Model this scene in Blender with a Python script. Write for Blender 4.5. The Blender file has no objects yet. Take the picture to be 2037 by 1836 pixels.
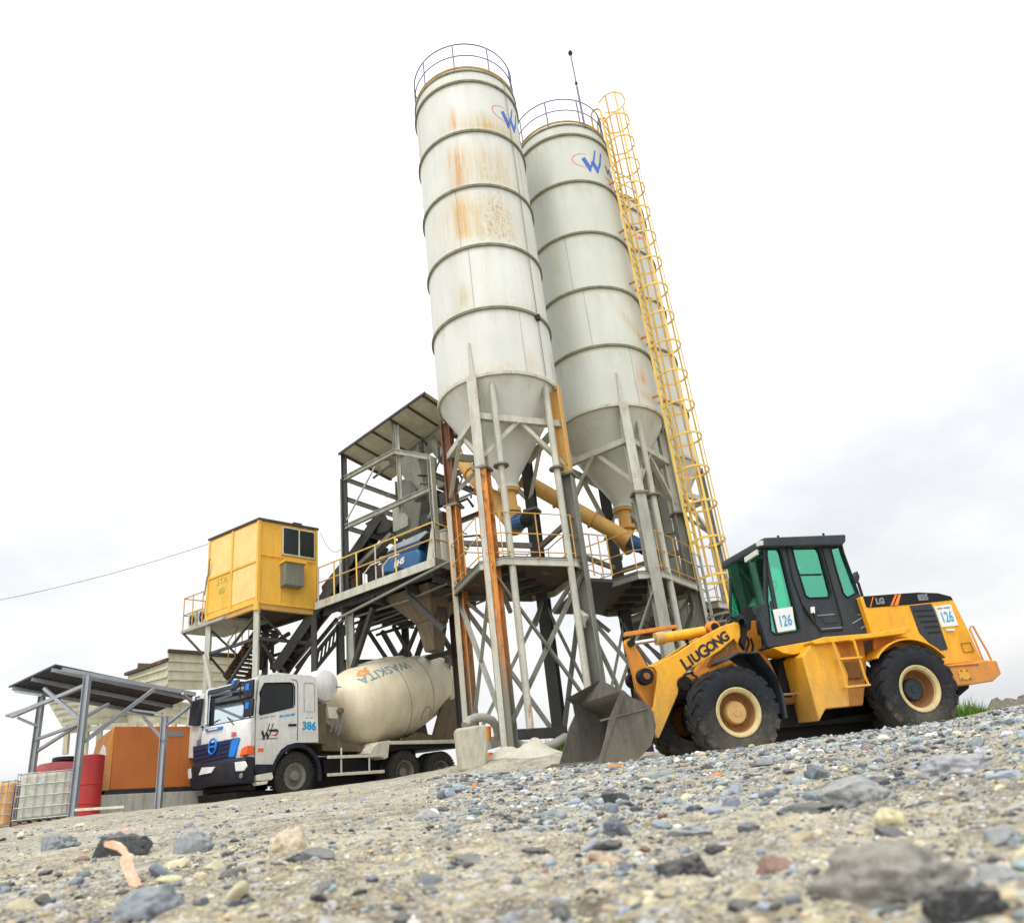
import bpy, math, random
import numpy as np
from mathutils import Vector, Matrix, noise
R_=math.radians
random.seed(7); rng=np.random.default_rng(7)
scene=bpy.context.scene
COL=scene.collection
# ------------------------------------------------------------------ camera
FPX=1671.4; PITCH=R_(25.53); ROLL=-R_(6.705); CX,CY=1018.5,918.0
_cp,_sp,_cr,_sr=math.cos(PITCH),math.sin(PITCH),math.cos(ROLL),math.sin(ROLL)
FW=np.array([0,_cp,_sp]); _U=np.array([0,-_sp,_cp]); _R=np.array([1.,0,0])
RV=_R*_cr+_U*_sr; UV=-_R*_sr+_U*_cr
cd=bpy.data.cameras.new('camera'); cam=bpy.data.objects.new('camera',cd); COL.objects.link(cam)
cd.sensor_width=36; cd.sensor_fit='HORIZONTAL'; cd.lens=36*FPX/2037; cd.clip_start=.05; cd.clip_end=3000
m=Matrix.Identity(4)
for i in range(3):
    m[i][0]=RV[i]; m[i][1]=UV[i]; m[i][2]=-FW[i]
cam.matrix_world=m
cd.dof.use_dof=True; cd.dof.focus_distance=13; cd.dof.aperture_fstop=5.2
scene.camera=cam
scene.view_settings.view_transform='Standard'; scene.view_settings.look='None'
scene.view_settings.exposure=0; scene.view_settings.gamma=1
def ray(p): return (p[0]-CX)/FPX*RV-(p[1]-CY)/FPX*UV+FW
def PZ(p,z): r=ray(p); return tuple(r*z/r[2])
def PD(p,d): r=ray(p); return tuple(r*d/math.hypot(r[0],r[1]))
def c1(x,y): return (x/2.6,1000+y/2.6)
def c2(x,y): return (350+x/3.106,1250+y/3.106)
def c3(x,y): return (350+x/3.365,980+y/3.365)
def c4(x,y): return (600+x/3.79,760+y/3.79)
def c5(x,y): return (850+x/3.365,720+y/3.365)
def c6(x,y): return (750+x/3.365,1130+y/3.365)
def c7(x,y): return (1080+x/2.11,1040+y/2.11)
def c7b(x,y): return (1240+x/5.608,1180+y/5.608)
def c7c(x,y): return (1400+x/5.048,1040+y/5.048)
def c8(x,y): return (780+x/3.568,50+y/3.568)
def c8b(x,y): return (1640+x/5.085,1150+y/5.085)
def c3b(x,y): return (820+x/3.605,450+y/3.605)
def c5b(x,y): return (1250+x/3.64,740+y/3.64)
def c4b(x,y): return (1180+x/4.55,360+y/4.55)
class Fr:
    """vertical local frame: x along the thing, y into depth, z up"""
    def __init__(s,o,ang,tilt=0):
        s.o=np.array(o,float); a=R_(ang); s.ang=a
        s.X=np.array([math.cos(a),math.sin(a),0]); s.Y=np.array([-math.sin(a),math.cos(a),0]); s.Z=np.array([0,0,1.]); b=R_(tilt); s.Y,s.Z=s.Y*math.cos(b)+s.Z*math.sin(b),s.Z*math.cos(b)-s.Y*math.sin(b)
    def w(s,x,y,z): return tuple(s.o+s.X*x+s.Y*y+s.Z*z)
    def loc(s,P): q=np.array(P)-s.o; return (q@s.X,q@s.Y,q@s.Z)
    def at(s,p,y=0):
        r=ray(p); t=(s.o@s.Y+y)/(r@s.Y); return s.loc(r*t)
    def atx(s,p,x):
        r=ray(p); t=(s.o@s.X+x)/(r@s.X); return s.loc(r*t)
    def xz(s,p,y=0): q=s.at(p,y); return (q[0],q[2])
# ------------------------------------------------------------------ objects
MATS={}
PARENT_INV={}
def tagit(o,label=None,cat=None,group=None,kind=None):
    if label: o['label']=label
    if cat: o['category']=cat
    if group: o['group']=group
    if kind: o['kind']=kind
    return o
def thing(name,loc,label,cat,group=None,rot=0):
    o=bpy.data.objects.new(name,None); COL.objects.link(o); o.empty_display_size=.2
    o.location=loc; o.rotation_euler=(0,0,rot)
    PARENT_INV[o.name]=(Matrix.Translation(Vector(loc))@Matrix.Rotation(rot,4,'Z')).inverted()
    return tagit(o,label,cat,group)
class MB:
    def __init__(s,f=None): s.v=[]; s.f=[]; s.sm=[]; s.mi=[]; s.fr=f; s.cur=0
    def P(s,p): return s.fr.w(*p) if s.fr else tuple(p)
    def add(s,vs,fs,smooth=False,raw=False):
        b=len(s.v); s.v+=[tuple(v) for v in vs] if raw else [s.P(v) for v in vs]
        s.f+=[tuple(b+i for i in f) for f in fs]; s.sm+=[smooth]*len(fs); s.mi+=[s.cur]*len(fs); return s
    def box(s,x0,x1,y0,y1,z0,z1):
        return s.add([(x0,y0,z0),(x1,y0,z0),(x1,y1,z0),(x0,y1,z0),(x0,y0,z1),(x1,y0,z1),(x1,y1,z1),(x0,y1,z1)],
            [(0,3,2,1),(4,5,6,7),(0,1,5,4),(1,2,6,5),(2,3,7,6),(3,0,4,7)])
    def prism(s,poly,y0,y1):
        """poly in local x,z ; extruded along y"""
        n=len(poly); vs=[(a,y0,b) for a,b in poly]+[(a,y1,b) for a,b in poly]
        fs=[tuple(range(n)),tuple(range(2*n-1,n-1,-1))]+[(i,i+n,(i+1)%n+n,(i+1)%n) for i in range(n)]
        return s.add(vs,fs)
    def slab(s,poly,z0,z1):
        n=len(poly); vs=[(a,b,z0) for a,b in poly]+[(a,b,z1) for a,b in poly]
        fs=[tuple(range(n-1,-1,-1)),tuple(range(n,2*n))]+[(i,(i+1)%n,(i+1)%n+n,i+n) for i in range(n)]
        return s.add(vs,fs)
    def sheet(s,quad,t=.02):
        """thick panel from coplanar world/local points, thickness along its normal"""
        q=[Vector(s.P(p)) for p in quad]; nrm=(q[1]-q[0]).cross(q[2]-q[0]).normalized()*t
        n=len(q); vs=[tuple(a) for a in q]+[tuple(a+nrm) for a in q]
        return s.add(vs,[tuple(range(n-1,-1,-1)),tuple(range(n,2*n))]+[(i,(i+1)%n,(i+1)%n+n,i+n) for i in range(n)],raw=True)
    def _basis(s,a,b,up=(0,0,1)):
        d=(b-a).normalized(); u=Vector(up)
        if abs(d.dot(u))>.95: u=Vector((1,0,0)) if up==(0,0,1) else Vector((0,0,1))
        x=d.cross(u).normalized(); y=x.cross(d).normalized(); return d,x,y
    def beam(s,a,b,w,h=None,up=(0,0,1)):
        h=h or w; a=Vector(s.P(a)); b=Vector(s.P(b)); d,x,y=s._basis(a,b,up); vs=[]
        for c in (a,b):
            for sx,sy in ((-1,-1),(1,-1),(1,1),(-1,1)): vs.append(c+x*(sx*w/2)+y*(sy*h/2))
        return s.add(vs,[(3,2,1,0),(4,5,6,7)]+[(i,(i+1)%4,(i+1)%4+4,i+4) for i in range(4)],raw=True)
    def ibeam(s,a,b,w,h,t=.02,up=(0,0,1)):
        a=Vector(s.P(a)); b=Vector(s.P(b)); d,x,y=s._basis(a,b,up)
        o=[(-w/2,-h/2),(w/2,-h/2),(w/2,-h/2+t),(t/2,-h/2+t),(t/2,h/2-t),(w/2,h/2-t),(w/2,h/2),(-w/2,h/2),(-w/2,h/2-t),(-t/2,h/2-t),(-t/2,-h/2+t),(-w/2,-h/2+t)]
        vs=[c+x*p+y*q for c in (a,b) for p,q in o]; n=12
        return s.add(vs,[tuple(range(n-1,-1,-1)),tuple(range(n,2*n))]+[(i,(i+1)%n,(i+1)%n+n,i+n) for i in range(n)],raw=True)
    def angle(s,a,b,w,t=.012,up=(0,0,1),flip=1):
        a=Vector(s.P(a)); b=Vector(s.P(b)); d,x,y=s._basis(a,b,up)
        o=[(0,0),(w*flip,0),(w*flip,t),(t*flip,t),(t*flip,w),(0,w)]
        vs=[c+x*p+y*q for c in (a,b) for p,q in o]; n=6
        return s.add(vs,[tuple(range(n-1,-1,-1)),tuple(range(n,2*n))]+[(i,(i+1)%n,(i+1)%n+n,i+n) for i in range(n)],raw=True)
    def tube(s,pts,r,n=8,cap=True,closed=False):
        pts=[Vector(s.P(p)) for p in pts]; m_=len(pts); rs=r if isinstance(r,(list,tuple)) else [r]*m_
        vs=[]; prev=None
        for i,p in enumerate(pts):
            if closed: d=(pts[(i+1)%m_]-pts[i-1]).normalized()
            else: d=(pts[min(i+1,m_-1)]-pts[max(i-1,0)]).normalized()
            if prev is None:
                u=Vector((0,0,1)) if abs(d.z)<.9 else Vector((1,0,0)); x=d.cross(u).normalized()
            else: x=(prev-d*prev.dot(d)).normalized()
            prev=x; y=d.cross(x)
            for k in range(n):
                a=2*math.pi*k/n; vs.append(p+(x*math.cos(a)+y*math.sin(a))*rs[i])
        fs=[]
        for i in range(m_ if closed else m_-1):
            j=(i+1)%m_
            for k in range(n): fs.append((i*n+k,i*n+(k+1)%n,j*n+(k+1)%n,j*n+k))
        s.add(vs,fs,smooth=True,raw=True)
        if cap and not closed:
            b=len(s.v)-len(vs); s.f+=[tuple(b+k for k in range(n-1,-1,-1)),tuple(b+(m_-1)*n+k for k in range(n))]; s.sm+=[False]*2; s.mi+=[s.cur]*2
        return s
    def lathe(s,prof,c,axis=(0,0,1),n=32,smooth=True,a0=0,a1=2*math.pi):
        """prof: list of (radius, offset along axis); centre c, axis given in world/frame"""
        c=Vector(s.P(c)); ax=Vector(axis)
        if s.fr: ax=Vector(tuple(s.fr.X*ax[0]+s.fr.Y*ax[1]+s.fr.Z*ax[2]))
        ax.normalize(); u=Vector((0,0,1)) if abs(ax.z)<.9 else Vector((1,0,0)); x=ax.cross(u).normalized(); y=ax.cross(x)
        if abs(ax.z)>.9: x=Vector((1,0,0)); y=Vector((0,1,0))*(1 if ax.z>0 else -1)
        full=abs(a1-a0-2*math.pi)<1e-6; nn=n if full else n+1; vs=[]
        for r,h in prof:
            for k in range(nn):
                a=a0+(a1-a0)*k/n; vs.append(c+ax*h+(x*math.cos(a)+y*math.sin(a))*r)
        fs=[]
        for i in range(len(prof)-1):
            for k in range(n):
                k2=(k+1)%nn; fs.append((i*nn+k,i*nn+k2,(i+1)*nn+k2,(i+1)*nn+k))
        return s.add(vs,fs,smooth=smooth,raw=True)
    def build(s,name,mat,parent=None,bevel=0,label=None,sharp=35):
        me=bpy.data.meshes.new(name)
        v=s.v
        inv=None
        if parent is not None:
            q=parent
            while q.parent: q=q.parent
            inv=PARENT_INV.get(q.name)
        if inv is not None: v=[tuple(inv@Vector(p)) for p in v]
        me.from_pydata(v,[],s.f); me.validate()
        mats=mat if isinstance(mat,(list,tuple)) else [mat]
        for mm in mats: me.materials.append(MATS[mm] if isinstance(mm,str) else mm)
        if len(me.polygons)==len(s.f):
            me.polygons.foreach_set('use_smooth',s.sm)
            if len(mats)>1: me.polygons.foreach_set('material_index',s.mi)
        if any(s.sm) or bevel:
            try: me.set_sharp_from_angle(angle=R_(sharp))
            except Exception: pass
        me.update()
        o=bpy.data.objects.new(name,me); COL.objects.link(o)
        if parent is not None: o.parent=parent
        if label: o['label']=label
        if bevel:
            b=o.modifiers.new('bevel','BEVEL'); b.width=bevel; b.segments=2; b.limit_method='ANGLE'; b.angle_limit=R_(40); b.harden_normals=False
        return o
def arc(cx,cy,r,a0,a1,n): return [(cx+r*math.cos(R_(a0+(a1-a0)*i/n)),cy+r*math.sin(R_(a0+(a1-a0)*i/n))) for i in range(n+1)]
def text2d(body,size=1,bold=0.0,shear=0,sub=0,spacing=1):
    cu=bpy.data.curves.new('t','FONT'); cu.body=body; cu.size=size; cu.align_x='CENTER'; cu.align_y='CENTER'; cu.offset=bold; cu.shear=shear; cu.space_character=spacing; cu.resolution_u=3
    o=bpy.data.objects.new('t',cu); COL.objects.link(o); dg=bpy.context.evaluated_depsgraph_get(); dg.update()
    me=bpy.data.meshes.new_from_object(o.evaluated_get(dg))
    import bmesh
    bm=bmesh.new(); bm.from_mesh(me); bmesh.ops.triangulate(bm,faces=bm.faces[:])
    for _ in range(sub): bmesh.ops.subdivide_edges(bm,edges=bm.edges[:],cuts=1)
    bm.verts.ensure_lookup_table(); vs=[(v.co.x,v.co.y) for v in bm.verts]; fs=[tuple(v.index for v in f.verts) for f in bm.faces]
    bm.free(); bpy.data.objects.remove(o); bpy.data.curves.remove(cu); bpy.data.meshes.remove(me)
    return vs,fs
def decal(mb,vf,fn,flip=False):
    vs,fs=vf; mb.add([fn(a,b) for a,b in vs],[f[::-1] for f in fs] if flip else fs)
def poly2d(pts,sub=0):
    """a filled outline as triangles, subdivided so that it can wrap"""
    import bmesh
    bm=bmesh.new(); f=bm.faces.new([bm.verts.new((a,b,0)) for a,b in pts]); bmesh.ops.triangulate(bm,faces=[f])
    for _ in range(sub): bmesh.ops.subdivide_edges(bm,edges=bm.edges[:],cuts=1)
    bm.verts.ensure_lookup_table(); vs=[(v.co.x,v.co.y) for v in bm.verts]; fs=[tuple(v.index for v in q.verts) for q in bm.faces]; bm.free(); return vs,fs
# ------------------------------------------------------------------ materials
class NT:
    def __init__(s,name):
        s.m=bpy.data.materials.new(name); s.m.use_nodes=True; s.t=s.m.node_tree; s.n=s.t.nodes; s.l=s.t.links
        s.b=s.n['Principled BSDF']; s.tc=s.n.new('ShaderNodeTexCoord')
    def N(s,k,**a):
        q=s.n.new(k)
        for i,v in a.items(): setattr(q,i,v)
        return q
    def L(s,a,b): s.l.new(a,b)
    def val(s,x,sock):
        if hasattr(x,'links') or hasattr(x,'is_linked'): s.L(x,sock)
        else: sock.default_value=x
    def math(s,op,a,b=0,c=None):
        q=s.N('ShaderNodeMath',operation=op); s.val(a,q.inputs[0]); s.val(b,q.inputs[1])
        if c is not None: s.val(c,q.inputs[2])
        return q.outputs[0]
    def noise(s,scale,detail=6,rough=.6,vec=None,st=(1,1,1)):
        mp=s.N('ShaderNodeMapping'); mp.inputs['Scale'].default_value=st; s.L(vec or s.tc.outputs['Object'],mp.inputs[0])
        q=s.N('ShaderNodeTexNoise'); q.inputs['Scale'].default_value=scale; q.inputs['Detail'].default_value=detail; q.inputs['Roughness'].default_value=rough
        s.L(mp.outputs[0],q.inputs['Vector']); return q.outputs['Fac']
    def ramp(s,f,a,b,lo=0,hi=1):
        q=s.N('ShaderNodeMapRange'); q.clamp=True; s.val(f,q.inputs[0]); q.inputs[1].default_value=a; q.inputs[2].default_value=b; q.inputs[3].default_value=lo; q.inputs[4].default_value=hi; return q.outputs[0]
    def mix(s,f,a,b):
        q=s.N('ShaderNodeMix',data_type='RGBA'); s.val(f,q.inputs['Factor'])
        for x,k in ((a,'A'),(b,'B')):
            sk=[i for i in q.inputs if i.name==k and i.type=='RGBA'][0]
            if isinstance(x,(tuple,list)): sk.default_value=(*x[:3],1)
            else: s.L(x,sk)
        return [o for o in q.outputs if o.type=='RGBA'][0]
    def bump(s,h,st=.3,dist=.01):
        q=s.N('ShaderNodeBump'); q.inputs['Strength'].default_value=st; q.inputs['Distance'].default_value=dist; s.L(h,q.inputs['Height']); s.L(q.outputs[0],s.b.inputs['Normal'])
    def done(s,col,rough=.5,metal=0):
        s.val(col if not isinstance(col,(tuple,list)) else (*col,1),s.b.inputs['Base Color']); s.val(rough,s.b.inputs['Roughness']); s.b.inputs['Metallic'].default_value=metal
        MATS[s.m.name]=s.m; return s.m
def paint(name,col,dirt=(.16,.12,.08),damt=.5,rust=(.25,.08,.02),ramt=.0,rough=.45,scale=1.0,streak=True,metal=0,bump=.1,spec=.5,low=0,lowz=(.2,1.3)):
    t=NT(name)
    n1=t.noise(1.6*scale,8,.65); n2=t.noise(6*scale,8,.7,st=(1,1,.18) if streak else (1,1,1)); n3=t.noise(30*scale,5,.7)
    c=t.mix(t.ramp(n1,.3,.75),[x*.86 for x in col],[min(1,x*1.08) for x in col])
    d=t.math('MULTIPLY',t.ramp(t.math('ADD',t.math('MULTIPLY',n2,.7),t.math('MULTIPLY',n3,.35)),.46,.74),damt)
    c=t.mix(d,c,dirt)
    if ramt>0:
        r=t.noise(2.3*scale,9,.75,st=(1,1,.35 if streak else 1)); r2=t.noise(13*scale,6,.8)
        f=t.ramp(t.math('ADD',t.math('MULTIPLY',r,.75),t.math('MULTIPLY',r2,.25)),.66-.26*ramt,.70-.2*ramt)
        c=t.mix(f,c,t.mix(r2,rust,[min(1,x*2.0) for x in rust]))
    if low>0:
        sp=t.N('ShaderNodeSeparateXYZ'); t.L(t.tc.outputs['Object'],sp.inputs[0]); n4=t.noise(3,8,.75)
        zz=t.math('ADD',sp.outputs[2],t.math('MULTIPLY',t.math('SUBTRACT',n4,.5),1.4))
        c=t.mix(t.math('MULTIPLY',t.ramp(zz,lowz[0],lowz[1],1,0),low),c,(.27,.235,.17)); n5=t.noise(20,7,.85); n6=t.noise(55,5,.8)
        c=t.mix(t.math('MULTIPLY',t.math('MULTIPLY',t.ramp(n5,.56,.60),t.ramp(zz,lowz[0],lowz[1]+.5,1,0)),min(1,low*1.6)),c,(.22,.185,.13)); c=t.mix(t.math('MULTIPLY',t.ramp(n6,.68,.70),.55),c,(.07,.05,.035))
    t.b.inputs['Specular IOR Level'].default_value=spec
    if bump: t.bump(n3,bump,.01)
    return t.done(c,t.ramp(n2,.3,.8,rough*.8,min(1,rough*1.5)),metal)
# ------------------------------------------------------------------ sky and light
w=bpy.data.worlds.new('World'); scene.world=w; w.use_nodes=True
nt=w.node_tree; nn=nt.nodes; ll=nt.links; bg=nn['Background']
sky=nn.new('ShaderNodeTexSky'); sky.sky_type='NISHITA'; sky.sun_disc=False
SUN_EL,SUN_AZ=R_(58),R_(205)     # azimuth clockwise from +Y: behind the camera, a little to the left
sky.sun_elevation=SUN_EL; sky.sun_rotation=SUN_AZ; sky.air_density=2; sky.dust_density=4
tc=nn.new('ShaderNodeTexCoord'); sep=nn.new('ShaderNodeSeparateXYZ'); ll.new(tc.outputs['Generated'],sep.inputs[0])
mp=nn.new('ShaderNodeMapping'); mp.inputs['Scale'].default_value=(1,1,2.2); mp.inputs['Location'].default_value=(.4,.1,.3); ll.new(tc.outputs['Generated'],mp.inputs[0])
nz=nn.new('ShaderNodeTexNoise'); nz.inputs['Scale'].default_value=2.1; nz.inputs['Detail'].default_value=7; nz.inputs['Roughness'].default_value=.55; ll.new(mp.outputs[0],nz.inputs['Vector'])
def wr(f,a,b,c,d):
    q=nn.new('ShaderNodeMapRange'); q.clamp=True; ll.new(f,q.inputs[0])
    for i,v in enumerate((a,b,c,d)): q.inputs[i+1].default_value=v
    return q.outputs[0]
def wm(op,a,b):
    q=nn.new('ShaderNodeMath'); q.operation=op
    for i,v in enumerate((a,b)):
        if isinstance(v,(int,float)): q.inputs[i].default_value=v
        else: ll.new(v,q.inputs[i])
    return q.outputs[0]
cloud=wr(nz.outputs['Fac'],.37,.60,.80,1.0)
# overcast: brighter towards the zenith and towards the veiled sun behind the camera
up=wr(sep.outputs['Z'],0,1,.92,1.9)
bk=wr(wm('MULTIPLY',sep.outputs['Y'],-1),-.3,1,0,1.1)
val=wm('MULTIPLY',wm('ADD',up,bk),cloud)
cc=nn.new('ShaderNodeMix'); cc.data_type='RGBA'; ll.new(cloud,cc.inputs[0]) if False else None
tint=nn.new('ShaderNodeMix'); tint.data_type='RGBA'; ll.new(wr(nz.outputs['Fac'],.36,.60,0,1),tint.inputs[0]); tint.inputs[6].default_value=(.93,.96,1,1); tint.inputs[7].default_value=(1,1,1,1)
vs_=nn.new('ShaderNodeVectorMath'); vs_.operation='SCALE'; ll.new(tint.outputs[2],vs_.inputs[0]); ll.new(val,vs_.inputs['Scale'])
sk=nn.new('ShaderNodeVectorMath'); sk.operation='SCALE'; ll.new(sky.outputs[0],sk.inputs[0]); sk.inputs['Scale'].default_value=.10
mx=nn.new('ShaderNodeMix'); mx.data_type='RGBA'; mx.inputs[0].default_value=.9; ll.new(sk.outputs[0],mx.inputs[6]); ll.new(vs_.outputs[0],mx.inputs[7])
ll.new(mx.outputs[2],bg.inputs['Color']); bg.inputs['Strength'].default_value=1.0
ld=bpy.data.lights.new('sun','SUN'); lo=bpy.data.objects.new('sun',ld); COL.objects.link(lo); ld.energy=1.3; ld.angle=R_(14); ld.color=(1,.97,.92)
sd=Vector((math.sin(SUN_AZ)*math.cos(SUN_EL),math.cos(SUN_AZ)*math.cos(SUN_EL),math.sin(SUN_EL)))
lo.rotation_euler=sd.to_track_quat('Z','Y').to_euler()
# ------------------------------------------------------------------ ground
TAB=np.array([ # azimuth, crest distance, crest elevation deg, where it starts rising, plateau distance, plateau height
(-60,19,4.6,19,24,1.7),(-40,19,4.65,19,23,1.75),(-32,19,4.75,19,22.5,1.82),(-28,19,5.12,19.2,22,1.88),(-22,18.5,5.25,18.6,20.5,1.88),(-16,17.5,5.5,17.6,19.5,1.87),
(-10,16.5,5.6,16.6,18.5,1.85),(-5,15.5,5.7,15.6,17,1.85),(-2,14.5,5.5,14.8,16.6,1.85),(1,13,5.25,13.8,16.8,1.83),(5,12.3,5.15,13.2,17.5,1.75),
(11,12,5.1,13.6,18.5,1.62),(20,13,5.0,15,20.0,1.6),(24,13.2,4.9,15.6,20.5,1.5),(28,13.8,5.1,17,21,1.4),(45,14,5.1,17,21,1.35),(60,14,5,17,22,1.3)])
def ground(x,y,rough=True):
    d=math.hypot(x,y); a=math.degrees(math.atan2(x,y)); a=max(-60,min(60,a))
    dc,E,ds,dp,zp=[float(np.interp(a,TAB[:,0],TAB[:,i])) for i in range(1,6)]
    zc=dc*math.tan(R_(E))
    if d<dc: t=max(0,(d-.4)/(dc-.4)); z=-.13+(zc+.13)*t
    elif d<ds: z=zc
    else: t=min(1,(d-ds)/(dp-ds)); z=zc+(zp-zc)*t*t*(3-2*t)
    if y<0: z=z*max(0,1+y/ (d+.01))+(-.13)*min(1,-y/(d+.01))
    if rough:
        k=min(1,d/10); f=1 if d<dc else max(.3,1-(d-dc)*.4)
        z+=(noise.noise(Vector((x*1.1,y*1.1,0)))*.035*k+noise.noise(Vector((x*4,y*4,3)))*(.016+.006*k)+noise.noise(Vector((x*15,y*15,9)))*.008*(1 if d<6 else .25)+((abs(noise.noise(Vector((x*38,y*38,5))))*.006+(abs(noise.noise(Vector((x*6.5,y*6.5,15))))-.2)*.035*min(1,d/1.2)*max(0,1-d/5)) if d<5 else 0))*f
    return z
azs=np.concatenate([np.arange(-180,-46,6),np.arange(-46,46,.2),np.arange(46,180,6)])
ds_=[.02,.1,.2,.3]
while ds_[-1]<4.5: ds_.append(ds_[-1]*1.010)
while ds_[-1]<26: ds_.append(ds_[-1]*1.021)
while ds_[-1]<3500: ds_.append(ds_[-1]*1.3)
gv=[];gf=[];na=len(azs)
for d in ds_:
    for a in azs:
        x=d*math.sin(R_(a)); y=d*math.cos(R_(a)); gv.append((x,y,ground(x,y)))
for i in range(len(ds_)-1):
    for k in range(na):
        k2=(k+1)%na; gf.append((i*na+k,(i+1)*na+k,(i+1)*na+k2,i*na+k2))
gf.append(tuple(range(na)))
t=NT('gravel_ground')
nA=t.noise(.55,6,.6); nB=t.noise(5,8,.7); nC=t.noise(55,6,.75)
vo=t.N('ShaderNodeTexVoronoi'); vo.inputs['Scale'].default_value=55; t.L(t.tc.outputs['Object'],vo.inputs['Vector'])
vo2=t.N('ShaderNodeTexVoronoi'); vo2.inputs['Scale'].default_value=190; t.L(t.tc.outputs['Object'],vo2.inputs['Vector'])
c=t.mix(t.ramp(nB,.32,.68),(.23,.185,.115),(.66,.56,.34))
c=t.mix(t.math('MULTIPLY',t.ramp(nA,.42,.65),.8),c,(.56,.54,.46))
nD=t.noise(14,9,.8); nE=t.noise(1.7,7,.75); c=t.mix(t.math('MULTIPLY',t.ramp(t.math('ADD',t.math('MULTIPLY',nD,.6),t.math('MULTIPLY',nE,.4)),.47,.57),.88),c,(.10,.08,.052)); c=t.mix(t.math('MULTIPLY',t.ramp(nD,.40,.30),.75),c,(.84,.79,.64))
pc=t.N('ShaderNodeSeparateColor'); t.L(vo.outputs['Color'],pc.inputs[0])
g=t.mix(pc.outputs[0],(.07,.08,.09),(.62,.62,.58))
c=t.mix(t.math('MULTIPLY',t.ramp(pc.outputs[1],.68,.72),.7),c,g)
pc2=t.N('ShaderNodeSeparateColor'); t.L(vo2.outputs['Color'],pc2.inputs[0])
c=t.mix(t.math('MULTIPLY',t.ramp(pc2.outputs[1],.6,.66),.6),c,t.mix(pc2.outputs[0],(.05,.045,.035),(.80,.75,.62)))
h=t.math('ADD',t.math('MULTIPLY',vo.outputs['Distance'],-.8),t.math('ADD',nC,t.math('MULTIPLY',vo2.outputs['Distance'],-.6)))
t.bump(h,.8,.010); t.done(c,.95)
gm=MB(); gm.v=gv; gm.f=gf; gm.sm=[True]*len(gf); gm.mi=[0]*len(gf)
go=gm.build('ground','gravel_ground'); tagit(go,None,None,None,'structure')
go['label']='sloping yard of pale sandy dirt rising from the camera to the concrete plant'
# ------------------------------------------------------------------ stones
import bmesh
def ico(level,seed,ang):
    bm=bmesh.new(); bmesh.ops.create_icosphere(bm,subdivisions=level,radius=1)
    o=Vector((seed*7.3,seed*3.1,seed*1.7)); r=random.Random(seed)
    planes=[(Vector((r.gauss(0,1),r.gauss(0,1),r.gauss(0,1))).normalized(),r.uniform(.55,.85)) for _ in range(9 if ang else 3)]
    for v in bm.verts:
        n=v.co.normalized(); k=1+.28*noise.noise(n*1.3+o)+(.10 if ang else .05)*noise.noise(n*3.7+o)+((.16*noise.noise(n*3.4+o)+.10*abs(noise.noise(n*7+o))+.05*noise.noise(n*15+o)+.03*noise.noise(n*33+o)) if level>3 else 0)
        p=n*k
        for pn,pd in planes:
            q=p.dot(pn)
            if q>pd: p=p-pn*(q-pd)*(.9 if ang else .6)
        v.co=p
    vs=np.array([v.co[:] for v in bm.verts]); fs=np.array([[v.index for v in f.verts] for f in bm.faces]); bm.free(); return vs,fs
PR={1:[ico(1,s,True) for s in range(6)],2:[ico(2,s+10,s%4!=0) for s in range(8)],3:[ico(3,s+30,s%4!=0) for s in range(8)]}
PAL=np.array([(.24,.29,.335),(.12,.145,.17),(.035,.04,.05),(.36,.39,.41),(.54,.47,.31),(.72,.70,.62),(.24,.14,.09),(.42,.35,.23)])
def pal(blue):
    p=np.array([.28,.25,.19,.15,.05,.03,.01,.04]) if blue else np.array([.08,.10,.20,.09,.24,.07,.03,.19])
    k=rng.choice(8,p=p/p.sum()); return np.clip(PAL[k]*rng.uniform(.75,1.35)*(1+rng.uniform(-.06,.06,3)),0,1)
sv=[];sf=[];sc_=[];ssm=[];off=0
def put(x,y,s,col,lvl,flat=.6,zoff=0):
    global off
    vs,fs=PR[lvl][rng.integers(len(PR[lvl]))]
    S=np.array([s*rng.uniform(.8,1.35),s*rng.uniform(.65,1.1),s*flat*rng.uniform(.65,1.25)])
    a=rng.uniform(0,6.28); b=rng.normal(0,.3); ca,sa,cb,sb=math.cos(a),math.sin(a),math.cos(b),math.sin(b)
    v=vs*S; v=np.stack([v[:,0]*cb-v[:,2]*sb,v[:,1],v[:,0]*sb+v[:,2]*cb],1); v=np.stack([v[:,0]*ca-v[:,1]*sa,v[:,0]*sa+v[:,1]*ca,v[:,2]],1)
    v+=np.array([x,y,ground(x,y)+s*flat*rng.uniform(-.15,.3)+zoff])
    sv.append(v); sf.append(fs+off); ssm.append(np.full(len(fs),bool(rng.random()<.25 and lvl>1))); off+=len(vs); sc_.append(np.repeat(np.append(col,1)[None],len(vs),0))
def zone(a,d):
    """how thickly the loose stone lies here, and whether it is the blue-grey crushed kind"""
    n=noise.noise(Vector((a*.12,d*.5,4)))
    if a>-6+n*8 and 2.2<d<12: return (.9,True)
    if d>=3.2: return (.13 if a<-8 else .4,n>0)
    return (max(.08,.38+1.0*n),rng.random()<.22)
for i in range(78000):
    a=rng.uniform(-36,36)
    d=1/rng.uniform(1/12.5,1/.62) if i%2 else math.exp(rng.uniform(math.log(1.5),math.log(13)))
    den,blue=zone(a,d)
    if rng.random()>den: continue
    x=d*math.sin(R_(a)); y=d*math.cos(R_(a))
    lo_=max(.0012,d*.00092); s=min(.045 if blue and d>2 else .012,lo_*math.exp(abs(rng.normal(0,.72 if d>1.6 else .85))))
    if not blue and d>3: s=min(s,.014)
    if rng.random()<.012 and d<6: s=rng.uniform(.011,.024)*min(1.3,d/1.6)
    px=s/d*840; lvl=1 if px<2.5 else (2 if px<9 else 3)
    put(x,y,s,pal(blue),lvl,.62)
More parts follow.
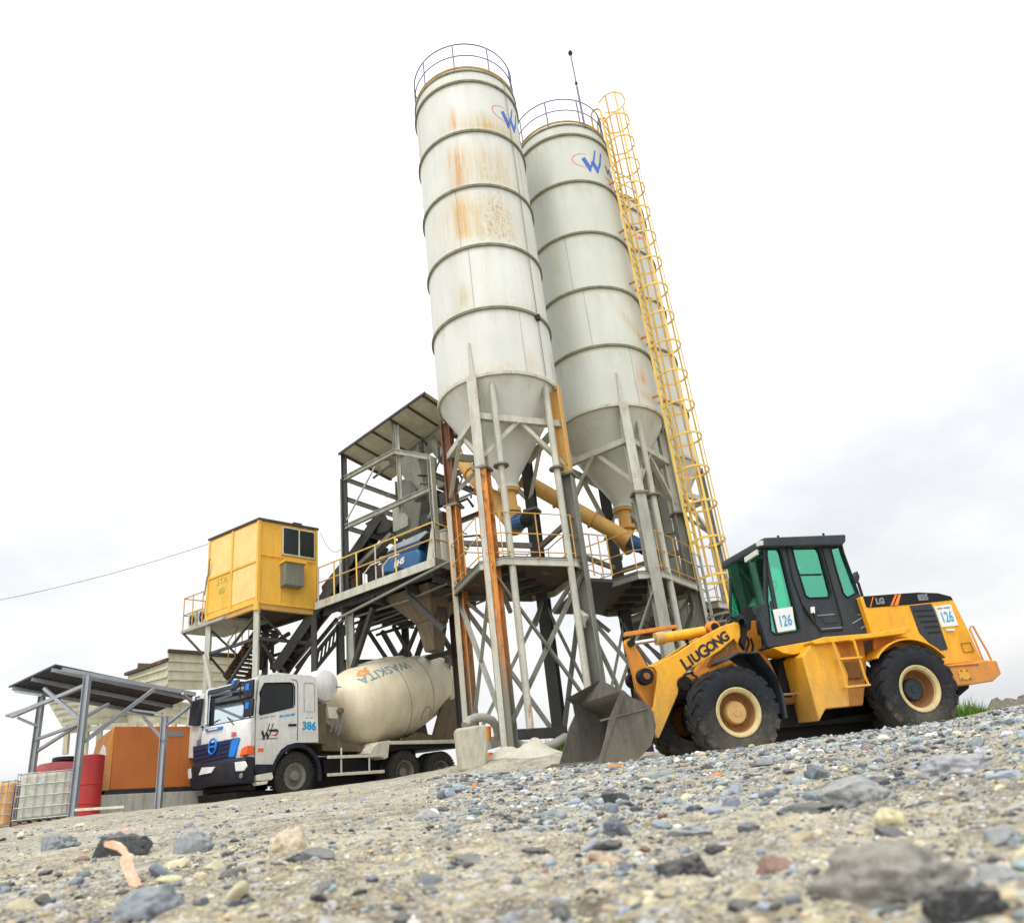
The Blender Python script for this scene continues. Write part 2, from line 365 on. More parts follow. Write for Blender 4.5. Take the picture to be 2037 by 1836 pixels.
def mkstones(name):
    global sv,sf,sc_,off
    V=np.concatenate(sv); F=np.concatenate(sf); C_=np.concatenate(sc_)
    me=bpy.data.meshes.new(name); me.vertices.add(len(V)); me.vertices.foreach_set('co',V.astype(np.float32).ravel())
    me.loops.add(F.size); me.loops.foreach_set('vertex_index',F.astype(np.int32).ravel())
    me.polygons.add(len(F)); me.polygons.foreach_set('loop_start',np.arange(0,F.size,3,dtype=np.int32)); 
    me.update(calc_edges=True); me.polygons.foreach_set('use_smooth',np.concatenate(ssm))
    ca=me.color_attributes.new('stone','FLOAT_COLOR','POINT'); ca.data.foreach_set('color',C_.astype(np.float32).ravel())
    me.materials.append(MATS['stone']); sv=[];sf=[];sc_=[];off=0
    o=bpy.data.objects.new(name,me); COL.objects.link(o); return o
t=NT('stone'); at=t.N('ShaderNodeAttribute',attribute_name='stone'); n1=t.noise(40,8,.7); n2=t.noise(220,5,.8)
c=t.mix(t.ramp(n1,.25,.8),at.outputs['Color'],(.55,.52,.45)); 
mm_=t.N('ShaderNodeMix',data_type='RGBA',blend_type='MULTIPLY'); mm_.inputs[0].default_value=1; t.L(at.outputs['Color'],mm_.inputs[6]); rr=t.N('ShaderNodeCombineColor'); v_=t.ramp(n1,.25,.75,.6,1.5)
for k in range(3): t.L(v_,rr.inputs[k])
t.L(rr.outputs[0],mm_.inputs[7]); c=t.mix(t.math('MULTIPLY',t.ramp(n2,.5,.75),.35),mm_.outputs[2],(.6,.57,.5)); gm_=t.N('ShaderNodeNewGeometry'); sp=t.N('ShaderNodeSeparateXYZ'); t.L(gm_.outputs['Normal'],sp.inputs[0]); n6=t.noise(9,6,.7); c=t.mix(t.math('MULTIPLY',t.ramp(t.math('ADD',sp.outputs[2],t.math('MULTIPLY',n6,.8)),.7,1.6),.30),c,(.50,.46,.36)); t.bump(n2,.6,.005); t.done(c,.85)
so=mkstones('gravel'); tagit(so,'loose grey and tan gravel strewn over the dirt yard',None,None,'stuff')
def rock_at(name,p,wpx,col,label,flat=.6,seed=1,ang=True,tall=1,group='large stones lying in the foreground gravel',ratio=1.0,cat='rock'):
    """a single stone whose centre is on the sight line p, resting on the ground"""
    r=ray(p); best=None
    hd=math.hypot(r[0],r[1])
    for i in range(4000):
        d=.6+i*.004; z=r[2]/hd*d; x=r[0]/hd*d; y=r[1]/hd*d
        if z<ground(x,y,False)+.0: best=(x,y,d)
    # last point below ground going out = first hit coming back; take the nearest hit instead
    for i in range(4000):
        d=.6+i*.004
        if r[2]/hd*d<=ground(r[0]/hd*d,r[1]/hd*d,False)+.012*flat*wpx/100: best=(r[0]/hd*d,r[1]/hd*d,d); break
    x,y,d=best; s=wpx/2*d/FPX*.95
    vs,fs=ico(5,seed,ang); rot=Matrix.Rotation(seed*1.3,3,'Z')@Matrix.Rotation(.25*math.sin(seed),3,'X')
    g0=ground(x,y); vv=[(rot@Vector(v)) for v in vs]; vv=[(v.x*s*ratio,v.y*s*.8,v.z*s*flat*tall) for v in vv]
    me=bpy.data.meshes.new(name); me.from_pydata(vv,[],[tuple(int(i) for i in f) for f in fs]); me.update()
    me.polygons.foreach_set('use_smooth',[True]*len(me.polygons))
    ca=me.color_attributes.new('stone','FLOAT_COLOR','POINT'); ca.data.foreach_set('color',np.repeat(np.array([[*col,1]]),len(vv),0).astype(np.float32).ravel())
    me.materials.append(MATS['stone']); o=bpy.data.objects.new(name,me); COL.objects.link(o); o.location=(x,y,g0+s*flat*tall*.14); tagit(o,label,cat,group); return o
G2=(.27,.28,.28)
rock_at('boulder',(1758,1742),255,(.22,.21,.185),'largest pale grey boulder with a rounded dusty top, closest on the right',.55,6,False)
rock_at('rock',(1362,1742),120,(.035,.035,.04),'black angular rock with a flat top, below the bucket in the foreground',.75,5)
rock_at('rock',(1700,1584),120,(.27,.28,.28),'rounded grey rock with a white blotch in the middle of the gravel',.7,8,False)
rock_at('rock',(1905,1537),110,(.30,.31,.34),'smooth violet grey cobble, highest on the right gravel slope',.55,12,False)
rock_at('rock',(1625,1548),46,(.10,.13,.15),'upright dark blue stone block standing on the gravel',1.2,21)
rock_at('rock',(1605,1620),110,(.04,.045,.055),'long flat black sliver of rock in the middle distance',.32,14,ratio=1.2)
rock_at('rock',(575,1688),90,(.50,.42,.29),'round tan cobble standing out of the sand left of centre',.85,17,False)
rock_at('rock',(625,1708),95,(.10,.11,.12),'dark flat rock just right of the tan cobble',.5,19)
rock_at('rock',(295,1803),120,(.22,.25,.28),'blue grey flat stone with two white spots at the bottom left edge',.6,23,False)
rock_at('rock',(1225,1665),42,(.11,.13,.16),'small round slate blue pebble alone on the sand',.95,26,False)
rock_at('rock',(1545,1728),75,(.22,.12,.09),'reddish brown stone beside the largest boulder',.75,29)
rock_at('rock',(1365,1663),95,(.28,.30,.31),'low grey slab leaning in the sand above the black angular rock',.5,31)
rock_at('rock',(380,1693),80,(.24,.26,.27),'grey pointed rock right of the bent plastic strip',.75,33)
rock_at('rock',(245,1700),120,(.05,.055,.06),'dark hollow-looking rock behind the bent plastic strip',.5,35)
rock_at('rock',(110,1688),70,(.20,.22,.24),'blue grey rock furthest left among the large stones',.6,37)
rock_at('rock',(255,1664),75,(.40,.36,.34),'pale pinkish slab lying flat near the orange scrap',.4,39)
rock_at('rock',(935,1712),70,(.09,.10,.11),'small flat dark rock half sunk in sand at the centre',.5,41)
rock_at('rock',(1060,1706),50,(.03,.035,.04),'thin black stone chip on the sand left of the black angular rock',.4,43)
rock_at('rock',(1990,1680),70,(.20,.22,.24),'grey stone at the right picture edge above the corner',.7,45)
rock_at('rock',(1985,1755),90,(.27,.28,.29),'pale mottled stone cut by the right picture edge',.6,47)
rock_at('rock',(1920,1820),120,(.04,.04,.045),'black broken rock in the bottom right corner',.7,49)
rock_at('rock',(1730,1490),42,(.10,.12,.15),'blue black stone high on the slope near the loader rear wheel',.6,51)
rock_at('rock',(1520,1521),52,(.16,.17,.18),'flat grey stone on the slope below the loader front wheel',.45,53)
rock_at('rock',(400,1795),40,(.30,.24,.16),'brown pebble beside the stone with two white spots',.7,55)
rock_at('rock',(650,1786),45,(.12,.13,.14),'small charcoal stone near the lower left edge',.8,57)
rock_at('rock',(1120,1820),45,(.10,.11,.12),'dark round stone at the bottom edge near the centre',.8,59)
rock_at('rock',(1480,1790),60,(.09,.09,.09),'dark brown rock left below the largest boulder',.6,61)
# litter
t=paint('orange_plastic',(.95,.45,.25),(.95,.80,.72),.9,rough=.4,scale=9,streak=False); paint('orange_scrap',(.75,.3,.08),(.5,.35,.2),.5,rough=.7,scale=5,streak=False)
def hit(p,dz=0):
    r=ray(p); hd=math.hypot(r[0],r[1])
    for i in range(9000):
        d=.6+i*.002
        if r[2]/hd*d<=ground(r[0]/hd*d,r[1]/hd*d)+dz: return Vector((r[0]/hd*d,r[1]/hd*d,r[2]/hd*d))
b0=hit((268,1762)); dd=math.hypot(b0.x,b0.y); fr=Fr((b0.x,b0.y,b0.z),30)
pts=[fr.at(q,y) for q,y in (((210,1678),.03),((222,1679),.03),((236,1683),.025),((247,1692),.02),((250,1708),.015),((256,1730),.01),((266,1752),.005),((270,1764),0))]
mb=MB(fr); n=len(pts); vs=[];wd=.014
for i,p in enumerate(pts):
    k=.6 if i==0 else 1
    for sx,sy in ((-1,-.0015),(1,-.0015),(1,.0015),(-1,.0015)):
        if i<4: vs.append((p[0]+sy*2,p[1]+sy,p[2]+sx*wd*.55*k))
        else: vs.append((p[0]+sx*wd*.9,p[1]+sx*.004+sy,p[2]))
mb.add(vs,[(0,1,2,3)]+[(i*4+k,i*4+(k+1)%4,i*4+4+(k+1)%4,i*4+4+k) for i in range(n-1) for k in range(4)]+[(4*n-4,4*n-1,4*n-2,4*n-3)],smooth=True)
o=mb.build('plastic_strip','orange_plastic'); tagit(o,'bent orange and white plastic strip standing among the stones','litter')
for p,s,lb in (((255,1652),34,'ragged orange scrap lying by the pale slab'),((1222,1526),30,'flat pinkish orange scrap just in front of the bucket'),((945,1565),12,'tiny orange fragment on the dirt near the white bag'),((1428,1545),16,'small orange pebble-like scrap on the gravel slope')):
    b=hit(p); d=math.hypot(b.x,b.y); q=s*d/FPX; mb=MB(Fr((b.x,b.y,b.z),random.uniform(-20,20)))
    pl=[(q*.5*math.cos(a)*random.uniform(.7,1.2),q*.35*math.sin(a)*random.uniform(.7,1.2)) for a in np.linspace(0,5.6,8)]
    mb.slab(pl,-.004,.012*d/4+.004); o=mb.build('scrap','orange_scrap',bevel=.002); tagit(o,lb,'litter','orange scraps on the ground')
# ------------------------------------------------------------------ silos
RS=1.5
SA=(-.157,18.234); SB=(2.769,20.7705); SC=(4.25,24.05)
ZS=[20.42,19.946,18.027,16.056,14.079,12.144,10.311]
GZ=1.83
def CYL(p,A,R=RS):
    r=ray(p);a=r[0]**2+r[1]**2;b=-(r[0]*A[0]+r[1]*A[1]);c=A[0]**2+A[1]**2-R*R;D=b*b-a*c
    D=max(D,0); t=(-b-D**.5)/a; q=r*t; return math.atan2(q[1]-A[1],q[0]-A[0]),q[2]
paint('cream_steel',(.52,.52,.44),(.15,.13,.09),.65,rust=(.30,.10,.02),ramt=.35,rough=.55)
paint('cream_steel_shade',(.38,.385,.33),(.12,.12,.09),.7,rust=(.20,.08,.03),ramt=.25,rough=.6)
t=NT('rusty_orange_steel'); sp=t.N('ShaderNodeSeparateXYZ'); t.L(t.tc.outputs['Object'],sp.inputs[0]); n1=t.noise(2.2,8,.7,st=(1,1,.4)); n2=t.noise(14,8,.8,st=(1,1,.3)); n3=t.noise(5,8,.8,st=(1,1,.25))
c=t.mix(t.ramp(n1,.35,.65),(.50,.15,.018),(.62,.27,.05)); c=t.mix(t.ramp(n2,.50,.62),c,(.17,.05,.015)); c=t.mix(t.math('MULTIPLY',t.ramp(n3,.56,.66),.7),c,(.45,.42,.32))
f=t.ramp(t.math('ADD',sp.outputs[2],t.math('MULTIPLY',n1,1.6)),1.8,3.6,1,0); c=t.mix(f,c,(.17,.165,.13)); t.bump(n2,.3,.01); t.done(c,.75)
paint('dark_rust',(.17,.05,.02),(.30,.28,.2),.5,rust=(.06,.02,.01),ramt=.4,rough=.8)
paint('grey_steel',(.20,.20,.165),(.09,.085,.07),.8,rust=(.16,.07,.03),ramt=.2,rough=.6)
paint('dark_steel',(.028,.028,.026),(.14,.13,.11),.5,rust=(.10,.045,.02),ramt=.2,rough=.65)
paint('yellow_steel',(.80,.54,.10),(.30,.20,.08),.5,rust=(.30,.10,.02),ramt=.3,rough=.5,scale=1.4)
paint('rust_yellow_pipe',(.62,.36,.09),(.33,.20,.08),.6,rust=(.28,.11,.03),ramt=.3,rough=.6)
paint('ring_green',(.25,.26,.18),(.07,.075,.04),.7,rough=.7)
paint('rail_blue',(.12,.12,.22),(.3,.2,.1),.4,rust=(.3,.12,.03),ramt=.3,rough=.5)
paint('motor_blue',(.02,.13,.30),(.08,.10,.12),.6,rough=.45)
paint('black_metal',(.006,.006,.008),(.04,.035,.03),.5,rough=.55,spec=.25)
paint('logo_blue',(.015,.11,.50),(.3,.3,.35),.15,rough=.5,streak=False); paint('logo_navy',(.012,.016,.06),(.3,.3,.3),.2,rough=.5); paint('logo_red',(.75,.14,.04),(.5,.4,.3),.2,rough=.5)
def silo_mat(name,A,streaks,base=(.63,.64,.60)):
    t=NT(name); sp=t.N('ShaderNodeSeparateXYZ'); t.L(t.tc.outputs['Object'],sp.inputs[0])
    th=t.math('ARCTAN2',sp.outputs[1],sp.outputs[0]); z=sp.outputs[2]
    n1=t.noise(.8,8,.6,st=(1,1,.35)); n2=t.noise(3.5,9,.72,st=(1,1,.10)); n3=t.noise(16,8,.75,st=(1,1,.5)); n4=t.noise(5,8,.8); n5=t.noise(26,9,.85,st=(1,1,.55)); n7=t.noise(11,6,.7,st=(1,1,.05))
    c=t.mix(t.ramp(n1,.32,.7),[x*.84 for x in base],[min(1,x*1.05) for x in base])
    c=t.mix(t.math('MULTIPLY',t.ramp(n2,.50,.78),.34),c,(.50,.44,.27))
    # grime gathered just under and over each flange
    for k in range(1,7):
        zz=ZS[k]-GZ; dz=t.math('SUBTRACT',z,zz)
        f=t.math('MULTIPLY',t.ramp(dz,.0,.42,1,0),t.ramp(dz,-.02,0.0,0,1)); f=t.math('MULTIPLY',f,t.math('MULTIPLY',t.ramp(n3,.42,.66),.55)); c=t.mix(f,c,(.46,.36,.14))
        g=t.math('MULTIPLY',t.ramp(dz,-.5,-.03,0,1),t.ramp(dz,-.03,0,1,0)); g=t.math('MULTIPLY',g,t.math('MULTIPLY',t.ramp(n2,.42,.66),.4)); c=t.mix(g,c,(.30,.31,.24))
    c=t.mix(t.math('MULTIPLY',t.math('MULTIPLY',t.ramp(n7,.60,.68),t.ramp(n1,.42,.62)),.5),c,(.42,.33,.17))
    c=t.mix(t.math('MULTIPLY',t.ramp(n4,.70,.74),.5),c,(.30,.26,.18))
    for (p0,p1,wpx,amp,colr,gr) in streaks:
        amp=min(1.25,amp*2.1)
        a0,z0=CYL(p0,A); a1,z1=CYL(p1,A); zt=max(z0,z1)-GZ; zb=min(z0,z1)-GZ; a_t,a_b=(a0,a1) if z0>z1 else (a1,a0)
        hw=wpx*.0086/2/RS*1.2
        u=t.ramp(z,zb,zt,0,1); ac=t.ramp(u,0,1,a_b,a_t); q=t.math('ABSOLUTE',t.math('SUBTRACT',th,ac))
        q=t.math('ADD',q,t.math('ADD',t.math('MULTIPLY',t.math('SUBTRACT',n2,.5),hw*2.2),t.math('MULTIPLY',t.math('SUBTRACT',n5,.5),hw*1.2)))
        f=t.ramp(q,0,hw*1.05,1,0)
        f=t.math('MULTIPLY',f,t.math('MULTIPLY',t.ramp(t.math('ADD',z,t.math('MULTIPLY',n2,.8)),zt-.2,zt+.5,1,0),t.ramp(z,zb-.15,zb+.1,0,1)))
        nn_=n3 if gr else n2
        f=t.math('MULTIPLY',f,t.ramp(t.math('ADD',t.math('MULTIPLY',nn_,.6),t.math('MULTIPLY',n5,.4)),.51 if gr else .37,.57 if gr else .51,0 if gr else .38,1)); f=t.math('MULTIPLY',f,t.ramp(n7,.42,.60,.45,1.15)); f=t.math('MULTIPLY',f,amp); c=t.mix(f,c,t.mix(n3,colr,[x*.6 for x in colr]))
    t.bump(n1,.10,.03); return t.done(c,t.ramp(n2,.3,.8,.42,.65))
RU=(.55,.25,.025); RB=(.34,.12,.02); YL=(.60,.43,.15)
silo_mat('silo_skin_front',SA,[(c8(425,590),c8(440,735),34,.55,RU,0),(c8(445,830),c8(478,1150),62,.8,RU,0),(c8(470,1190),c8(500,1500),66,.6,(.66,.36,.09),0),
  (c8(660,440),c8(665,500),60,.35,RB,1),(c8(620,610),c8(690,740),260,.6,YL,0),(c8(600,820),c8(720,1110),250,.36,YL,0),(c8(680,900),c8(740,1110),110,.28,RB,1),(c8(735,1165),c8(770,1230),60,.8,(.55,.2,.08),1),(c8(700,1180),c8(780,1520),130,.7,RB,1),(c8(560,1180),c8(700,1500),330,.35,YL,0),
  (c3b(350,380),c3b(370,560),60,.4,YL,0),(c3b(715,490),c3b(722,530),22,.8,RB,1),(c3b(750,570),c3b(770,600),60,.5,YL,0),(c3b(850,880),c3b(870,1010),50,.35,YL,0),(c3b(560,1000),c3b(600,1040),200,.35,YL,0)])
silo_mat('silo_skin_middle',SB,[(c3b(1620,960),c3b(1660,1130),50,.9,(.60,.24,.08),0),(c3b(1630,1130),c3b(1700,1250),60,1.0,(.55,.22,.06),0),(c3b(1450,560),c3b(1640,820),60,.35,YL,0),(c3b(1440,150),c3b(1500,190),40,.5,YL,1),(c3b(1560,560),c3b(1620,800),34,.4,(.5,.3,.15),1),
  (c8(1530,900),c8(1540,1130),40,.5,RB,1),(c3b(1120,1150),c3b(1160,1190),70,.4,YL,1),(c3b(1050,230),c3b(1060,330),50,.2,YL,0)],(.56,.58,.52))
silo_mat('silo_skin_rear',SC,[(c4b(440,260),c4b(480,330),30,.5,RB,1)],(.56,.58,.53))
def W_shape():
    P=[[(1343,952),(1366,938),(1408,1000),(1416,1035),(1405,1046)],[(1405,1046),(1397,1028),(1425,955),(1434,890),(1443,898),(1437,960)],
       [(1408,975),(1428,962),(1462,1020),(1469,1048),(1458,1056)],[(1458,1056),(1454,1030),(1470,975),(1474,912),(1483,915),(1480,1000)]]
    a0,z0=CYL(c8(1410,975),SB); out=[]
    for q in P: out.append([((CYL(c8(*p),SB)[0]-a0)*RS,CYL(c8(*p),SB)[1]-z0) for p in q])
    return out
WS=W_shape()
def put_logo(parent,A,ang,z,sc=1,word='Waskita',wordlabel=True):
    def fn(a,b,e=.006): th=ang+a/RS; return (A[0]+(RS+e)*math.cos(th),A[1]+(RS+e)*math.sin(th),z+b)
    mb=MB()
    for q in WS: decal(mb,poly2d([(a*sc,b*sc) for a,b in q],2),fn)
    o=mb.build('emblem','logo_blue',parent,label='blue winged W emblem')
    mb=MB(); vs=[];n=26
    for i in range(n+1):
        a=R_(75+205*i/n); wd=.004+.008*math.sin(math.pi*i/n)
        for k in (1,-1): vs.append(fn(-.18*sc+(.42+wd*k)*sc*math.cos(a),.02+(.27+wd*k)*sc*math.sin(a)))
    mb.add(vs,[(2*i,2*i+1,2*i+3,2*i+2) for i in range(n)]); mb.build('emblem_ring','logo_red',parent)
    if word:
        mb=MB(); decal(mb,text2d(word,.46*sc,.012,.1,1),lambda a,b: fn(a+1.35*sc,b+.0*sc))
        mb.build('lettering','logo_navy',parent)
        mb=MB(); decal(mb,poly2d([(.45*sc,-.36*sc),(1.2*sc,-.34*sc),(1.7*sc,-.18*sc),(1.92*sc,.02*sc),(1.62*sc,-.26*sc),(1.15*sc,-.48*sc)],2),fn)
        mb.build('swoosh','logo_red',parent)
def make_silo(A,dz,label,mat,legdeg,legmats,logos,seam=None):
    root=thing('cement_silo',(A[0],A[1],GZ),label,'silo','tall cement silos standing side by side')
    Z=[z+dz for z in ZS]; c0=(A[0],A[1],0)
    body=MB().lathe([(RS,Z[6]-.03),(RS,Z[0]),(RS-.03,Z[0]+.03),(.2,Z[0]+.25),(0,Z[0]+.26)],c0,n=96).build('shell',mat,root)
    for k in range(1,6):
        MB().lathe([(RS-.01,-.034),(RS+.052,-.034),(RS+.052,-.006),(RS+.03,-.006),(RS+.03,.006),(RS+.052,.006),(RS+.052,.034),(RS-.01,.034)],(A[0],A[1],Z[k]),n=96,smooth=False).build('flange_ring','ring_green',root)
    MB().lathe([(RS+.0,-.03),(RS+.035,-.03),(RS+.035,.03),(RS,.03)],(A[0],A[1],Z[0]-.03),n=96,smooth=False).build('top_rim','ring_green',root)
    MB().lathe([(RS+.002,.05),(RS+.03,.03),(RS+.03,-.05),(RS-.02,-.05)],(A[0],A[1],Z[6]),n=96,smooth=False).build('base_rim','cream_steel',root)
    MB().lathe([(RS-.02,Z[6]-.02),(.30,8.30+dz),(.22,8.05+dz),(.26,8.03+dz),(.26,7.97+dz),(0,7.97+dz)],c0,n=64).build('cone',mat,root)
    # valve and outlet under the cone
    o=MB().lathe([(.24,7.97+dz),(.24,7.9+dz),(.16,7.88+dz),(.17,7.5+dz),(.24,7.48+dz),(.24,7.38+dz),(.15,7.36+dz),(.15,6.95+dz)],c0,n=24).build('outlet_valve','rust_yellow_pipe',root)
    # railing on the roof
    for h,r,mm in ((1.1,.02,'rail_blue'),(.62,.018,'rail_blue')):
        MB().tube([(A[0]+(RS-.02)*math.cos(a),A[1]+(RS-.02)*math.sin(a),Z[0]+h) for a in np.linspace(0,2*math.pi,72,endpoint=False)],r,6,closed=True).build('railing',mm,root)
    MB().tube([(A[0]+(RS-.02)*math.cos(a),A[1]+(RS-.02)*math.sin(a),Z[0]+.13) for a in np.linspace(0,2*math.pi,72,endpoint=False)],.034,6,closed=True).build('toe_rail','rust_yellow_pipe',root)
    for k in range(6):
        a=R_(-128+37*k+legdeg*.1 if k%2 else -60-41*k*.6); MB().box(A[0]+(RS+.002)*math.cos(a)-.006,A[0]+(RS+.002)*math.cos(a)+.006,A[1]+(RS+.002)*math.sin(a)-.006,A[1]+(RS+.002)*math.sin(a)+.006,Z[6-k]+.03,(Z[5-k] if k<6 else Z[0])-.04).build('weld_seam','cream_steel_shade',root)
    for k in range(9):
        a=R_(legdeg+14+40*k); MB().beam((A[0]+(RS-.02)*math.cos(a),A[1]+(RS-.02)*math.sin(a),Z[0]-.04),(A[0]+(RS-.02)*math.cos(a),A[1]+(RS-.02)*math.sin(a),Z[0]+1.1),.04).build('railing_post','rail_blue',root)
    L=[]
    for k in range(4):
        a=R_(legdeg+90*k); x,y=A[0]+(RS-.02)*math.cos(a),A[1]+(RS-.02)*math.sin(a); L.append((x,y)); up=(math.cos(a),math.sin(a),0)
        g=ground(x,y)-.05
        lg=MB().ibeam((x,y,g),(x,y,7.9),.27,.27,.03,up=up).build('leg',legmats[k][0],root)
        if legmats[k][0]=='rusty_orange_steel': MB().box(x-.155,x-.045,y-.16,y+.13,g,7.9).build('side_plate','cream_steel',lg)
        MB().box(x-.22,x+.22,y-.22,y+.22,g-.02,g+.09).build('foot_plate','grey_steel',lg)
        ul=MB().ibeam((x,y,7.96),(x,y,Z[6]+.02),.24,.24,.028,up=up)
        ul.build('upper_leg',legmats[k][1],root)
        MB().slab([(x+.26*math.cos(a+R_(45+90*j)),y+.26*math.sin(a+R_(45+90*j))) for j in range(4)],7.9,7.96).build('joint_plate','grey_steel',root)
        xo,yo=A[0]+(RS+.045)*math.cos(a),A[1]+(RS+.045)*math.sin(a); tx,ty=-math.sin(a),math.cos(a)
        mb=MB(); mb.add([(xo-.07*tx,yo-.07*ty,Z[6]-.1),(xo+.07*tx,yo+.07*ty,Z[6]-.1),(xo+.02*tx,yo+.02*ty,Z[6]+.95),(xo-.02*tx,yo-.02*ty,Z[6]+.95),
            (xo-.07*tx-.05*math.cos(a),yo-.07*ty-.05*math.sin(a),Z[6]-.1),(xo+.07*tx-.05*math.cos(a),yo+.07*ty-.05*math.sin(a),Z[6]-.1),(xo+.02*tx-.05*math.cos(a),yo+.02*ty-.05*math.sin(a),Z[6]+.95),(xo-.02*tx-.05*math.cos(a),yo-.02*ty-.05*math.sin(a),Z[6]+.95)],
            [(0,1,2,3),(7,6,5,4),(0,3,7,4),(1,5,6,2),(3,2,6,7)]); mb.build('gusset','cream_steel',root)
    for k in range(4):
        p,q=L[k],L[(k+1)%4]
        MB().beam((*p,9.28+dz),(*q,9.28+dz),.13,.16).build('tie_beam','cream_steel',root)
        mm_=((p[0]+q[0])/2,(p[1]+q[1])/2)
        for e in (p,q): MB().angle((*e,8.15),(*mm_,9.22+dz),.10).build('knee_brace','cream_steel',root)
        MB().beam((*p,6.9 if k%2 else 7.0),(*q,6.9 if k%2 else 7.0),.09,.12).build('tie_beam','grey_steel',root) if k in (1,2) else None
        for e1,e2,off in ((p,q,.05),(q,p,-.05)):
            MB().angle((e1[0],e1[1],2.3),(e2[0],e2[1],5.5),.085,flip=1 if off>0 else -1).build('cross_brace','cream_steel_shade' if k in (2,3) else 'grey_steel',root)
    return root,L
CS,GS,RO,DS,CSH=('cream_steel','grey_steel','rusty_orange_steel','dark_steel','cream_steel_shade')
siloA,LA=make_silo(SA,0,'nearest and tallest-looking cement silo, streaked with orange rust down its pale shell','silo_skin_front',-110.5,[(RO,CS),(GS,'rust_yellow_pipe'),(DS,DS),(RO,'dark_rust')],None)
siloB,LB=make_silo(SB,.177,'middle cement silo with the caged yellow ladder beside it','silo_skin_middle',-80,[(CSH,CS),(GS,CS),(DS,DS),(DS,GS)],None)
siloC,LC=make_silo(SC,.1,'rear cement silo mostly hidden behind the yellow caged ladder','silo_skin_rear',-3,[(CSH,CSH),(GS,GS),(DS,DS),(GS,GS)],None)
a_,z_=CYL(c8(828,668),SA); put_logo(siloA,SA,a_,z_)
a_,z_=CYL(c8(1410,975),SB); put_logo(siloB,SB,a_,z_)
a_,z_=CYL(c4b(360,420),SC); put_logo(siloC,SC,a_-R_(38),z_)
# conduit and filling pipes
def vline(p,A,off,zlo,zhi):
    a,z=CYL(p,A); x,y=A[0]+(RS+off)*math.cos(a),A[1]+(RS+off)*math.sin(a); return (x,y,zlo),(x,y,zhi)
p,q=vline(c8(900,1200),SA,.03,10.4,20.4); MB().tube([p,q],.011,6).build('conduit','ring_green',siloA)
MB().box(p[0]-.06,p[0]+.06,p[1]-.06,p[1]+.02,12.0,12.16).build('clamp','black_metal',siloA)
def XYat(p,z): q=PZ(p,z); return (q[0],q[1])
for root,p,zt,r in ((siloA,c5(430,115),10.25,.075),(siloA,c5(785,150),10.25,.075),(siloB,c5(1400,330),10.45,.085)):
    x,y=XYat(p,zt); g=ground(x,y)
    pipe=MB().tube([(x,y,g+.5),(x,y,8.0),(x,y,zt-.12)],r,12).tube([(x,y,zt-.12),(x,y,zt)],[r,r*.5],12).build('filling_pipe','cream_steel',root)
    MB().lathe([(r,0),(r+.1,0),(r+.1,.04),(r,.04)],(x,y,7.98),n=20,smooth=False).build('pipe_flange','grey_steel',pipe)
def motor(name_parent,c,axis,r=.15,l=.42):
    m_=MB().lathe([(0,0),(r*.9,0),(r*.9,l*.1),(r,l*.12),(r,l*.85),(r*.85,l),(0,l)],c,axis,n=28).build('motor','motor_blue',name_parent)
    a=Vector(axis).normalized(); e=Vector(c)+a*l
    MB().lathe([(r*.95,-.02),(r*.95,.07),(r*.5,.12),(0,.12)],tuple(e),axis,n=24).build('fan_cover','black_metal',m_)
    fb=MB()
    for k in range(14):
        aa=2*math.pi*k/14; u=a.cross(Vector((0,0,1))).normalized(); v=a.cross(u)
        d=(u*math.cos(aa)+v*math.sin(aa)); s_=Vector(c)+a*(l*.18)+d*r; f_=Vector(c)+a*(l*.82)+d*r; fb.beam(tuple(s_),tuple(f_),.012,.03,up=tuple(d))
    fb.build('cooling_fins','motor_blue',m_)
    return m_
# motors under the silo cones
mp_=PZ(c5(575,1090),7.02); motor(siloA,(SA[0]+.05,SA[1]-.25,7.03),(.62,-.75,-.18),.17,.42)
# ------------------------------------------------------------------ screw conveyors
def screw(label,a,b,r,root_loc):
    o=thing('screw_conveyor',root_loc,label,'screw conveyor','yellow cement screw conveyors')
    a=Vector(a); b=Vector(b); d=(b-a).normalized()
    MB().tube([tuple(a),tuple(b)],r,24).build('tube','rust_yellow_pipe',o)
    for k in (0,.33,.66,1):
        p=a.lerp(b,k); MB().lathe([(r,-.025),(r+.05,-.025),(r+.05,.025),(r,.025)],tuple(p),tuple(d),n=24,smooth=False).build('pipe_flange','rust_yellow_pipe',o)
    return o,d
# from under silo B up to the weigh hopper on the mixing tower, passing behind silo A's cone
pa=PD(c5(1345,1190),20.5); pb=PD(c5(640,790),20.2)
scr,dv=screw('long yellow screw conveyor slanting from under the middle silo up to the mixer tower',pa,pb,.2,(pa[0],pa[1],pa[2]))
e=Vector(pa); motor(scr,tuple(e-dv*.0),tuple(-dv),.17,.42)
MB().tube([tuple(e+dv*.45),(SB[0],SB[1],7.0)],.17,20).build('inlet_spout','rust_yellow_pipe',scr)
pa=(SA[0]+.05,SA[1]+.0,7.05); pb=PD(c5(180,610),21.3)
scr2,dv=screw('shorter orange screw conveyor rising behind the rusty front leg',pa,pb,.19,pa)
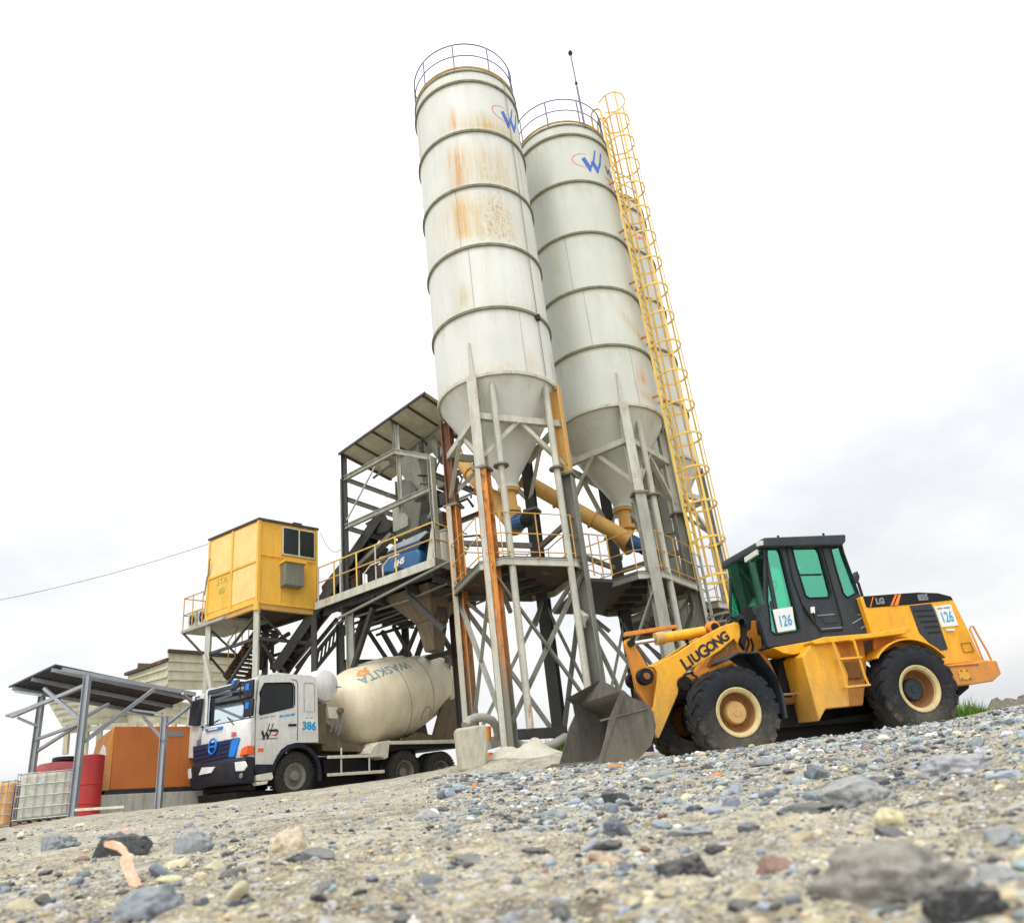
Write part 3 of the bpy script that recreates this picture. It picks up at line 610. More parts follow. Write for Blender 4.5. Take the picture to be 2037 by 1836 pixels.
# the rods and ladder on the middle silo
mz=PZ(c8(1365,710),ZS[0]+.2)
mst=thing('lightning_rod',(mz[0],mz[1],ZS[0]+.15),'thin dark lightning rod rising from the roof of the middle silo','lightning rod')
top=PD(c8(1270,200),math.hypot(mz[0],mz[1]))
MB().tube([(mz[0],mz[1],ZS[0]+.1),(mz[0],mz[1],ZS[0]+1.9)],.035,8).tube([(mz[0],mz[1],ZS[0]+1.9),(mz[0],mz[1],top[2])],.024,8).build('pole','rail_blue',mst)
MB().lathe([(0,-.08),(.06,-.07),(.075,0),(.06,.07),(0,.08)],(mz[0],mz[1],top[2]),n=16).build('tip','black_metal',mst)
MB().lathe([(0,-.05),(.045,-.04),(.045,.04),(0,.05)],(mz[0],mz[1],ZS[0]+2.05),n=12).build('coupling','black_metal',mst)
# caged ladder
lad=thing('caged_ladder',(4.26,20.03,GZ),'yellow caged ladder running up the full height of the middle silo','ladder')
th=R_(-29); n_=np.array([math.cos(th),math.sin(th)]); t_=np.array([-math.sin(th),math.cos(th)]); ctr=np.array([SB[0],SB[1]])+n_*(RS+.20)
ZB,ZT=3.0,ZS[0]+1.35
for s in (-1,1):
    q=ctr+t_*.22*s
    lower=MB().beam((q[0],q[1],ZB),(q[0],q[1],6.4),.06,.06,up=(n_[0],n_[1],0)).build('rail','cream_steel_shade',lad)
    MB().beam((q[0],q[1],6.4),(q[0],q[1],ZT-.3),.065,.065,up=(n_[0],n_[1],0)).build('rail','yellow_steel',lad)
    qi=q-n_*.35; MB().tube([(q[0],q[1],ZT-.3),*[tuple([*(q-n_*(.17-.17*math.cos(a))),ZT-.3+.2*math.sin(a)]) for a in np.linspace(.3,math.pi,7)],(qi[0],qi[1],ZS[0]+.2)],.03,8).build('top_handle','rust_yellow_pipe',lad)
z=ZB+.1
nr=0
while z<ZT-.4:
    a=ctr-t_*.22; b=ctr+t_*.22; MB().tube([(*a,z),(*b,z)],.016,6).build('rung','yellow_steel' if z>6.3 else 'cream_steel_shade',lad); z+=.3 if nr<45 else .31; nr+=1
cc_=ctr+n_*.38; hz=np.arange(4.75,ZT,.95); angs=np.linspace(-125,125,19)
def hp(a,z,r=.40): a=R_(a); v=cc_+n_*(r*math.cos(a))+t_*(r*math.sin(a)); return (v[0],v[1],z)
for i,z in enumerate(list(hz)+[ZT+.05]):
    pts=[(*(ctr-t_*.24),z)]+[hp(a,z) for a in angs]+[(*(ctr+t_*.24),z)]
    mb=MB(); 
    for p,q in zip(pts,pts[1:]): mb.beam(p,q,.022,.055)
    mb.build('hoop','yellow_steel' if z>5.5 else 'grey_steel',lad)
for a in (-100,-55,0,55,100):
    d=Vector(hp(a,0))-Vector((*cc_,0)); MB().beam(hp(a,hz[0] if abs(a)<60 else hz[1],.39),hp(a,ZT+.05,.39),.055,.016,up=tuple(d)).build('cage_strap','yellow_steel' if abs(a)<60 else 'rust_yellow_pipe',lad)
for z in np.arange(10.9,20,1.9):
    for s in (-1,1):
        q=ctr+t_*.2*s; i_=q-n_*.27; MB().beam((q[0],q[1],z),(i_[0],i_[1],z),.05).build('bracket','rusty_orange_steel',lad)
x,y=XYat(c5b(175,0),12.5); q0=PD(c5b(440,1800),math.hypot(x,y)); MB().tube([(x,y,17.5),(x,y,10.4),(q0[0],q0[1],q0[2])],.03,8).build('downpipe','cream_steel',siloB)
# ------------------------------------------------------------------ more materials and helpers
from mathutils.geometry import tessellate_polygon
def plate(mb,outer,holes,y0,y1):
    """flat plate in the local x-z plane with openings, thickness y0..y1"""
    loops=[outer]+list(holes); tr=tessellate_polygon([[Vector((a,b,0)) for a,b in L] for L in loops]); fl=[p for L in loops for p in L]; n=len(fl)
    vs=[(a,y0,b) for a,b in fl]+[(a,y1,b) for a,b in fl]; fs=[tuple(t_) for t_ in tr]+[tuple(i+n for i in t_[::-1]) for t_ in tr]; o=0
    for L in loops:
        k=len(L); fs+=[(o+i,o+(i+1)%k,o+(i+1)%k+n,o+i+n) for i in range(k)]; o+=k
    mb.add(vs,fs); return mb
def glass(name,col,dens=.5,refl=.25):
    m_=bpy.data.materials.new(name); m_.use_nodes=True; n=m_.node_tree.nodes; l=m_.node_tree.links; n.remove(n['Principled BSDF'])
    tr=n.new('ShaderNodeBsdfTransparent'); tr.inputs[0].default_value=(*col,1); gl=n.new('ShaderNodeBsdfGlossy'); gl.inputs['Color'].default_value=(.30,.86,.64,1) if 'teal' in name else (.8,.9,.95,1); gl.inputs['Roughness'].default_value=.04 if name!='dark_glass' else .25
    df=n.new('ShaderNodeBsdfDiffuse'); df.inputs[0].default_value=(col[0]*.35,col[1]*.35,col[2]*.35,1)
    a=n.new('ShaderNodeMixShader'); a.inputs[0].default_value=dens; l.new(tr.outputs[0],a.inputs[1]); l.new(df.outputs[0],a.inputs[2])
    fr_=n.new('ShaderNodeFresnel'); fr_.inputs[0].default_value=1.5; mr=n.new('ShaderNodeMapRange'); mr.inputs[3].default_value=refl*.4; mr.inputs[4].default_value=1; l.new(fr_.outputs[0],mr.inputs[0])
    b=n.new('ShaderNodeMixShader'); l.new(mr.outputs[0],b.inputs[0]); l.new(a.outputs[0],b.inputs[1]); l.new(gl.outputs[0],b.inputs[2]); l.new(b.outputs[0],n['Material Output'].inputs[0]); MATS[name]=m_; return m_
glass('teal_glass',(.30,.88,.70),.04,.55); glass('dark_glass',(.012,.014,.02),.85,.06); glass('clear_glass',(.20,.50,.46),.62,.38)
paint('loader_yellow',(.88,.43,.010),(.26,.14,.05),.5,rust=(.14,.05,.02),ramt=.22,rough=.4,scale=1.5,low=.45,lowz=(.3,1.5))
paint('loader_orange',(.74,.27,.015),(.22,.12,.05),.6,rust=(.12,.04,.02),ramt=.35,rough=.55,scale=1.5,low=.4,lowz=(.3,1.5))
paint('charcoal_paint',(.020,.030,.040),(.10,.10,.095),.45,rough=.5,scale=1.5,spec=.35)
paint('tyre_rubber',(.008,.011,.017),(.07,.065,.055),.4,rough=.8,scale=3,streak=False,bump=.4,spec=.3,low=.4,lowz=(-.1,.7))
paint('dusty_tyre',(.018,.018,.017),(.13,.115,.09),.6,rough=.85,scale=3,streak=False,bump=.4,spec=.25)
paint('rim_cream',(.60,.49,.24),(.30,.20,.09),.8,rust=(.25,.10,.03),ramt=.2,rough=.5,scale=3)
paint('hub_rust',(.28,.12,.03),(.10,.06,.03),.7,rust=(.12,.05,.02),ramt=.5,rough=.8,scale=4)
paint('hub_tan',(.58,.36,.13),(.30,.16,.06),.5,rust=(.25,.1,.03),ramt=.2,rough=.6,scale=4)
paint('bucket_steel',(.085,.08,.07),(.26,.225,.17),.6,rust=(.15,.08,.04),ramt=.25,rough=.5,scale=1.6,metal=.25,bump=.4,low=.35,lowz=(-.1,.7))
paint('white_board',(.78,.80,.80),(.5,.5,.45),.3,rough=.5,scale=2); paint('sign_blue',(.0,.33,.60),(.3,.5,.6),.2,rough=.5)
paint('ink_black',(.01,.01,.012),(.15,.12,.1),.25,rough=.5); paint('chrome',(.7,.7,.72),(.3,.3,.3),.2,rough=.2,metal=1)
paint('lamp_glass',(.75,.76,.74),(.4,.4,.38),.3,rough=.15); paint('stripe_orange',(.85,.22,.02),(.4,.2,.1),.2,rough=.4)
paint('faded_grey_print',(.20,.21,.24),(.1,.1,.1),.4,rough=.5)
def wheel(fr,c,R,W,rimr,parent,side=-1,hub='hub_rust',hubcol='hub_tan',tyre='tyre_rubber',lugs=20,dish=.16,hubout=.10):
    """wheel whose outer face looks along local y*side; c=(x,y_outer,z)"""
    s=-side; ax=(0,s,0); P=[(rimr,.02),(rimr+.02,-.0),(rimr+.07,-.022),(rimr+(R-rimr)*.55,-.03),(R-.07,-.005),(R-.03,.03),(R-.022,.08),(R-.03,W*.5),(R-.022,W-.08),(R-.03,W-.03),(R-.07,W+.005),(rimr+.07,W+.02),(rimr,W-.02),(rimr-.02,W*.5)]
    wh=MB(fr).lathe(P,c,ax,n=64).build('wheel',tyre,parent)
    lb=MB(fr); cx,cy,cz=c
    for i in range(lugs):
        for half in (0,1):
            a0=2*math.pi*(i+.5*half)/lugs; yb=W*.5; yo=(.0 if half==0 else W); da=2*math.pi/lugs*.75
            def pt(a,y,r): return (cx+r*math.cos(a),cy+s*y,cz+r*math.sin(a))
            w_=math.pi/lugs*.62; yi=yb+(.03 if half==0 else -.03); vs=[]
            for r in (R-.06,R+.0):
                k=1 if r>R-.05 else 1.15
                vs+=[pt(a0-w_*k,yo,r),pt(a0+w_*k,yo,r),pt(a0+da+w_*k,yi,r),pt(a0+da-w_*k,yi,r)]
            # shoulder block reaching down the side wall
            vs2=[]; ys=-.012 if half==0 else W+.012
            for r in (R-.12,R-.012):
                vs2+=[pt(a0-w_,ys,r),pt(a0+w_,ys,r),pt(a0+w_,yo+(.06 if half==0 else -.06),r),pt(a0-w_,yo+(.06 if half==0 else -.06),r)]
            F=[(0,3,2,1),(4,5,6,7),(0,1,5,4),(1,2,6,5),(2,3,7,6),(3,0,4,7)]
            lb.add(vs,F); lb.add(vs2,F)
    lb.build('tread',tyre,wh,bevel=.008)
    MB(fr).lathe([(rimr-.01,.05),(rimr+.012,.015),(rimr+.022,-.012),(rimr+.008,-.02),(rimr-.02,-.012),(rimr-.045,.01),(rimr-.055,.06)],c,ax,n=56).build('rim','rim_cream',wh)
    dsk=MB(fr).lathe([(rimr-.05,.04),(rimr-.07,dish*.7),(rimr-.10,dish),(rimr*.45,dish+.02),(0,dish+.02)],c,ax,n=48)
    for i in range(12):
        a=2*math.pi*i/12; r=rimr*.62; dsk.lathe([(.016,.01),(.016,-.03),(0,-.03)],(cx+r*math.cos(a),cy+s*(dish+.02),cz+r*math.sin(a)),ax,n=6,smooth=False)
    dsk.build('rim_disc',hub,wh)
    MB(fr).lathe([(rimr*.52,dish+.02),(rimr*.50,dish-hubout*.7),(rimr*.44,dish-hubout),(rimr*.18,dish-hubout),(rimr*.16,dish-hubout-.01),(0,dish-hubout-.01)],c,ax,n=36).build('hub',hubcol,wh)
    return wh
def ringpts(x,z,r,a0=0,a1=360,n=24): return arc(x,z,r,a0,a1,n)
# ------------------------------------------------------------------ wheel loader
LF=Fr((2.985,13.32,1.075),13,6.0)
ld_=thing('wheel_loader',tuple(LF.o),'yellow wheel loader with a dark cab and green glass, its bucket lowered to the ground','wheel loader',rot=LF.ang)
fw=LF.at(c7b(1285,1325)); rw=LF.at(c8b(965,1115)); Rt=.69
wheel(LF,(fw[0],0,fw[2]),Rt,.45,.345,ld_,lugs=18); wheel(LF,(rw[0],0,rw[2]),Rt,.45,.345,ld_,hubcol='charcoal_paint',lugs=18,dish=.2,hubout=.06)
wheel(LF,(fw[0],2.3,fw[2]),Rt,.45,.345,ld_,side=1,lugs=18); wheel(LF,(rw[0],2.3,rw[2]),Rt,.45,.345,ld_,side=1,lugs=18)
# bucket
Q=lambda c,pts,y: [LF.xz(c(*p),y) for p in pts]
side=Q(c6,[(1478,1318),(1740,1288),(1838,1185),(1868,1060),(1850,960),(1795,895),(1715,870),(1640,812),(1600,905),(1555,1010),(1525,1150)],-.06)
bk=MB(LF).prism(side,-.06,-.02).prism(side,2.32,2.36)
sh=[side[0],side[1],side[2],side[3],side[4],side[5],side[6],side[7]]
cxm=sum(p[0] for p in sh)/8; czm=sum(p[1] for p in sh)/8; inn=[(p[0]+(cxm-p[0])*.05,p[1]+(czm-p[1])*.05) for p in sh]
bk.prism(sh+inn[::-1],-.02,2.32); bko=bk.build('bucket','bucket_steel',ld_,bevel=.008)
tp=side[7]; sg=MB(LF)
n0=(tp[0],-.04,tp[1]-.02); f0=(tp[0],2.34,tp[1]-.02); tip_=LF.at(c6(1262,874),2.34); ap=LF.at(c6(1495,748),1.25)
vs=[n0,f0,(tip_[0],2.34,tip_[2]),(ap[0],1.25,ap[2])]
sg.add(vs+[(a_+.03,b_,c_-.01) for a_,b_,c_ in vs],[(0,3,1),(1,3,2),(4,5,7),(5,6,7),(0,1,5,4),(1,2,6,5),(2,3,7,6),(3,0,4,7)])
sg.build('spill_guard','bucket_steel',bko)
MB(LF).prism([(tp[0],tp[1]-.01),(tip_[0],tip_[2]),(tip_[0]+.12,tip_[2]-.10),(side[8][0],side[8][1])],2.32,2.36).build('side_tip','bucket_steel',bko)
ce=MB(LF).prism([(side[0][0]-.14,side[0][1]-.0),(side[0][0]+.02,side[0][1]+.035),(side[0][0]+.25,side[0][1]+.02),(side[0][0]+.25,side[0][1]-.02)],-.08,2.38).build('cutting_edge','bucket_steel',bko)
for i in range(9):
    y=.0+i*.285; MB(LF).prism([(side[0][0]-.30,side[0][1]-.005),(side[0][0]-.1,side[0][1]+.06),(side[0][0]+.02,side[0][1]+.05),(side[0][0]+.02,side[0][1]-.02)],y-.04,y+.04).build('tooth','bucket_steel',bko,bevel=.006)
MB(LF).beam((side[0][0]+.1,-.075,side[0][1]+.6),(side[2][0]+.02,-.075,side[0][1]+.72),.02,.025).build('wear_strip','bucket_steel',bko)
MB(LF).prism(Q(c6,[(1640,812),(1668,830),(1600,1000),(1545,1160),(1500,1316),(1478,1318),(1525,1150),(1555,1010)],-.08),-.085,-.055).build('side_cutter','bucket_steel',bko)
# boom
boom=Q(c7b,[(1240,322),(1100,365),(800,530),(620,655),(520,705),(400,765),(290,815),(345,830),(378,880),(375,960),(345,1250),(305,1345),(360,1605),(400,1615),(480,1430),(612,1120),(618,1050),(612,985),(700,880),(860,780),(1000,690),(1085,635),(1235,505),(1275,560),(1310,480),(1300,330)],.55)
for y in (.55,1.10):
    bo=MB(LF).prism(boom,y,y+.09).build('boom_arm','loader_yellow',ld_,bevel=.012)
    if y<1:
        bx,bz=LF.xz(c7b(885,660),.55); ex,ez=LF.xz(c7b(640,815),.55); gx,gz=LF.xz(c7b(1120,480),.55); an=math.atan2(gz-ez,gx-ex); L=math.hypot(gx-ex,gz-ez)
        # capitals L and G taller than the rest, as painted
        mb=MB(LF)
        def put_txt(s,size,cx): 
            decal(mb,text2d(s,size,.009,.0),lambda a,b: (bx+(cx+a)*math.cos(an)-b*math.sin(an),.545,bz+(cx+a)*math.sin(an)+b*math.cos(an)))
        xx=-L*.47
        for ch,sz,wd in (('L',.27,.15),('I',.215,.085),('U',.215,.16),('G',.27,.19),('O',.215,.165),('N',.215,.165),('G',.215,.16)):
            put_txt(ch,sz,xx+wd/2); xx+=wd*L/1.02
        mb.build('lettering','ink_black',bo)
    px,pz=LF.xz(c7b(255,925),.55); MB(LF).lathe([(0,-.02),(.12,-.02),(.13,0),(.13,.13)],(px,y,pz),(0,1,0),n=28).build('pivot_pin','black_metal',bo)
lever=Q(c7b,[(15,560),(28,518),(65,503),(100,520),(125,575),(200,690),(268,812),(350,830),(378,880),(375,960),(345,1080),(320,1300),(295,1330),(230,1200),(150,1080),(118,900),(85,790),(60,680)],.78)
MB(LF).prism(lever,.78,.90).build('tilt_lever','loader_orange',ld_,bevel=.01)
lp=Q(c7b,[(65,565),(995,385)],.84); k=MB(LF)
def at2(p,q,t_): return (p[0]+(q[0]-p[0])*t_,p[1]+(q[1]-p[1])*t_)
p0,p1=lp; m1=at2(p0,p1,.33); m2=at2(p0,p1,.9)
rod=LF.xz(c7b(350,520),.84); bar0=LF.xz(c7b(370,510),.84); bar1=LF.xz(c7b(900,425),.84)
tcyl=MB(LF).tube([(bar0[0],0.84,bar0[1]),(bar1[0],0.84,bar1[1])],.085,20).build('tilt_cylinder','loader_yellow',ld_)
MB(LF).tube([(p0[0],0.84,p0[1]),(rod[0],0.84,rod[1])],.035,14).build('piston_rod','chrome',tcyl)
MB(LF).tube([(bar0[0]-.02,0.84,bar0[1]),(bar0[0]+.12,0.84,bar0[1]+.015)],.105,20).build('cylinder_head','hub_tan',tcyl)
MB(LF).lathe([(0,-.09),(.06,-.09),(.09,-.085),(.11,-.07),(.11,.07),(.09,.085),(0,.09)],(p1[0],0.84,p1[1]),(0,1,0),n=24).build('cylinder_eye','loader_orange',tcyl)
MB(LF).lathe([(0,-.11),(.065,-.11),(.065,.11),(0,.11)],(p1[0],0.84,p1[1]),(0,1,0),n=20).build('pin','black_metal',tcyl)
MB(LF).lathe([(0,-.09),(.055,-.09),(.055,.16),(0,.16)],(p0[0],0.78,p0[1]),(0,1,0),n=20).build('pin','black_metal',ld_)
lk=Q(c7b,[(18,432),(20,482),(600,385),(605,345)],1.2); MB(LF).prism(lk,1.2,1.3).build('lift_link','loader_orange',ld_,bevel=.008)
hs=Q(c7b,[(380,470),(560,465),(640,500),(700,470),(720,560),(690,700)],.95); MB(LF).tube([(a,.95,b) for a,b in hs],.022,8).build('hydraulic_hose','black_metal',ld_)
hs=Q(c7b,[(440,480),(560,500),(700,520),(745,600),(740,700)],.9); MB(LF).tube([(a,.9,b) for a,b in hs],.02,8).build('hydraulic_hose','black_metal',ld_)
# front frame
tw=Q(c7b,[(1240,520),(1300,330),(1475,300),(1500,455),(1535,480),(1560,650),(1640,760),(1700,900),(1700,1350),(1100,1350),(900,1000),(1000,760)],.78)
MB(LF).prism(tw,.78,1.55).build('front_frame','loader_orange',ld_,bevel=.01)
MB(LF).prism(Q(c7b,[(1050,650),(1235,510),(1270,640),(1140,730),(960,820)],.62),.62,.78).build('frame_bracket','hub_rust',ld_)
lc=Q(c7b,[(740,960),(900,820),(1270,750)],.5); MB(LF).tube([(lc[0][0],.72,lc[0][1]),(lc[2][0],.72,lc[2][1])],.07,16).build('lift_cylinder','loader_orange',ld_)
p_=Q(c7b,[(690,1010)],.5)[0]; MB(LF).lathe([(0,-.03),(.10,-.03),(.12,0),(.12,.16)],(p_[0],.5,p_[1]),(0,1,0),n=24).build('pivot_pin','black_metal',ld_)
ft=Q(c7b,[(1120,742),(1275,655),(1500,648),(1620,800),(1710,930),(1790,1150),(1832,1392)],.0)
mb=MB(LF); ft2=[(a,b-.03) for a,b in ft]; ft2[-1]=(ft[-1][0]-.05,ft[-1][1]); ft2[-2]=(ft[-2][0]-.04,ft[-2][1]-.01); mb.prism(ft+ft2[::-1],-.02,.5)
fo=mb.build('front_fender','charcoal_paint',ld_,bevel=.006)
MB(LF).prism([ft[1],ft[2],ft[3],ft[4],ft[5],ft[6],(ft[6][0]-.12,ft[6][1]),(ft[5][0]-.14,ft[5][1]-.05),(ft[4][0]-.16,ft[4][1]-.06),(ft[3][0]-.16,ft[3][1]-.1),(ft[2][0]-.14,ft[2][1]-.14)],.48,.5).build('fender_web','charcoal_paint',fo)
# work lamp stalk
st=Q(c7b,[(1330,158),(1432,150),(1450,215),(1492,255),(1480,295),(1430,300),(1425,400),(1385,420),(1360,630),(1310,560),(1335,400),(1310,300),(1345,245)],.5)
MB(LF).prism(st,.5,.6).build('lamp_bracket','black_metal',ld_,bevel=.008)
x,z=Q(c7b,[(1345,330)],.48)[0]; MB(LF).lathe([(0,-.02),(.05,-.02),(.06,.02),(.06,.10)],(x,.48,z),(-.7,-.7,0),n=18).build('lamp','charcoal_paint',ld_)
ms=Q(c7b,[(1160,300),(1195,262),(1270,300)],1.3); MB(LF).tube([(a,1.3,b) for a,b in ms],.015,6).build('mirror_stalk','black_metal',ld_)
# cab
yc0,yc1=.42,1.86
outer=Q(c7c,[(600,228),(1390,215),(1412,300),(1572,735),(1705,1112),(1060,1186),(640,1248),(600,1110),(560,980),(632,812),(622,700),(618,400)],yc0)
h1=Q(c7c,[(632,262),(742,246),(775,300),(962,1060),(945,1085),(715,1120),(672,1085),(650,830),(640,800)],yc0)
h2=Q(c7c,[(905,236),(1120,232),(1150,262),(1170,300),(1278,710),(1262,748),(1060,756),(1020,730),(925,420),(885,262)],yc0)
h3=Q(c7c,[(1272,258),(1378,236),(1398,300),(1545,695),(1442,752),(1398,705),(1330,480)],yc0)
cab=plate(MB(LF),outer,[h1,h2,h3],yc0,yc0+.07); plate(cab,outer,[h1,h2,h3],yc1-.07,yc1)
xf=(outer[0][0]+outer[-1][0])/2; zs=outer[-4][1]; zr=outer[0][1]; zf=outer[2][1]
xr0,zr0=outer[1]; xr1,zr1=outer[3]; xr2,zr2=outer[4]
cab.beam((xf+.03,yc0+.03,zs),(xf+.03,yc0+.03,zr),.06,.06); cab.beam((xf+.03,yc1-.03,zs),(xf+.03,yc1-.03,zr),.06,.06)
cab.box(xf-.02,xf+.3,yc0+.07,yc1-.07,outer[6][1],outer[6][1]+.55)
cab.prism([(outer[6][0],outer[6][1]),(outer[4][0],outer[4][1]),(outer[4][0]-.05,outer[4][1]+.2),(xf+.1,outer[6][1]+.2)],yc0+.07,yc1-.07)
cab.prism([(xr2-.06,zr2),(xr2,zr2),(xr1,zr1),(xr1-.06,zr1)],yc0+.07,yc1-.07)
cab.build('cab','charcoal_paint',ld_,bevel=.012); cabo=[c for c in ld_.children if c.name.startswith('cab')][-1]
# lower front panel and windscreen
fp=[LF.atx(c7c(*p),xf-.03)[1:] for p in [(520,960),(590,1240)]]
wsb=LF.atx(c7c(500,860),xf)[2]
MB(LF).box(xf-.05,xf-.01,yc0,yc1,outer[6][1]+.02,wsb).build('front_panel','charcoal_paint',cabo,bevel=.02)
MB(LF).box(xf-.018,xf-.006,yc0+.05,yc1-.05,wsb,zr-.02).build('windscreen','teal_glass',cabo)
for i,h in enumerate((h1,h2,h3)):
    nm='window'
    MB(LF).prism(h,yc0+.03,yc0+.04).build(nm,'teal_glass',cabo); MB(LF).prism(h,yc1-.04,yc1-.03).build(nm,'teal_glass',cabo)
    hs_=[(a,yc0-.008,b) for a,b in h]; MB(LF).tube(hs_,.014,6,closed=True).build('window_seal','black_metal',cabo)
MB(LF).prism([(xr1-.04,zr1+.02),(xr1-.025,zr1+.02),(xr0-.025,zr0-.02),(xr0-.04,zr0-.02)],yc0+.08,yc1-.08).build('rear_window','teal_glass',cabo)
q=LF.xz(c7c(950,520),yc0); q2=LF.xz(c7c(1190,515),yc0); MB(LF).beam((q[0],yc0+.02,q[1]),(q2[0],yc0+.02,q2[1]),.02,.025).build('window_bar','black_metal',cabo)
q=LF.xz(c7c(1115,330),yc1); q2=LF.xz(c7c(1160,515),yc1); MB(LF).beam((q[0],yc1-.05,q[1]),(q2[0],yc1-.05,q2[1]),.03,.03).build('window_bar','black_metal',cabo)
rf=Q(c7c,[(585,190),(600,150),(1415,118),(1422,130),(1420,188),(1388,226),(615,240),(590,232)],yc0-.1)
MB(LF).prism(rf,yc0-.12,yc1+.12).build('roof','charcoal_paint',cabo,bevel=.02)
xv=rf[0][0]-.02
for qd in ([(420,345),(540,268),(545,320),(425,400)],[(532,190),(588,180),(592,225),(545,238)]):
    f=[LF.atx(c7c(*p),xv) for p in qd]; vs=[(xv-.03,q[1],q[2]) for q in f]+[(xv+.02,q[1],q[2]) for q in f]
    MB(LF).add(vs,[(0,1,2,3),(7,6,5,4),(0,4,5,1),(1,5,6,2),(2,6,7,3),(3,7,4,0)]).build('roof_lamp','lamp_glass',cabo,bevel=.008)
for p in ((748,125),(1203,102)): a,b=LF.xz(c7c(*p),1.1); MB(LF).box(a-.015,a+.015,1.1,1.13,b-.08,b).build('roof_stud','black_metal',cabo)
# door outline, handle, pressed panel
dr=Q(c7c,[(822,205),(1160,190),(1190,260),(1390,1000),(1390,1075),(1180,1095),(1010,880),(890,560)],yc0-.004); MB(LF).tube([(a,yc0-.004,b) for a,b in dr],.012,6,closed=True).build('door_seam','black_metal',cabo)
for pp in ([(1140,930),(1315,915)],[(1180,1065),(1390,1048)]):
    a,b=Q(c7c,pp,yc0-.01); MB(LF).beam((a[0],yc0-.008,a[1]),(b[0],yc0-.008,b[1]),.012,.018).build('door_rib','faded_grey_print',cabo)
a=Q(c7c,[(1075,845),(1115,840),(1120,910),(1080,905)],yc0-.03); MB(LF).prism(a,yc0-.03,yc0).build('door_handle','white_board',cabo,bevel=.006)
a=Q(c7c,[(1140,875),(1330,880),(1350,1000),(1220,1010)],yc0-.012); MB(LF).prism(a,yc0-.012,yc0).build('door_panel','charcoal_paint',cabo,bevel=.006)
for pp in ([(1490,1010),(1600,945)],[(1575,1060),(1625,1030)],[(1545,925),(1565,920)]):
    a,b=Q(c7c,pp,yc0); MB(LF).beam((a[0],yc0-.003,a[1]),(b[0],yc0-.003,b[1]),.01,.02).build('sticker','faded_grey_print',cabo)
hr=Q(c7c,[(1000,830),(1110,1010),(1125,1000),(1100,900)],yc0-.05); MB(LF).tube([(a,yc0-.05,b) for a,b in hr],.012,6).build('grab_handle','black_metal',cabo)
# number board in the front side window
def board(quad,y,parent,txt,top=None):
    f=Q(quad[0],quad[1],y); MB(LF).prism(f,y-.012,y).build('number_board','white_board',parent)
    (x0,z0),(x1,z1),(x2,z2),(x3,z3)=f
    def fn(u,v):  # u right, v up in 0..1
        a=(x0+(x1-x0)*u,z0+(z1-z0)*u); b=(x3+(x2-x3)*u,z3+(z2-z3)*u); return (b[0]+(a[0]-b[0])*v,y-.017,b[1]+(a[1]-b[1])*v)
    mb=MB(LF); decal(mb,text2d(txt,1,.015),lambda a,b: fn(.5+a*.50,.42+b*.68)); mb.build('number','sign_blue',parent)
    mb=MB(LF)
    for u0,u1 in ((.12,.42),(.48,.86)):
        if top: mb.add([fn(u0,.84),fn(u1,.84),fn(u1,.90),fn(u0,.90)],[(0,1,2,3)])
    if top: mb.build('header_print','faded_grey_print',parent)
board((c7c,[(690,872),(885,842),(918,1068),(742,1100)]),yc0-.0,cabo,'126')
# seat, wheel and column inside
MB(LF).box(xf+.75,xf+1.15,.9,1.35,zs+.3,zs+.42).box(xf+1.08,xf+1.2,.9,1.35,zs+.4,zs+1.0).build('seat','black_metal',cabo,bevel=.03)
MB(LF).tube([(xf+.15,1.12,zs+.1),(xf+.38,1.12,zs+.62)],.035,10).build('steering_column','black_metal',cabo)
MB(LF).tube([(xf+.38+.08*math.sin(a)*.6,1.12+.2*math.cos(a),zs+.64+.12*math.sin(a)) for a in np.linspace(0,6.28,20,endpoint=False)],.016,8,closed=True).build('steering_wheel','black_metal',cabo)
mr_=Q(c7c,[(1500,560),(1545,480),(1568,540),(1555,600),(1525,605)],1.9); MB(LF).prism(mr_,1.9,2.05).build('mirror','charcoal_paint',cabo,bevel=.01)
mr_=Q(c7c,[(1550,600),(1580,740)],1.92); MB(LF).beam((mr_[0][0],1.92,mr_[0][1]),(mr_[1][0],1.88,mr_[1][1]),.04).build('mirror_arm','black_metal',cabo)
# floor beam and deck
MB(LF).prism(Q(c7c,[(695,1252),(1062,1188),(1110,1215),(1095,1275),(900,1322),(800,1308)],.3),.3,.9).build('floor_beam','loader_yellow',ld_,bevel=.01)
MB(LF).prism(Q(c7,[(1125,500),(1175,480),(1400,462),(1525,438),(1545,448),(1520,465),(1400,480),(1140,510)],.05),.02,.6).build('deck_step','loader_yellow',ld_,bevel=.01)
MB(LF).prism(Q(c7,[(1088,560),(1130,505),(1228,498),(1282,640),(1288,770),(1188,780),(1160,832)],.12),.12,.95).build('side_tank','loader_yellow',ld_,bevel=.015)
MB(LF).prism(Q(c7,[(1220,500),(1345,490),(1360,600),(1345,765),(1280,770)],.4),.4,.95).build('battery_box','loader_orange',ld_,bevel=.015)
MB(LF).prism(Q(c7,[(1245,585),(1335,578),(1345,650),(1268,655)],.33),.33,.4).build('step_recess','hub_rust',ld_,bevel=.01)
a=Q(c7,[(1266,530)],.1)[0]; MB(LF).lathe([(0,-.03),(.10,-.03),(.11,0),(.11,.1)],(a[0],.34,a[1]),(0,1,0),n=24).build('filler_cap','loader_orange',ld_)
for pp in ([(1198,497),(1215,500),(1240,570),(1262,640),(1275,695)],[(1290,490),(1305,495),(1325,560),(1350,640),(1368,682)]):
    MB(LF).tube([(a,-.0,b) for a,b in Q(c7,pp,0)],.022,10).build('ladder_rail','loader_yellow',ld_)
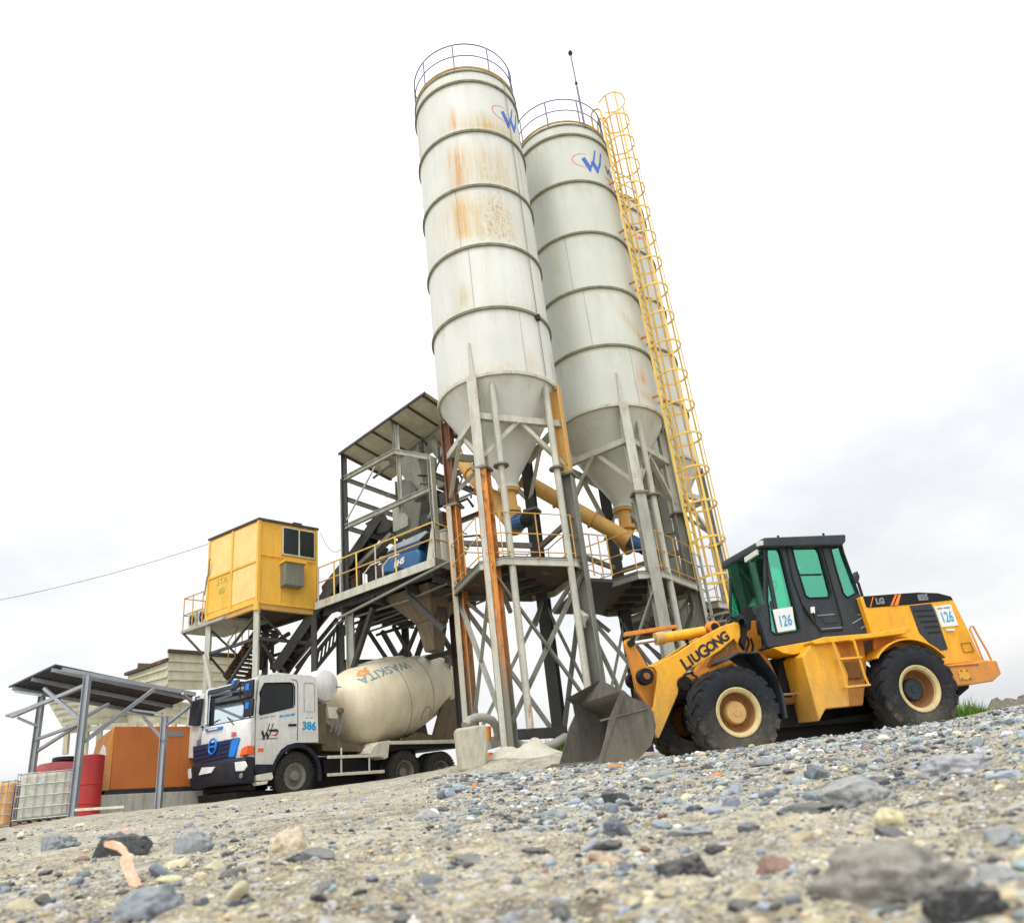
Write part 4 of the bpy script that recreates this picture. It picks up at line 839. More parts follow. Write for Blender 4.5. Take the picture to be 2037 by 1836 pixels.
for pp in ([(1245,572),(1338,565)],[(1268,690),(1372,680)]):
    a,b=Q(c7,pp,0); MB(LF).beam((a[0],.02,a[1]),(b[0],.02,b[1]),.10,.03).build('ladder_step','loader_yellow',ld_)
MB(LF).prism(Q(c7,[(1000,560),(1110,560),(1170,830),(1420,790),(1400,640),(1700,640),(1700,740),(1380,830),(1000,860),(960,820)],.75),.75,1.6).build('chassis','black_metal',ld_)
MB(LF).box(fw[0]-.12,fw[0]+.12,.3,2.0,fw[2]-.14,fw[2]+.14).build('axle','black_metal',ld_); MB(LF).box(rw[0]-.12,rw[0]+.12,.3,2.0,rw[2]-.14,rw[2]+.14).build('axle','black_metal',ld_)
MB(LF).box(fw[0]+.35,rw[0]-.3,1.0,1.7,-.02,.75).build('under_shade_block','black_metal',ld_)  # black block added beneath the loader, standing in for the shade there
a,b=Q(c7,[(1010,720),(1085,715)],.6); MB(LF).tube([(a[0],.6,a[1]),(b[0],.6,b[1])],.025,8).build('steering_rod','chrome',ld_)
MB(LF).tube([(fw[0]+.35,.72,fw[2]+.1),(rw[0]-.5,.72,rw[2]+.05)],.06,10).build('drive_shaft','hub_rust',ld_)
# rear body
yr=.30
hood=Q(c8b,[(362,188),(720,165),(950,150),(1150,157),(1280,190),(1310,225),(1345,295),(1470,545),(1600,835),(1560,850),(1215,876),(1165,830),(1080,755),(990,690),(900,640),(830,605),(495,600),(470,520)],yr)
ho=MB(LF).prism(hood,yr,2.0).build('engine_hood','loader_yellow',ld_,bevel=.02)
stp=Q(c8b,[(392,190),(720,165),(950,150),(1150,157),(1280,190),(1303,226),(1090,243),(855,268),(462,298),(425,292)],yr-.004)
MB(LF).prism([(a,b+.012) for a,b in stp[:6]]+stp[6:],yr-.012,2.012).build('hood_top','black_metal',ho,bevel=.01)
for pp in ([(715,163),(735,163),(690,276),(668,278)],[(750,162),(775,161),(745,272),(705,275)],[(488,188),(496,188),(470,292),(462,293)]):
    MB(LF).prism(Q(c8b,pp,yr-.016),yr-.018,yr-.008).build('stripe','stripe_orange',ho)
MB(LF).prism(Q(c8b,[(862,278),(1082,256),(1128,360),(1250,712),(1235,722),(1148,735),(1120,715),(960,548)],yr-.01),yr-.014,yr+.02).build('grille','charcoal_paint',ho,bevel=.01)
for i in range(7):
    a,b=Q(c8b,[(905+i*36,330+i*55),(1105+i*19,320+i*55)],yr-.02); MB(LF).beam((a[0],yr-.018,a[1]),(b[0],yr-.018,b[1]),.01,.016).build('slat','black_metal',ho) if i<5 else None
def txt_on(s,c,p0,p1,size,mat,y,parent,bold=.01):
    a,b=Q(c,[p0,p1],y); an=math.atan2(b[1]-a[1],b[0]-a[0]); mx_,mz_=(a[0]+b[0])/2,(a[1]+b[1])/2; mb=MB(LF)
    decal(mb,text2d(s,size,bold),lambda u,v:(mx_+u*math.cos(an)-v*math.sin(an),y,mz_+u*math.sin(an)+v*math.cos(an))); mb.build('lettering',mat,parent)
txt_on('835',c8b,(940,200),(1055,192),.13,'faded_grey_print',yr-.02,ho); txt_on('LG',c8b,(530,235),(595,230),.13,'faded_grey_print',yr-.02,ho)
board((c8b,[(1105,285),(1275,265),(1350,478),(1182,495)]),yr-.005,ho,'126',True)
MB(LF).prism(Q(c8b,[(1228,515),(1310,510),(1315,530),(1238,535)],yr-.02),yr-.03,yr).build('side_marker','lamp_glass',ho)
for fq in ([(1378,662),(1472,650),(1508,738),(1410,752)],):
    MB(LF).tube([(a,yr-.006,b) for a,b in Q(c8b,fq,yr)],.008,5,closed=True).build('hatch_seam','hub_rust',ho)
cw=MB(LF).prism(Q(c8b,[(1212,878),(1560,842),(1600,828),(1745,830),(1792,965),(1710,1042),(1500,1075),(1345,1088),(1290,980)],.1),.1,2.2).build('counterweight','loader_orange',ld_,bevel=.02)
MB(LF).prism(Q(c8b,[(1350,930),(1450,925),(1490,1020),(1370,1030)],.09),.085,.11).build('cover_plate','loader_yellow',cw,bevel=.006)
MB(LF).prism(Q(c8b,[(1345,1088),(1465,1082),(1462,1110),(1350,1205)],.7),.7,1.6).build('tow_block','black_metal',ld_)
rl=Q(c8b,[(1610,842),(1540,670),(1468,510),(1480,488),(1505,488),(1560,590),(1650,745),(1690,835)],.15); MB(LF).tube([(a,.15,b) for a,b in rl],.016,8).build('rear_handrail','loader_orange',ld_)
# rear fender arch over the wheel
ac=[(rw[0]+.80*math.cos(R_(a)),rw[2]+.80*math.sin(R_(a))) for a in range(35,141,8)]; ai=[(rw[0]+.775*math.cos(R_(a)),rw[2]+.775*math.sin(R_(a))) for a in range(35,141,8)]
MB(LF).prism(ac+ai[::-1],.04,.5).build('rear_fender','loader_yellow',ld_,bevel=.005)
MB(LF).prism(Q(c8b,[(495,605),(830,600),(900,640),(1000,700),(900,700),(700,690),(600,740),(530,800),(500,700)],.32),.32,.36).build('wheel_arch','loader_orange',ld_)

for (px_,py_,y,r) in ((255,925,.54,.05),(1020,385,1.0,.03)):
    x,z=LF.xz(c7b(px_,py_),y); MB(LF).lathe([(0,-.05),(r,-.05),(r*1.1,0)],(x,y,z),(0,1,0),n=16).build('pin_cap','hub_rust',ld_)
for pts_,y in (([(760,900),(820,930),(800,980),(740,1010)],.45),([(640,960),(700,900),(780,880)],.46),([(1380,480),(1400,560),(1370,650),(1330,720)],.7),([(1420,500),(1450,580),(1430,700)],.72)):
    MB(LF).tube([(a,y,b) for a,b in Q(c7b,pts_,y)],.018,8).build('hydraulic_hose','black_metal',ld_)
bl=MB(LF)
for px_,py_ in ((1385,935),(1440,932),(1395,1015),(1475,1012)):
    x,z=LF.xz(c8b(px_,py_),.08); bl.lathe([(0,-.02),(.012,-.02),(.014,0)],(x,.085,z),(0,1,0),n=6,smooth=False)
bl.build('cover_bolts','hub_rust',ld_)
x,z=LF.xz(c8b(1235,895),.09); x2,z2=LF.xz(c8b(1560,870),.09); MB(LF).beam((x,.095,z),(x2,.095,z2),.012,.02).build('seam_shadow_strip','hub_rust',ld_)
# ------------------------------------------------------------------ concrete mixer truck
paint('truck_white',(.78,.79,.77),(.36,.33,.26),.5,rough=.32,scale=1.4,low=.35,lowz=(.5,1.8)); paint('truck_cream',(.70,.68,.56),(.30,.25,.15),.6,rust=(.3,.12,.04),ramt=.15,rough=.5,scale=1.5)
paint('drum_cream',(.80,.72,.53),(.50,.42,.28),.6,rough=.42,scale=.8,bump=.15); paint('truck_blue',(.0,.028,.11),(.05,.12,.2),.2,rough=.3); paint('bright_blue',(.0,.20,.75),(.1,.3,.6),.15,rough=.3)
paint('bumper_navy',(.007,.010,.024),(.09,.08,.07),.35,rough=.5,spec=.35); paint('indicator',(.85,.12,.02),(.6,.2,.1),.2,rough=.25); paint('mud_brown',(.13,.095,.06),(.30,.25,.17),.6,rough=.85,scale=2)
paint('drum_print',(.10,.28,.34),(.72,.62,.42),.7,rough=.5,scale=3); paint('drum_logo',(.78,.30,.07),(.72,.62,.42),.5,rough=.5,scale=3); paint('red_print',(.5,.02,.03),(.6,.3,.3),.2,rough=.5)
ta=R_(-15.87); TD=21.0
TF=Fr((TD*math.sin(ta),TD*math.cos(ta),1.84),49,4.5)
tk=thing('mixer_truck',tuple(TF.o),'white six-wheel concrete mixer truck with a cream drum, parked under the mixing tower','mixer truck',rot=TF.ang)
QT=lambda pts,y=0,c=c2: [TF.xz(c(*p),y) for p in pts]
TW=2.35
fwc=QT([(745,915)])[0]; r1=QT([(1425,885)])[0]; r2=QT([(1650,872)])[0]; RW=.52
def twheel(x,y,z,side=-1,rear=False):
    s=-side; ax=(0,s,0); W=.28; c=(x,y,z); P=[(.27,.03),(.30,0),(.40,-.012),(RW-.05,0),(RW-.005,.03),(RW,.08),(RW,W-.08),(RW-.05,W),(.30,W),(.26,.14)]
    wh=MB(TF).lathe(P,c,ax,n=56).build('wheel','dusty_tyre',tk)
    lb=MB(TF)
    for i in range(40):
        a=2*math.pi*i/40; 
        for yy in (.0,.19):
            vs=[]
            for r in (RW-.02,RW+.008):
                for da,dy in ((-.05,0),(.05,0),(.05,.085),(-.05,.085)): vs.append((x+r*math.cos(a+da),y+s*(yy+dy),z+r*math.sin(a+da)))
            lb.add(vs,[(0,3,2,1),(4,5,6,7),(0,1,5,4),(1,2,6,5),(2,3,7,6),(3,0,4,7)])
    lb.build('tread','dusty_tyre',wh)
    rm=MB(TF).lathe([(.29,.0),(.275,.0),(.26,.03),(.22,.05),(.21,.09),(.12,.09),(.11,-.0),(.09,-.03),(0,-.035)] if not rear else [(.29,.0),(.275,.0),(.26,.03),(.24,.17),(.20,.20),(.12,.20),(.11,.08),(.08,.06),(0,.06)],c,ax,n=40)
    for i in range(8): a=2*math.pi*i/8; rm.lathe([(.018,.01),(.018,-.035),(0,-.035)],(x+.165*math.cos(a),y+s*(.09 if not rear else .2),z+.165*math.sin(a)),ax,n=6,smooth=False)
    rm.build('rim','grey_steel',wh)
for x in (fwc[0],r1[0],r2[0]):
    rr_=x!=fwc[0]; z=RW+(.07 if rr_ else 0); twheel(x,.06,z,-1,rr_); twheel(x,TW-.06,z,1,rr_)
    if rr_:
        for y in (.38,TW-.38-.28): MB(TF).lathe([(.27,.03),(.30,0),(RW-.05,0),(RW,.06),(RW,.24),(RW-.05,.28),(.3,.28)],(x,y,z),(0,1,0),n=40).build('inner_tyre','dusty_tyre',tk)
    MB(TF).box(x-.08,x+.08,.3,TW-.3,z-.08,z+.08).build('axle','black_metal',tk)
# cab side plates with door window opening
cs=QT([(505,300),(520,290),(545,286),(700,284),(835,290),(862,305),(872,345),(874,500),(880,702),(740,704),(690,716),(650,745),(622,785),(603,835),(597,850),(488,850),(483,790),(488,715),(487,600),(489,560),(500,420)])
win=QT([(545,338),(700,334),(722,340),(732,360),(732,470),(722,486),(520,533),(514,525),(528,370)])
cabm=plate(MB(TF),cs,[win],0,.07); plate(cabm,cs,[win],TW-.07,TW)
xF=cs[17][0]; xA=cs[0][0]; zA=cs[0][1]; xB=cs[5][0]; zTop=cs[3][1]; zBk=cs[8][1]; xR=cs[8][0]
wb=TF.atx(c2(150,630),xF-.05); wbz=TF.atx(c2(430,560),xF)[2]; 
hoodz=wbz
# roof, back wall, raked front pillars
cabm.add([(xA,.02,zA),(xA,TW-.02,zA),(xB,TW-.02,zTop+.0),(xB,.02,zTop),(xA,.02,zA-.02),(xA,TW-.02,zA-.02),(xB,TW-.02,zTop-.05),(xB,.02,zTop-.05),((xA+xB)/2-.3,.02,zTop+.03),((xA+xB)/2-.3,TW-.02,zTop+.03)],
  [(0,1,9,8),(8,9,2,3),(4,7,6,5),(0,4,5,1),(3,2,6,7),(0,8,3,7,4),(1,5,6,2,9)])
cabm.box(xB-.05,xB,.05,TW-.05,zBk,zTop-.04)
cabo=cabm.build('cab','truck_white',tk,bevel=.02)
xw0,zw0=cs[19]  # windscreen foot at the near corner
MB(TF).prism([(xF-.10,cs[16][1]-.05),(xF-.12,cs[16][1]+.25),(xF-.10,hoodz-.12),(xF-.03,hoodz),(xF+.08,hoodz+.02),(xF+.08,cs[16][1]-.05)],.04,TW-.04).build('front_panel','truck_white',cabo,bevel=.03)
MB(TF).prism([(xF-.02,hoodz+.02),(xA-.01,zA-.01),(xA+.005,zA-.01),(xF-.005,hoodz+.02)],.14,TW-.14).build('windscreen','clear_glass',cabo)
for y in (.07,TW-.07): MB(TF).beam((xF+.0,y,hoodz),(xA+.0,y,zA-.04),.15,.06).build('pillar','truck_white',cabo,bevel=.01)
MB(TF).beam((xA+.02,.1,zA-.01),(xA+.02,TW-.1,zA-.01),.03,.03).build('header','truck_white',cabo,bevel=.008)
MB(TF).prism([(xA-.02,zA-.03),(xA-.045,zA-.12),(xA-.035,zA-.12),(xA-.01,zA-.03)],.12,TW-.12).build('sun_band','bumper_navy',cabo)
for y in (.03,TW-.04): MB(TF).prism(win,y,y+.01).build('window','dark_glass',cabo)
MB(TF).tube([(a,-.006,b) for a,b in win],.014,6,closed=True).build('window_seal','black_metal',cabo)
# inside: dark seats and dashboard
MB(TF).box(xF+.05,xF+.4,.12,TW-.12,hoodz-.2,hoodz+.06).build('dashboard','black_metal',cabo)
for y in (.25,1.4): MB(TF).box(xF+.95,xF+1.1,y,y+.5,hoodz-.2,hoodz+.62).build('seat','mud_brown',cabo,bevel=.04)
MB(TF).box(xF+.15,xF+.3,1.4,1.65,hoodz+.06,hoodz+.2).build('dash_cloth','red_print',cabo,bevel=.03)
MB(TF).tube([(xF+.42+.1*math.sin(a),.62+.22*math.cos(a),hoodz+.12+.18*math.sin(a)) for a in np.linspace(0,6.28,18,endpoint=False)],.018,8,closed=True).build('steering_wheel','black_metal',cabo)
# door lines, handle, panel lines
dl=QT([(490,560),(487,700),(487,835)]); 
MB(TF).tube([(a,-.004,b) for a,b in QT([(508,320),(496,440),(490,560),(487,700),(487,840)])],.008,5).build('door_seam','black_metal',cabo)
MB(TF).tube([(a,-.004,b) for a,b in QT([(712,312),(745,322),(752,345),(752,600),(750,690)])],.008,5).build('door_seam','black_metal',cabo)
MB(TF).tube([(a,-.004,b) for a,b in QT([(790,345),(800,335),(850,340),(856,360),(856,512),(792,512),(790,345)])],.007,5).build('panel_seam','faded_grey_print',cabo)
MB(TF).prism(QT([(692,590),(742,588),(742,602),(694,604)]),-.03,.0).build('door_handle','black_metal',cabo,bevel=.006)
MB(TF).prism(QT([(505,740),(540,738),(540,758),(505,760)]),-.015,.0).build('side_marker','indicator',cabo,bevel=.004)
x,z=QT([(548,303)])[0]; MB(TF).box(x-.06,x+.06,.05,.12,z+.02,z+.08).build('roof_marker','black_metal',cabo,bevel=.01)
def ttext(s,p,h,mat,y=-.008,bold=.01,ang=0,shear=0,parent=None,pc=c2):
    a,b=TF.xz(pc(*p),0); mb=MB(TF); decal(mb,text2d(s,h,bold,shear),lambda u,v:(a+u*math.cos(ang)-v*math.sin(ang),y,b+u*math.sin(ang)+v*math.cos(ang))); return mb.build('lettering',mat,parent or cabo)
def tdash(L,h,mat):
    mb=MB(TF)
    for (ax_,ay_),(bx_,by_) in L:
        q=QT([(ax_,ay_+h/2),(bx_,by_+h/2),(bx_,by_-h/2),(ax_,ay_-h/2)]); mb.add([(a,-.016,b) for a,b in q],[(0,1,2,3)])
    mb.build('faded_print',mat,cabo)
f=QT([(788,545),(852,543),(854,635),(790,636)]); MB(TF).prism(f,-.010,-.002).build('number_board','white_board',cabo)
ttext('386',(821,604),.25,'sign_blue',-.014,.012); tdash([((796,552),(818,551)),((824,551),(847,550))],5,'faded_grey_print')
tdash([((516,559),(536,553)),((542,552),(570,546)),((580,544),(614,539))],4,'faded_grey_print'); tdash([((638,543),(658,540)),((664,539),(672,538)),((678,537),(700,534)),((706,533),(732,529))],12,'sign_blue')
x0,z0=TF.xz(c2(552,645),0)
mb=MB(TF)
for q in WS: decal(mb,poly2d([(a*.36,b*.36) for a,b in q],0),lambda a,b:(x0+a,-.008,z0+b))
mb.build('emblem','ink_black',cabo); ttext('waskita',(602,628),.085,'ink_black',bold=.006,ang=.03); 
mb=MB(TF); sx_,sz_=TF.xz(c2(605,650),0); decal(mb,poly2d([(-.10,-.02),(.02,-.02),(.10,.06),(.12,.08),(.10,.0),(.04,-.05)],0),lambda a,b:(sx_+a,-.008,sz_+b)); mb.build('swoosh','red_print',cabo)
tdash([((522,682),(566,680)),((570,680),(625,678))],4,'ink_black')
# mudguard arch, lower cab panel, step
MB(TF).prism(QT([(488,838),(600,838),(598,870),(590,895),(488,895)]),-.01,.25).build('lower_panel','bumper_navy',tk,bevel=.01)
MB(TF).prism(QT([(494,905),(592,888),(600,920),(590,935),(496,942)]),-.02,.25).build('cab_step','truck_cream',tk,bevel=.01)
MB(TF).prism(QT([(496,948),(570,940),(560,960),(500,970)]),-.02,.22).build('cab_step','truck_cream',tk,bevel=.01)
o_=[(fwc[0]+.68*math.cos(R_(a)),fwc[1]+.72*math.sin(R_(a))) for a in range(-8,181,9)]; i_=[(fwc[0]+.60*math.cos(R_(a)),fwc[1]+.63*math.sin(R_(a))) for a in range(-8,181,9)]
MB(TF).prism(o_+i_[::-1],-.02,.42).build('mudguard','bumper_navy',tk,bevel=.01); MB(TF).prism(o_+i_[::-1],TW-.42,TW+.02).build('mudguard','bumper_navy',tk)
# face: grille, badge, lights, bumper, plate
xg=xF-.125
def face(pts,x,c=c2): return [TF.atx(c(*p),x)[1:] for p in pts]
def fbox(pts,x0,x1,name,mat,par,bevel=0,c=c2):
    f=face(pts,x1 if abs(x1)<abs(x0) else x0,c); n=len(f); vs=[(x0,a,b) for a,b in f]+[(x1,a,b) for a,b in f]
    return MB(TF).add(vs,[tuple(range(n)),tuple(range(2*n-1,n-1,-1))]+[(i,i+n,(i+1)%n+n,(i+1)%n) for i in range(n)]).build(name,mat,par,bevel)
gr=fbox([(113,728),(395,672),(368,800),(116,862)],xg-.02,xg+.02,'grille','truck_blue',cabo,.012)
fbox([(350,690),(398,675),(366,792),(328,796)],xg-.03,xg,'grille_side','bright_blue',gr,.008)
for (a,b) in ((752,700),(778,727),(806,756),(832,778)): fbox([(116,a+6),(335,b+6),(333,b+14),(116,a+14)],xg-.035,xg,'grille_bar','bumper_navy',gr)
gy,gz=face([(228,728)],xg-.04)[0]
cb=MB(TF).tube([(xg-.05,gy+.17*math.cos(a),gz+.17*math.sin(a)) for a in np.linspace(0,6.28,28,endpoint=False)],.022,8,closed=True); cb.box(xg-.06,xg-.04,gy-.15,gy+.15,gz-.03,gz+.02); cb.build('badge','bright_blue',gr)
fbox([(188,620),(292,603),(290,618),(190,636)],xg-.02,xg+.02,'front_trim','bright_blue',cabo,.004); fbox([(205,622),(262,612),(262,620),(205,630)],xg-.028,xg,'trim_sticker','white_board',cabo)
def ftext(s,p,h,mat):
    y,z=face([p],xg-.0)[0]; mb=MB(TF); decal(mb,text2d(s,h,.008),lambda u,v:(xg-.012,y-u,z+v)); mb.build('lettering',mat,cabo)
ftext('500',(358,655),.13,'red_print'); ftext('HINO',(140,698),.10,'faded_grey_print')
zbt=cs[16][1]; zbb=TF.xz(c2(480,955),0)[1]
bm_=MB(TF).prism([(xF-.20,zbb),(xF-.27,zbb+.12),(xF-.30,zbt-.12),(xF-.24,zbt),(xF+.05,zbt),(xF+.05,zbb)],-.01,TW+.01).build('bumper','bumper_navy',tk,bevel=.05)
MB(TF).box(xF+.0,xF+.2,.15,TW-.15,zbb-.14,zbb).build('bumper_skirt','black_metal',bm_,bevel=.03)
fbox([(370,825),(432,818),(445,850),(425,878),(376,882)],xF-.315,xF-.28,'headlamp','lamp_glass',bm_,.01); fbox([(80,870),(98,862),(100,925),(84,930)],xF-.315,xF-.28,'headlamp','lamp_glass',bm_,.01)
y_,z_=face([(403,908)],xF-.3)[0]; MB(TF).lathe([(0,-.01),(.05,-.01),(.055,.02)],(xF-.31,y_,z_),(1,0,0),n=16).build('fog_lamp','faded_grey_print',bm_)
fbox([(165,858),(247,853),(222,890),(146,905)],xF-.325,xF-.30,'number_plate','white_board',bm_)
ind=[TF.atx(c2(*p),xF-.17) for p in ((398,790),(412,742),(430,728),(484,715),(484,770))]
MB(TF).add([(xF-.20,max(-.01,q[1]),q[2]) for q in ind]+[(xF-.02,max(-.01,q[1]),q[2]) for q in ind],[(0,1,2,3,4),(9,8,7,6,5)]+[(i,i+5,(i+1)%5+5,(i+1)%5) for i in range(5)]).build('indicator_lamp','indicator',cabo,bevel=.012)
for q4,mm in (([(150,408),(178,402),(166,480),(150,640),(118,800),(62,800),(64,620),(92,445)],'truck_white'),([(100,452),(162,432),(140,600),(84,600)],'bumper_navy')):
    f=[TF.atx(c2(*p),xF-.1 if mm=='truck_white' else xF-.2) for p in q4]; n_q=len(f); x0_=xF-.1 if mm=='truck_white' else xF-.2
    MB(TF).add([(x0_-.04,q[1],q[2]) for q in f]+[(x0_+.06,q[1],q[2]) for q in f],[tuple(range(n_q)),tuple(range(2*n_q-1,n_q-1,-1))]+[(i,i+n_q,(i+1)%n_q+n_q,(i+1)%n_q) for i in range(n_q)]).build('corner_panel' if mm=='truck_white' else 'far_mirror',mm,cabo,bevel=.015)
MB(TF).prism([(xF-.15,.05),(xF-.2,.22),(xF+1.1,.26),(xF+1.1,.12)],.3,TW-.3).build('underside','black_metal',tk)
# mirrors (black, blue stickers) and wipers
def mirror(y,zc,h,x,w=.24,sgn=-1):
    a=MB(TF).box(x-.04,x+.04,y-w/2,y+w/2,zc-h/2,zc+h/2).build('mirror','bumper_navy',tk,bevel=.03); return a
mpz=[(455,360),(455,460)]
for (px_,py_,h) in ((452,375,.40),(450,490,.38)):
    y,z=face([(px_,py_)],xF-.28)[0]; a=mirror(y,z,h,xF-.28,.36); MB(TF).box(xF-.335,xF-.315,y-.07,y+.07,z-.02,z+.12).build('mirror_sticker','bright_blue',a)
y,z=face([(365,350)],xF-.3)[0]; MB(TF).lathe([(0,-.05),(.12,-.04),(.16,0),(.12,.05),(0,.06)],(xF-.3,y,z),(1,0,-.5),n=20).build('round_mirror','bumper_navy',tk)
MB(TF).box(xF-.36,xF-.34,y-.05,y+.06,z+.02,z+.11).build('mirror_sticker','bright_blue',tk)
mp1=face([(400,330),(395,420),(420,560),(470,320)],xF-.26)
MB(TF).tube([(xF+.1,.05,zA-.1),(xF-.26,mp1[0][0],mp1[0][1]),(xF-.26,mp1[1][0],mp1[1][1]),(xF-.1,.1,hoodz)],.02,8).build('mirror_arm','black_metal',tk)
MB(TF).tube([(xF+.1,TW-.05,zA-.1),(xF-.2,TW+.2,zA-.15),(xF-.2,TW+.2,hoodz+.1),(xF-.05,TW,hoodz)],.022,8).build('mirror_arm','black_metal',tk); None
for p,q in (((360,598),(300,545)),((180,600),(260,560))):
    f0,f1=face([p,q],xF-.09); MB(TF).beam((xF-.09,f0[0],f0[1]),(xF-.02,f1[0],f1[1]),.02,.012).build('wiper','black_metal',cabo)
# water tank, pump, chassis
wx,wz=TF.xz(c2(885,360),.5); wr_=.40
tnk=MB(TF).lathe([(0,-.06),(wr_*.55,-.03),(wr_*.9,.04),(wr_,.14),(wr_,1.75),(wr_*.9,1.85),(0,1.92)],(wx,.18,wz),(0,1,0),n=48).build('water_tank','truck_white',tk)
MB(TF).box(wx-.05,wx+.42,.16,.2,wz-.03,wz-.01).build('tank_seam','faded_grey_print',tnk)
MB(TF).prism([(wx-.45,zBk+.0),(wx-.45,wz-.35),(wx-.1,wz-.42),(wx+.1,wz-.42),(wx+.12,zBk)],.3,TW-.3).build('tank_stand','mud_brown',tk)
MB(TF).prism(QT([(925,485),(990,490),(985,560),(930,556)],.3),.2,.5).build('control_box','truck_cream',tk,bevel=.01)
for i,(p,q) in enumerate((((1005,500),(985,640)),((1015,520),(1000,660)),((950,560),(955,640)))):
    a,b=QT([p,q],.25); MB(TF).tube([(a[0],.22,a[1]),((a[0]+b[0])/2+.03,.2,(a[1]+b[1])/2),(b[0],.25,b[1])],.022,8).build('pump_hose','faded_grey_print',tk)
a=QT([(1010,510)],.2)[0]; MB(TF).lathe([(0,-.05),(.07,-.05),(.09,.05),(.05,.15)],(a[0],.15,a[1]),(0,1,0),n=14).build('valve','mud_brown',tk)
MB(TF).prism(QT([(880,560),(990,640),(1000,700),(1210,740),(1215,765),(890,755)],.5),.4,TW-.4).build('front_pedestal','mud_brown',tk)
MB(TF).box(xR-.3,r2[0]+.9,.72,.84,.74,1.0).box(xR-.3,r2[0]+.9,TW-.84,TW-.72,.74,1.0).build('chassis_rail','black_metal',tk)
MB(TF).prism(QT([(1195,770),(1210,735),(1255,700),(1320,690),(1308,795),(1290,806),(1200,775)],.05),.03,.6).build('fender_box','truck_cream',tk,bevel=.01)
MB(TF).prism(QT([(1310,695),(1735,684),(1735,708),(1315,716)],.03),.02,.12).build('side_beam','truck_cream',tk,bevel=.008)
MB(TF).prism(QT([(1310,716),(1735,708),(1735,740),(1400,745),(1315,760)],.2),.12,TW-.2).build('rear_mudguard','black_metal',tk)
for q in ([(935,785),(1280,775),(1280,792),(935,804)],[(935,895),(1285,872),(1285,892),(935,914)]): MB(TF).prism(QT(q,.03),.0,.05).build('side_guard','truck_cream',tk,bevel=.006)
for p,q in (((1022,735),(1022,905)),((1195,730),(1195,890))):
    a,b=QT([p,q],.08); MB(TF).beam((a[0],.08,a[1]),(b[0],.08,b[1]),.035).build('guard_post','truck_cream',tk)
MB(TF).prism(QT([(905,810),(1300,800),(1300,900),(905,905)],.5),.45,TW-.5).build('fuel_tank','black_metal',tk,bevel=.03)
MB(TF).box(fwc[0]+.6,r2[0]+.3,.7,TW-.7,-.05,.74).build('under_shade_block','black_metal',tk)  # solid black fill added between the truck wheels in place of deep shade
# drum
yd=TW/2
A_=TF.at(c2(985,545),yd); B_=TF.at(c2(1700,300),yd); A_=Vector((A_[0],yd,A_[2])); B_=Vector((B_[0],yd,B_[2])); D_=(B_-A_).normalized(); Ld=(B_-A_).length
prof=[(0,-.06),(.45,-.05),(.72,.0),(.86,.10),(.98,.28),(1.07,.52),(1.115,.85),(1.12,1.25),(1.11,1.5),(1.02,1.95),(.90,2.35),(.76,2.75),(.62,3.05),(.55,3.15),(.50,3.3),(.50,3.32)]
sc=Ld/3.25; prof=[(r,h*sc) for r,h in prof]
dr=MB(TF).lathe(prof,tuple(A_),tuple(D_),n=96).build('drum','drum_cream',tk)
def prad(t_): return float(np.interp(t_,[h for r,h in prof[3:]],[r for r,h in prof[3:]]))
Xd=Vector((0,-1,0)); Yd=D_.cross(Xd).normalized()   # Xd towards the viewer side
if Yd.z<0: Yd=-Yd
def dpt(t_,phi,e=.006):  # phi: 0 = towards the near side, 90 = straight up
    r=prad(t_)+e; return tuple(A_+D_*t_+(Xd*math.cos(phi)+Yd*math.sin(phi))*r)
for t_ in (1.25*sc,1.95*sc,2.7*sc):
    MB(TF).tube([dpt(t_,a,.0) for a in np.linspace(0,2*math.pi,72,endpoint=False)],.007,5,closed=True).build('weld_seam','mud_brown',dr)
MB(TF).lathe([(.60,-.1),(.66,-.1),(.66,.08),(.60,.08)],tuple(A_+D_*2.95*sc),tuple(D_),n=64,smooth=False).build('roller_ring','grey_steel',dr)
ring=[dpt(1.72*sc+.20*math.cos(a),R_(-38)+.22*math.sin(a),.004) for a in np.linspace(-.6,3.6,22)]; MB(TF).tube(ring,.007,5).build('hatch_ring','mud_brown',dr)
mb=MB(TF)
decal(mb,text2d('WASKITA',.44,.010,0,1,1.05),lambda u,v: dpt(.98*sc-u*.86,R_(45)-v*.8,.006)); mb.build('lettering','drum_print',dr)
mb=MB(TF); decal(mb,poly2d([(.0,.0),(.16,.12),(.24,.05),(.36,.14),(.42,.10),(.32,.02),(.36,-.1),(.22,-.24),(.04,-.2),(-.04,-.08)],2),lambda u,v: dpt(.42*sc+u,R_(60)+v*.8,.006)); mb.build('swoosh','drum_logo',dr)
# rear frame, hopper and chute
rx=float((A_+D_*3.0*sc)[0])
MB(TF).prism(QT([(1590,660),(1640,480),(1665,440),(1700,440),(1745,640),(1740,690),(1400,690),(1480,640)],.5),.45,.57).prism(QT([(1590,660),(1640,480),(1665,440),(1700,440),(1745,640),(1740,690),(1400,690),(1480,640)],.5),TW-.57,TW-.45).build('rear_stand','mud_brown',tk)
hp_=QT([(1660,135),(1735,120),(1742,160),(1735,300),(1712,380),(1690,300),(1650,210)],.7)
MB(TF).prism(hp_,.6,.64).prism(hp_,TW-.64,TW-.6).prism([hp_[1],hp_[2],hp_[3],hp_[4],(hp_[4][0]-.04,hp_[4][1]),(hp_[3][0]-.04,hp_[3][1]),(hp_[2][0]-.04,hp_[2][1])],.6,TW-.6).build('charge_hopper','mud_brown',tk)
MB(TF).tube([(a,.5,b) for a,b in QT([(1672,168),(1692,200),(1690,420),(1668,520),(1648,525)],.5)],.03,8).build('hopper_pipe','faded_grey_print',tk)
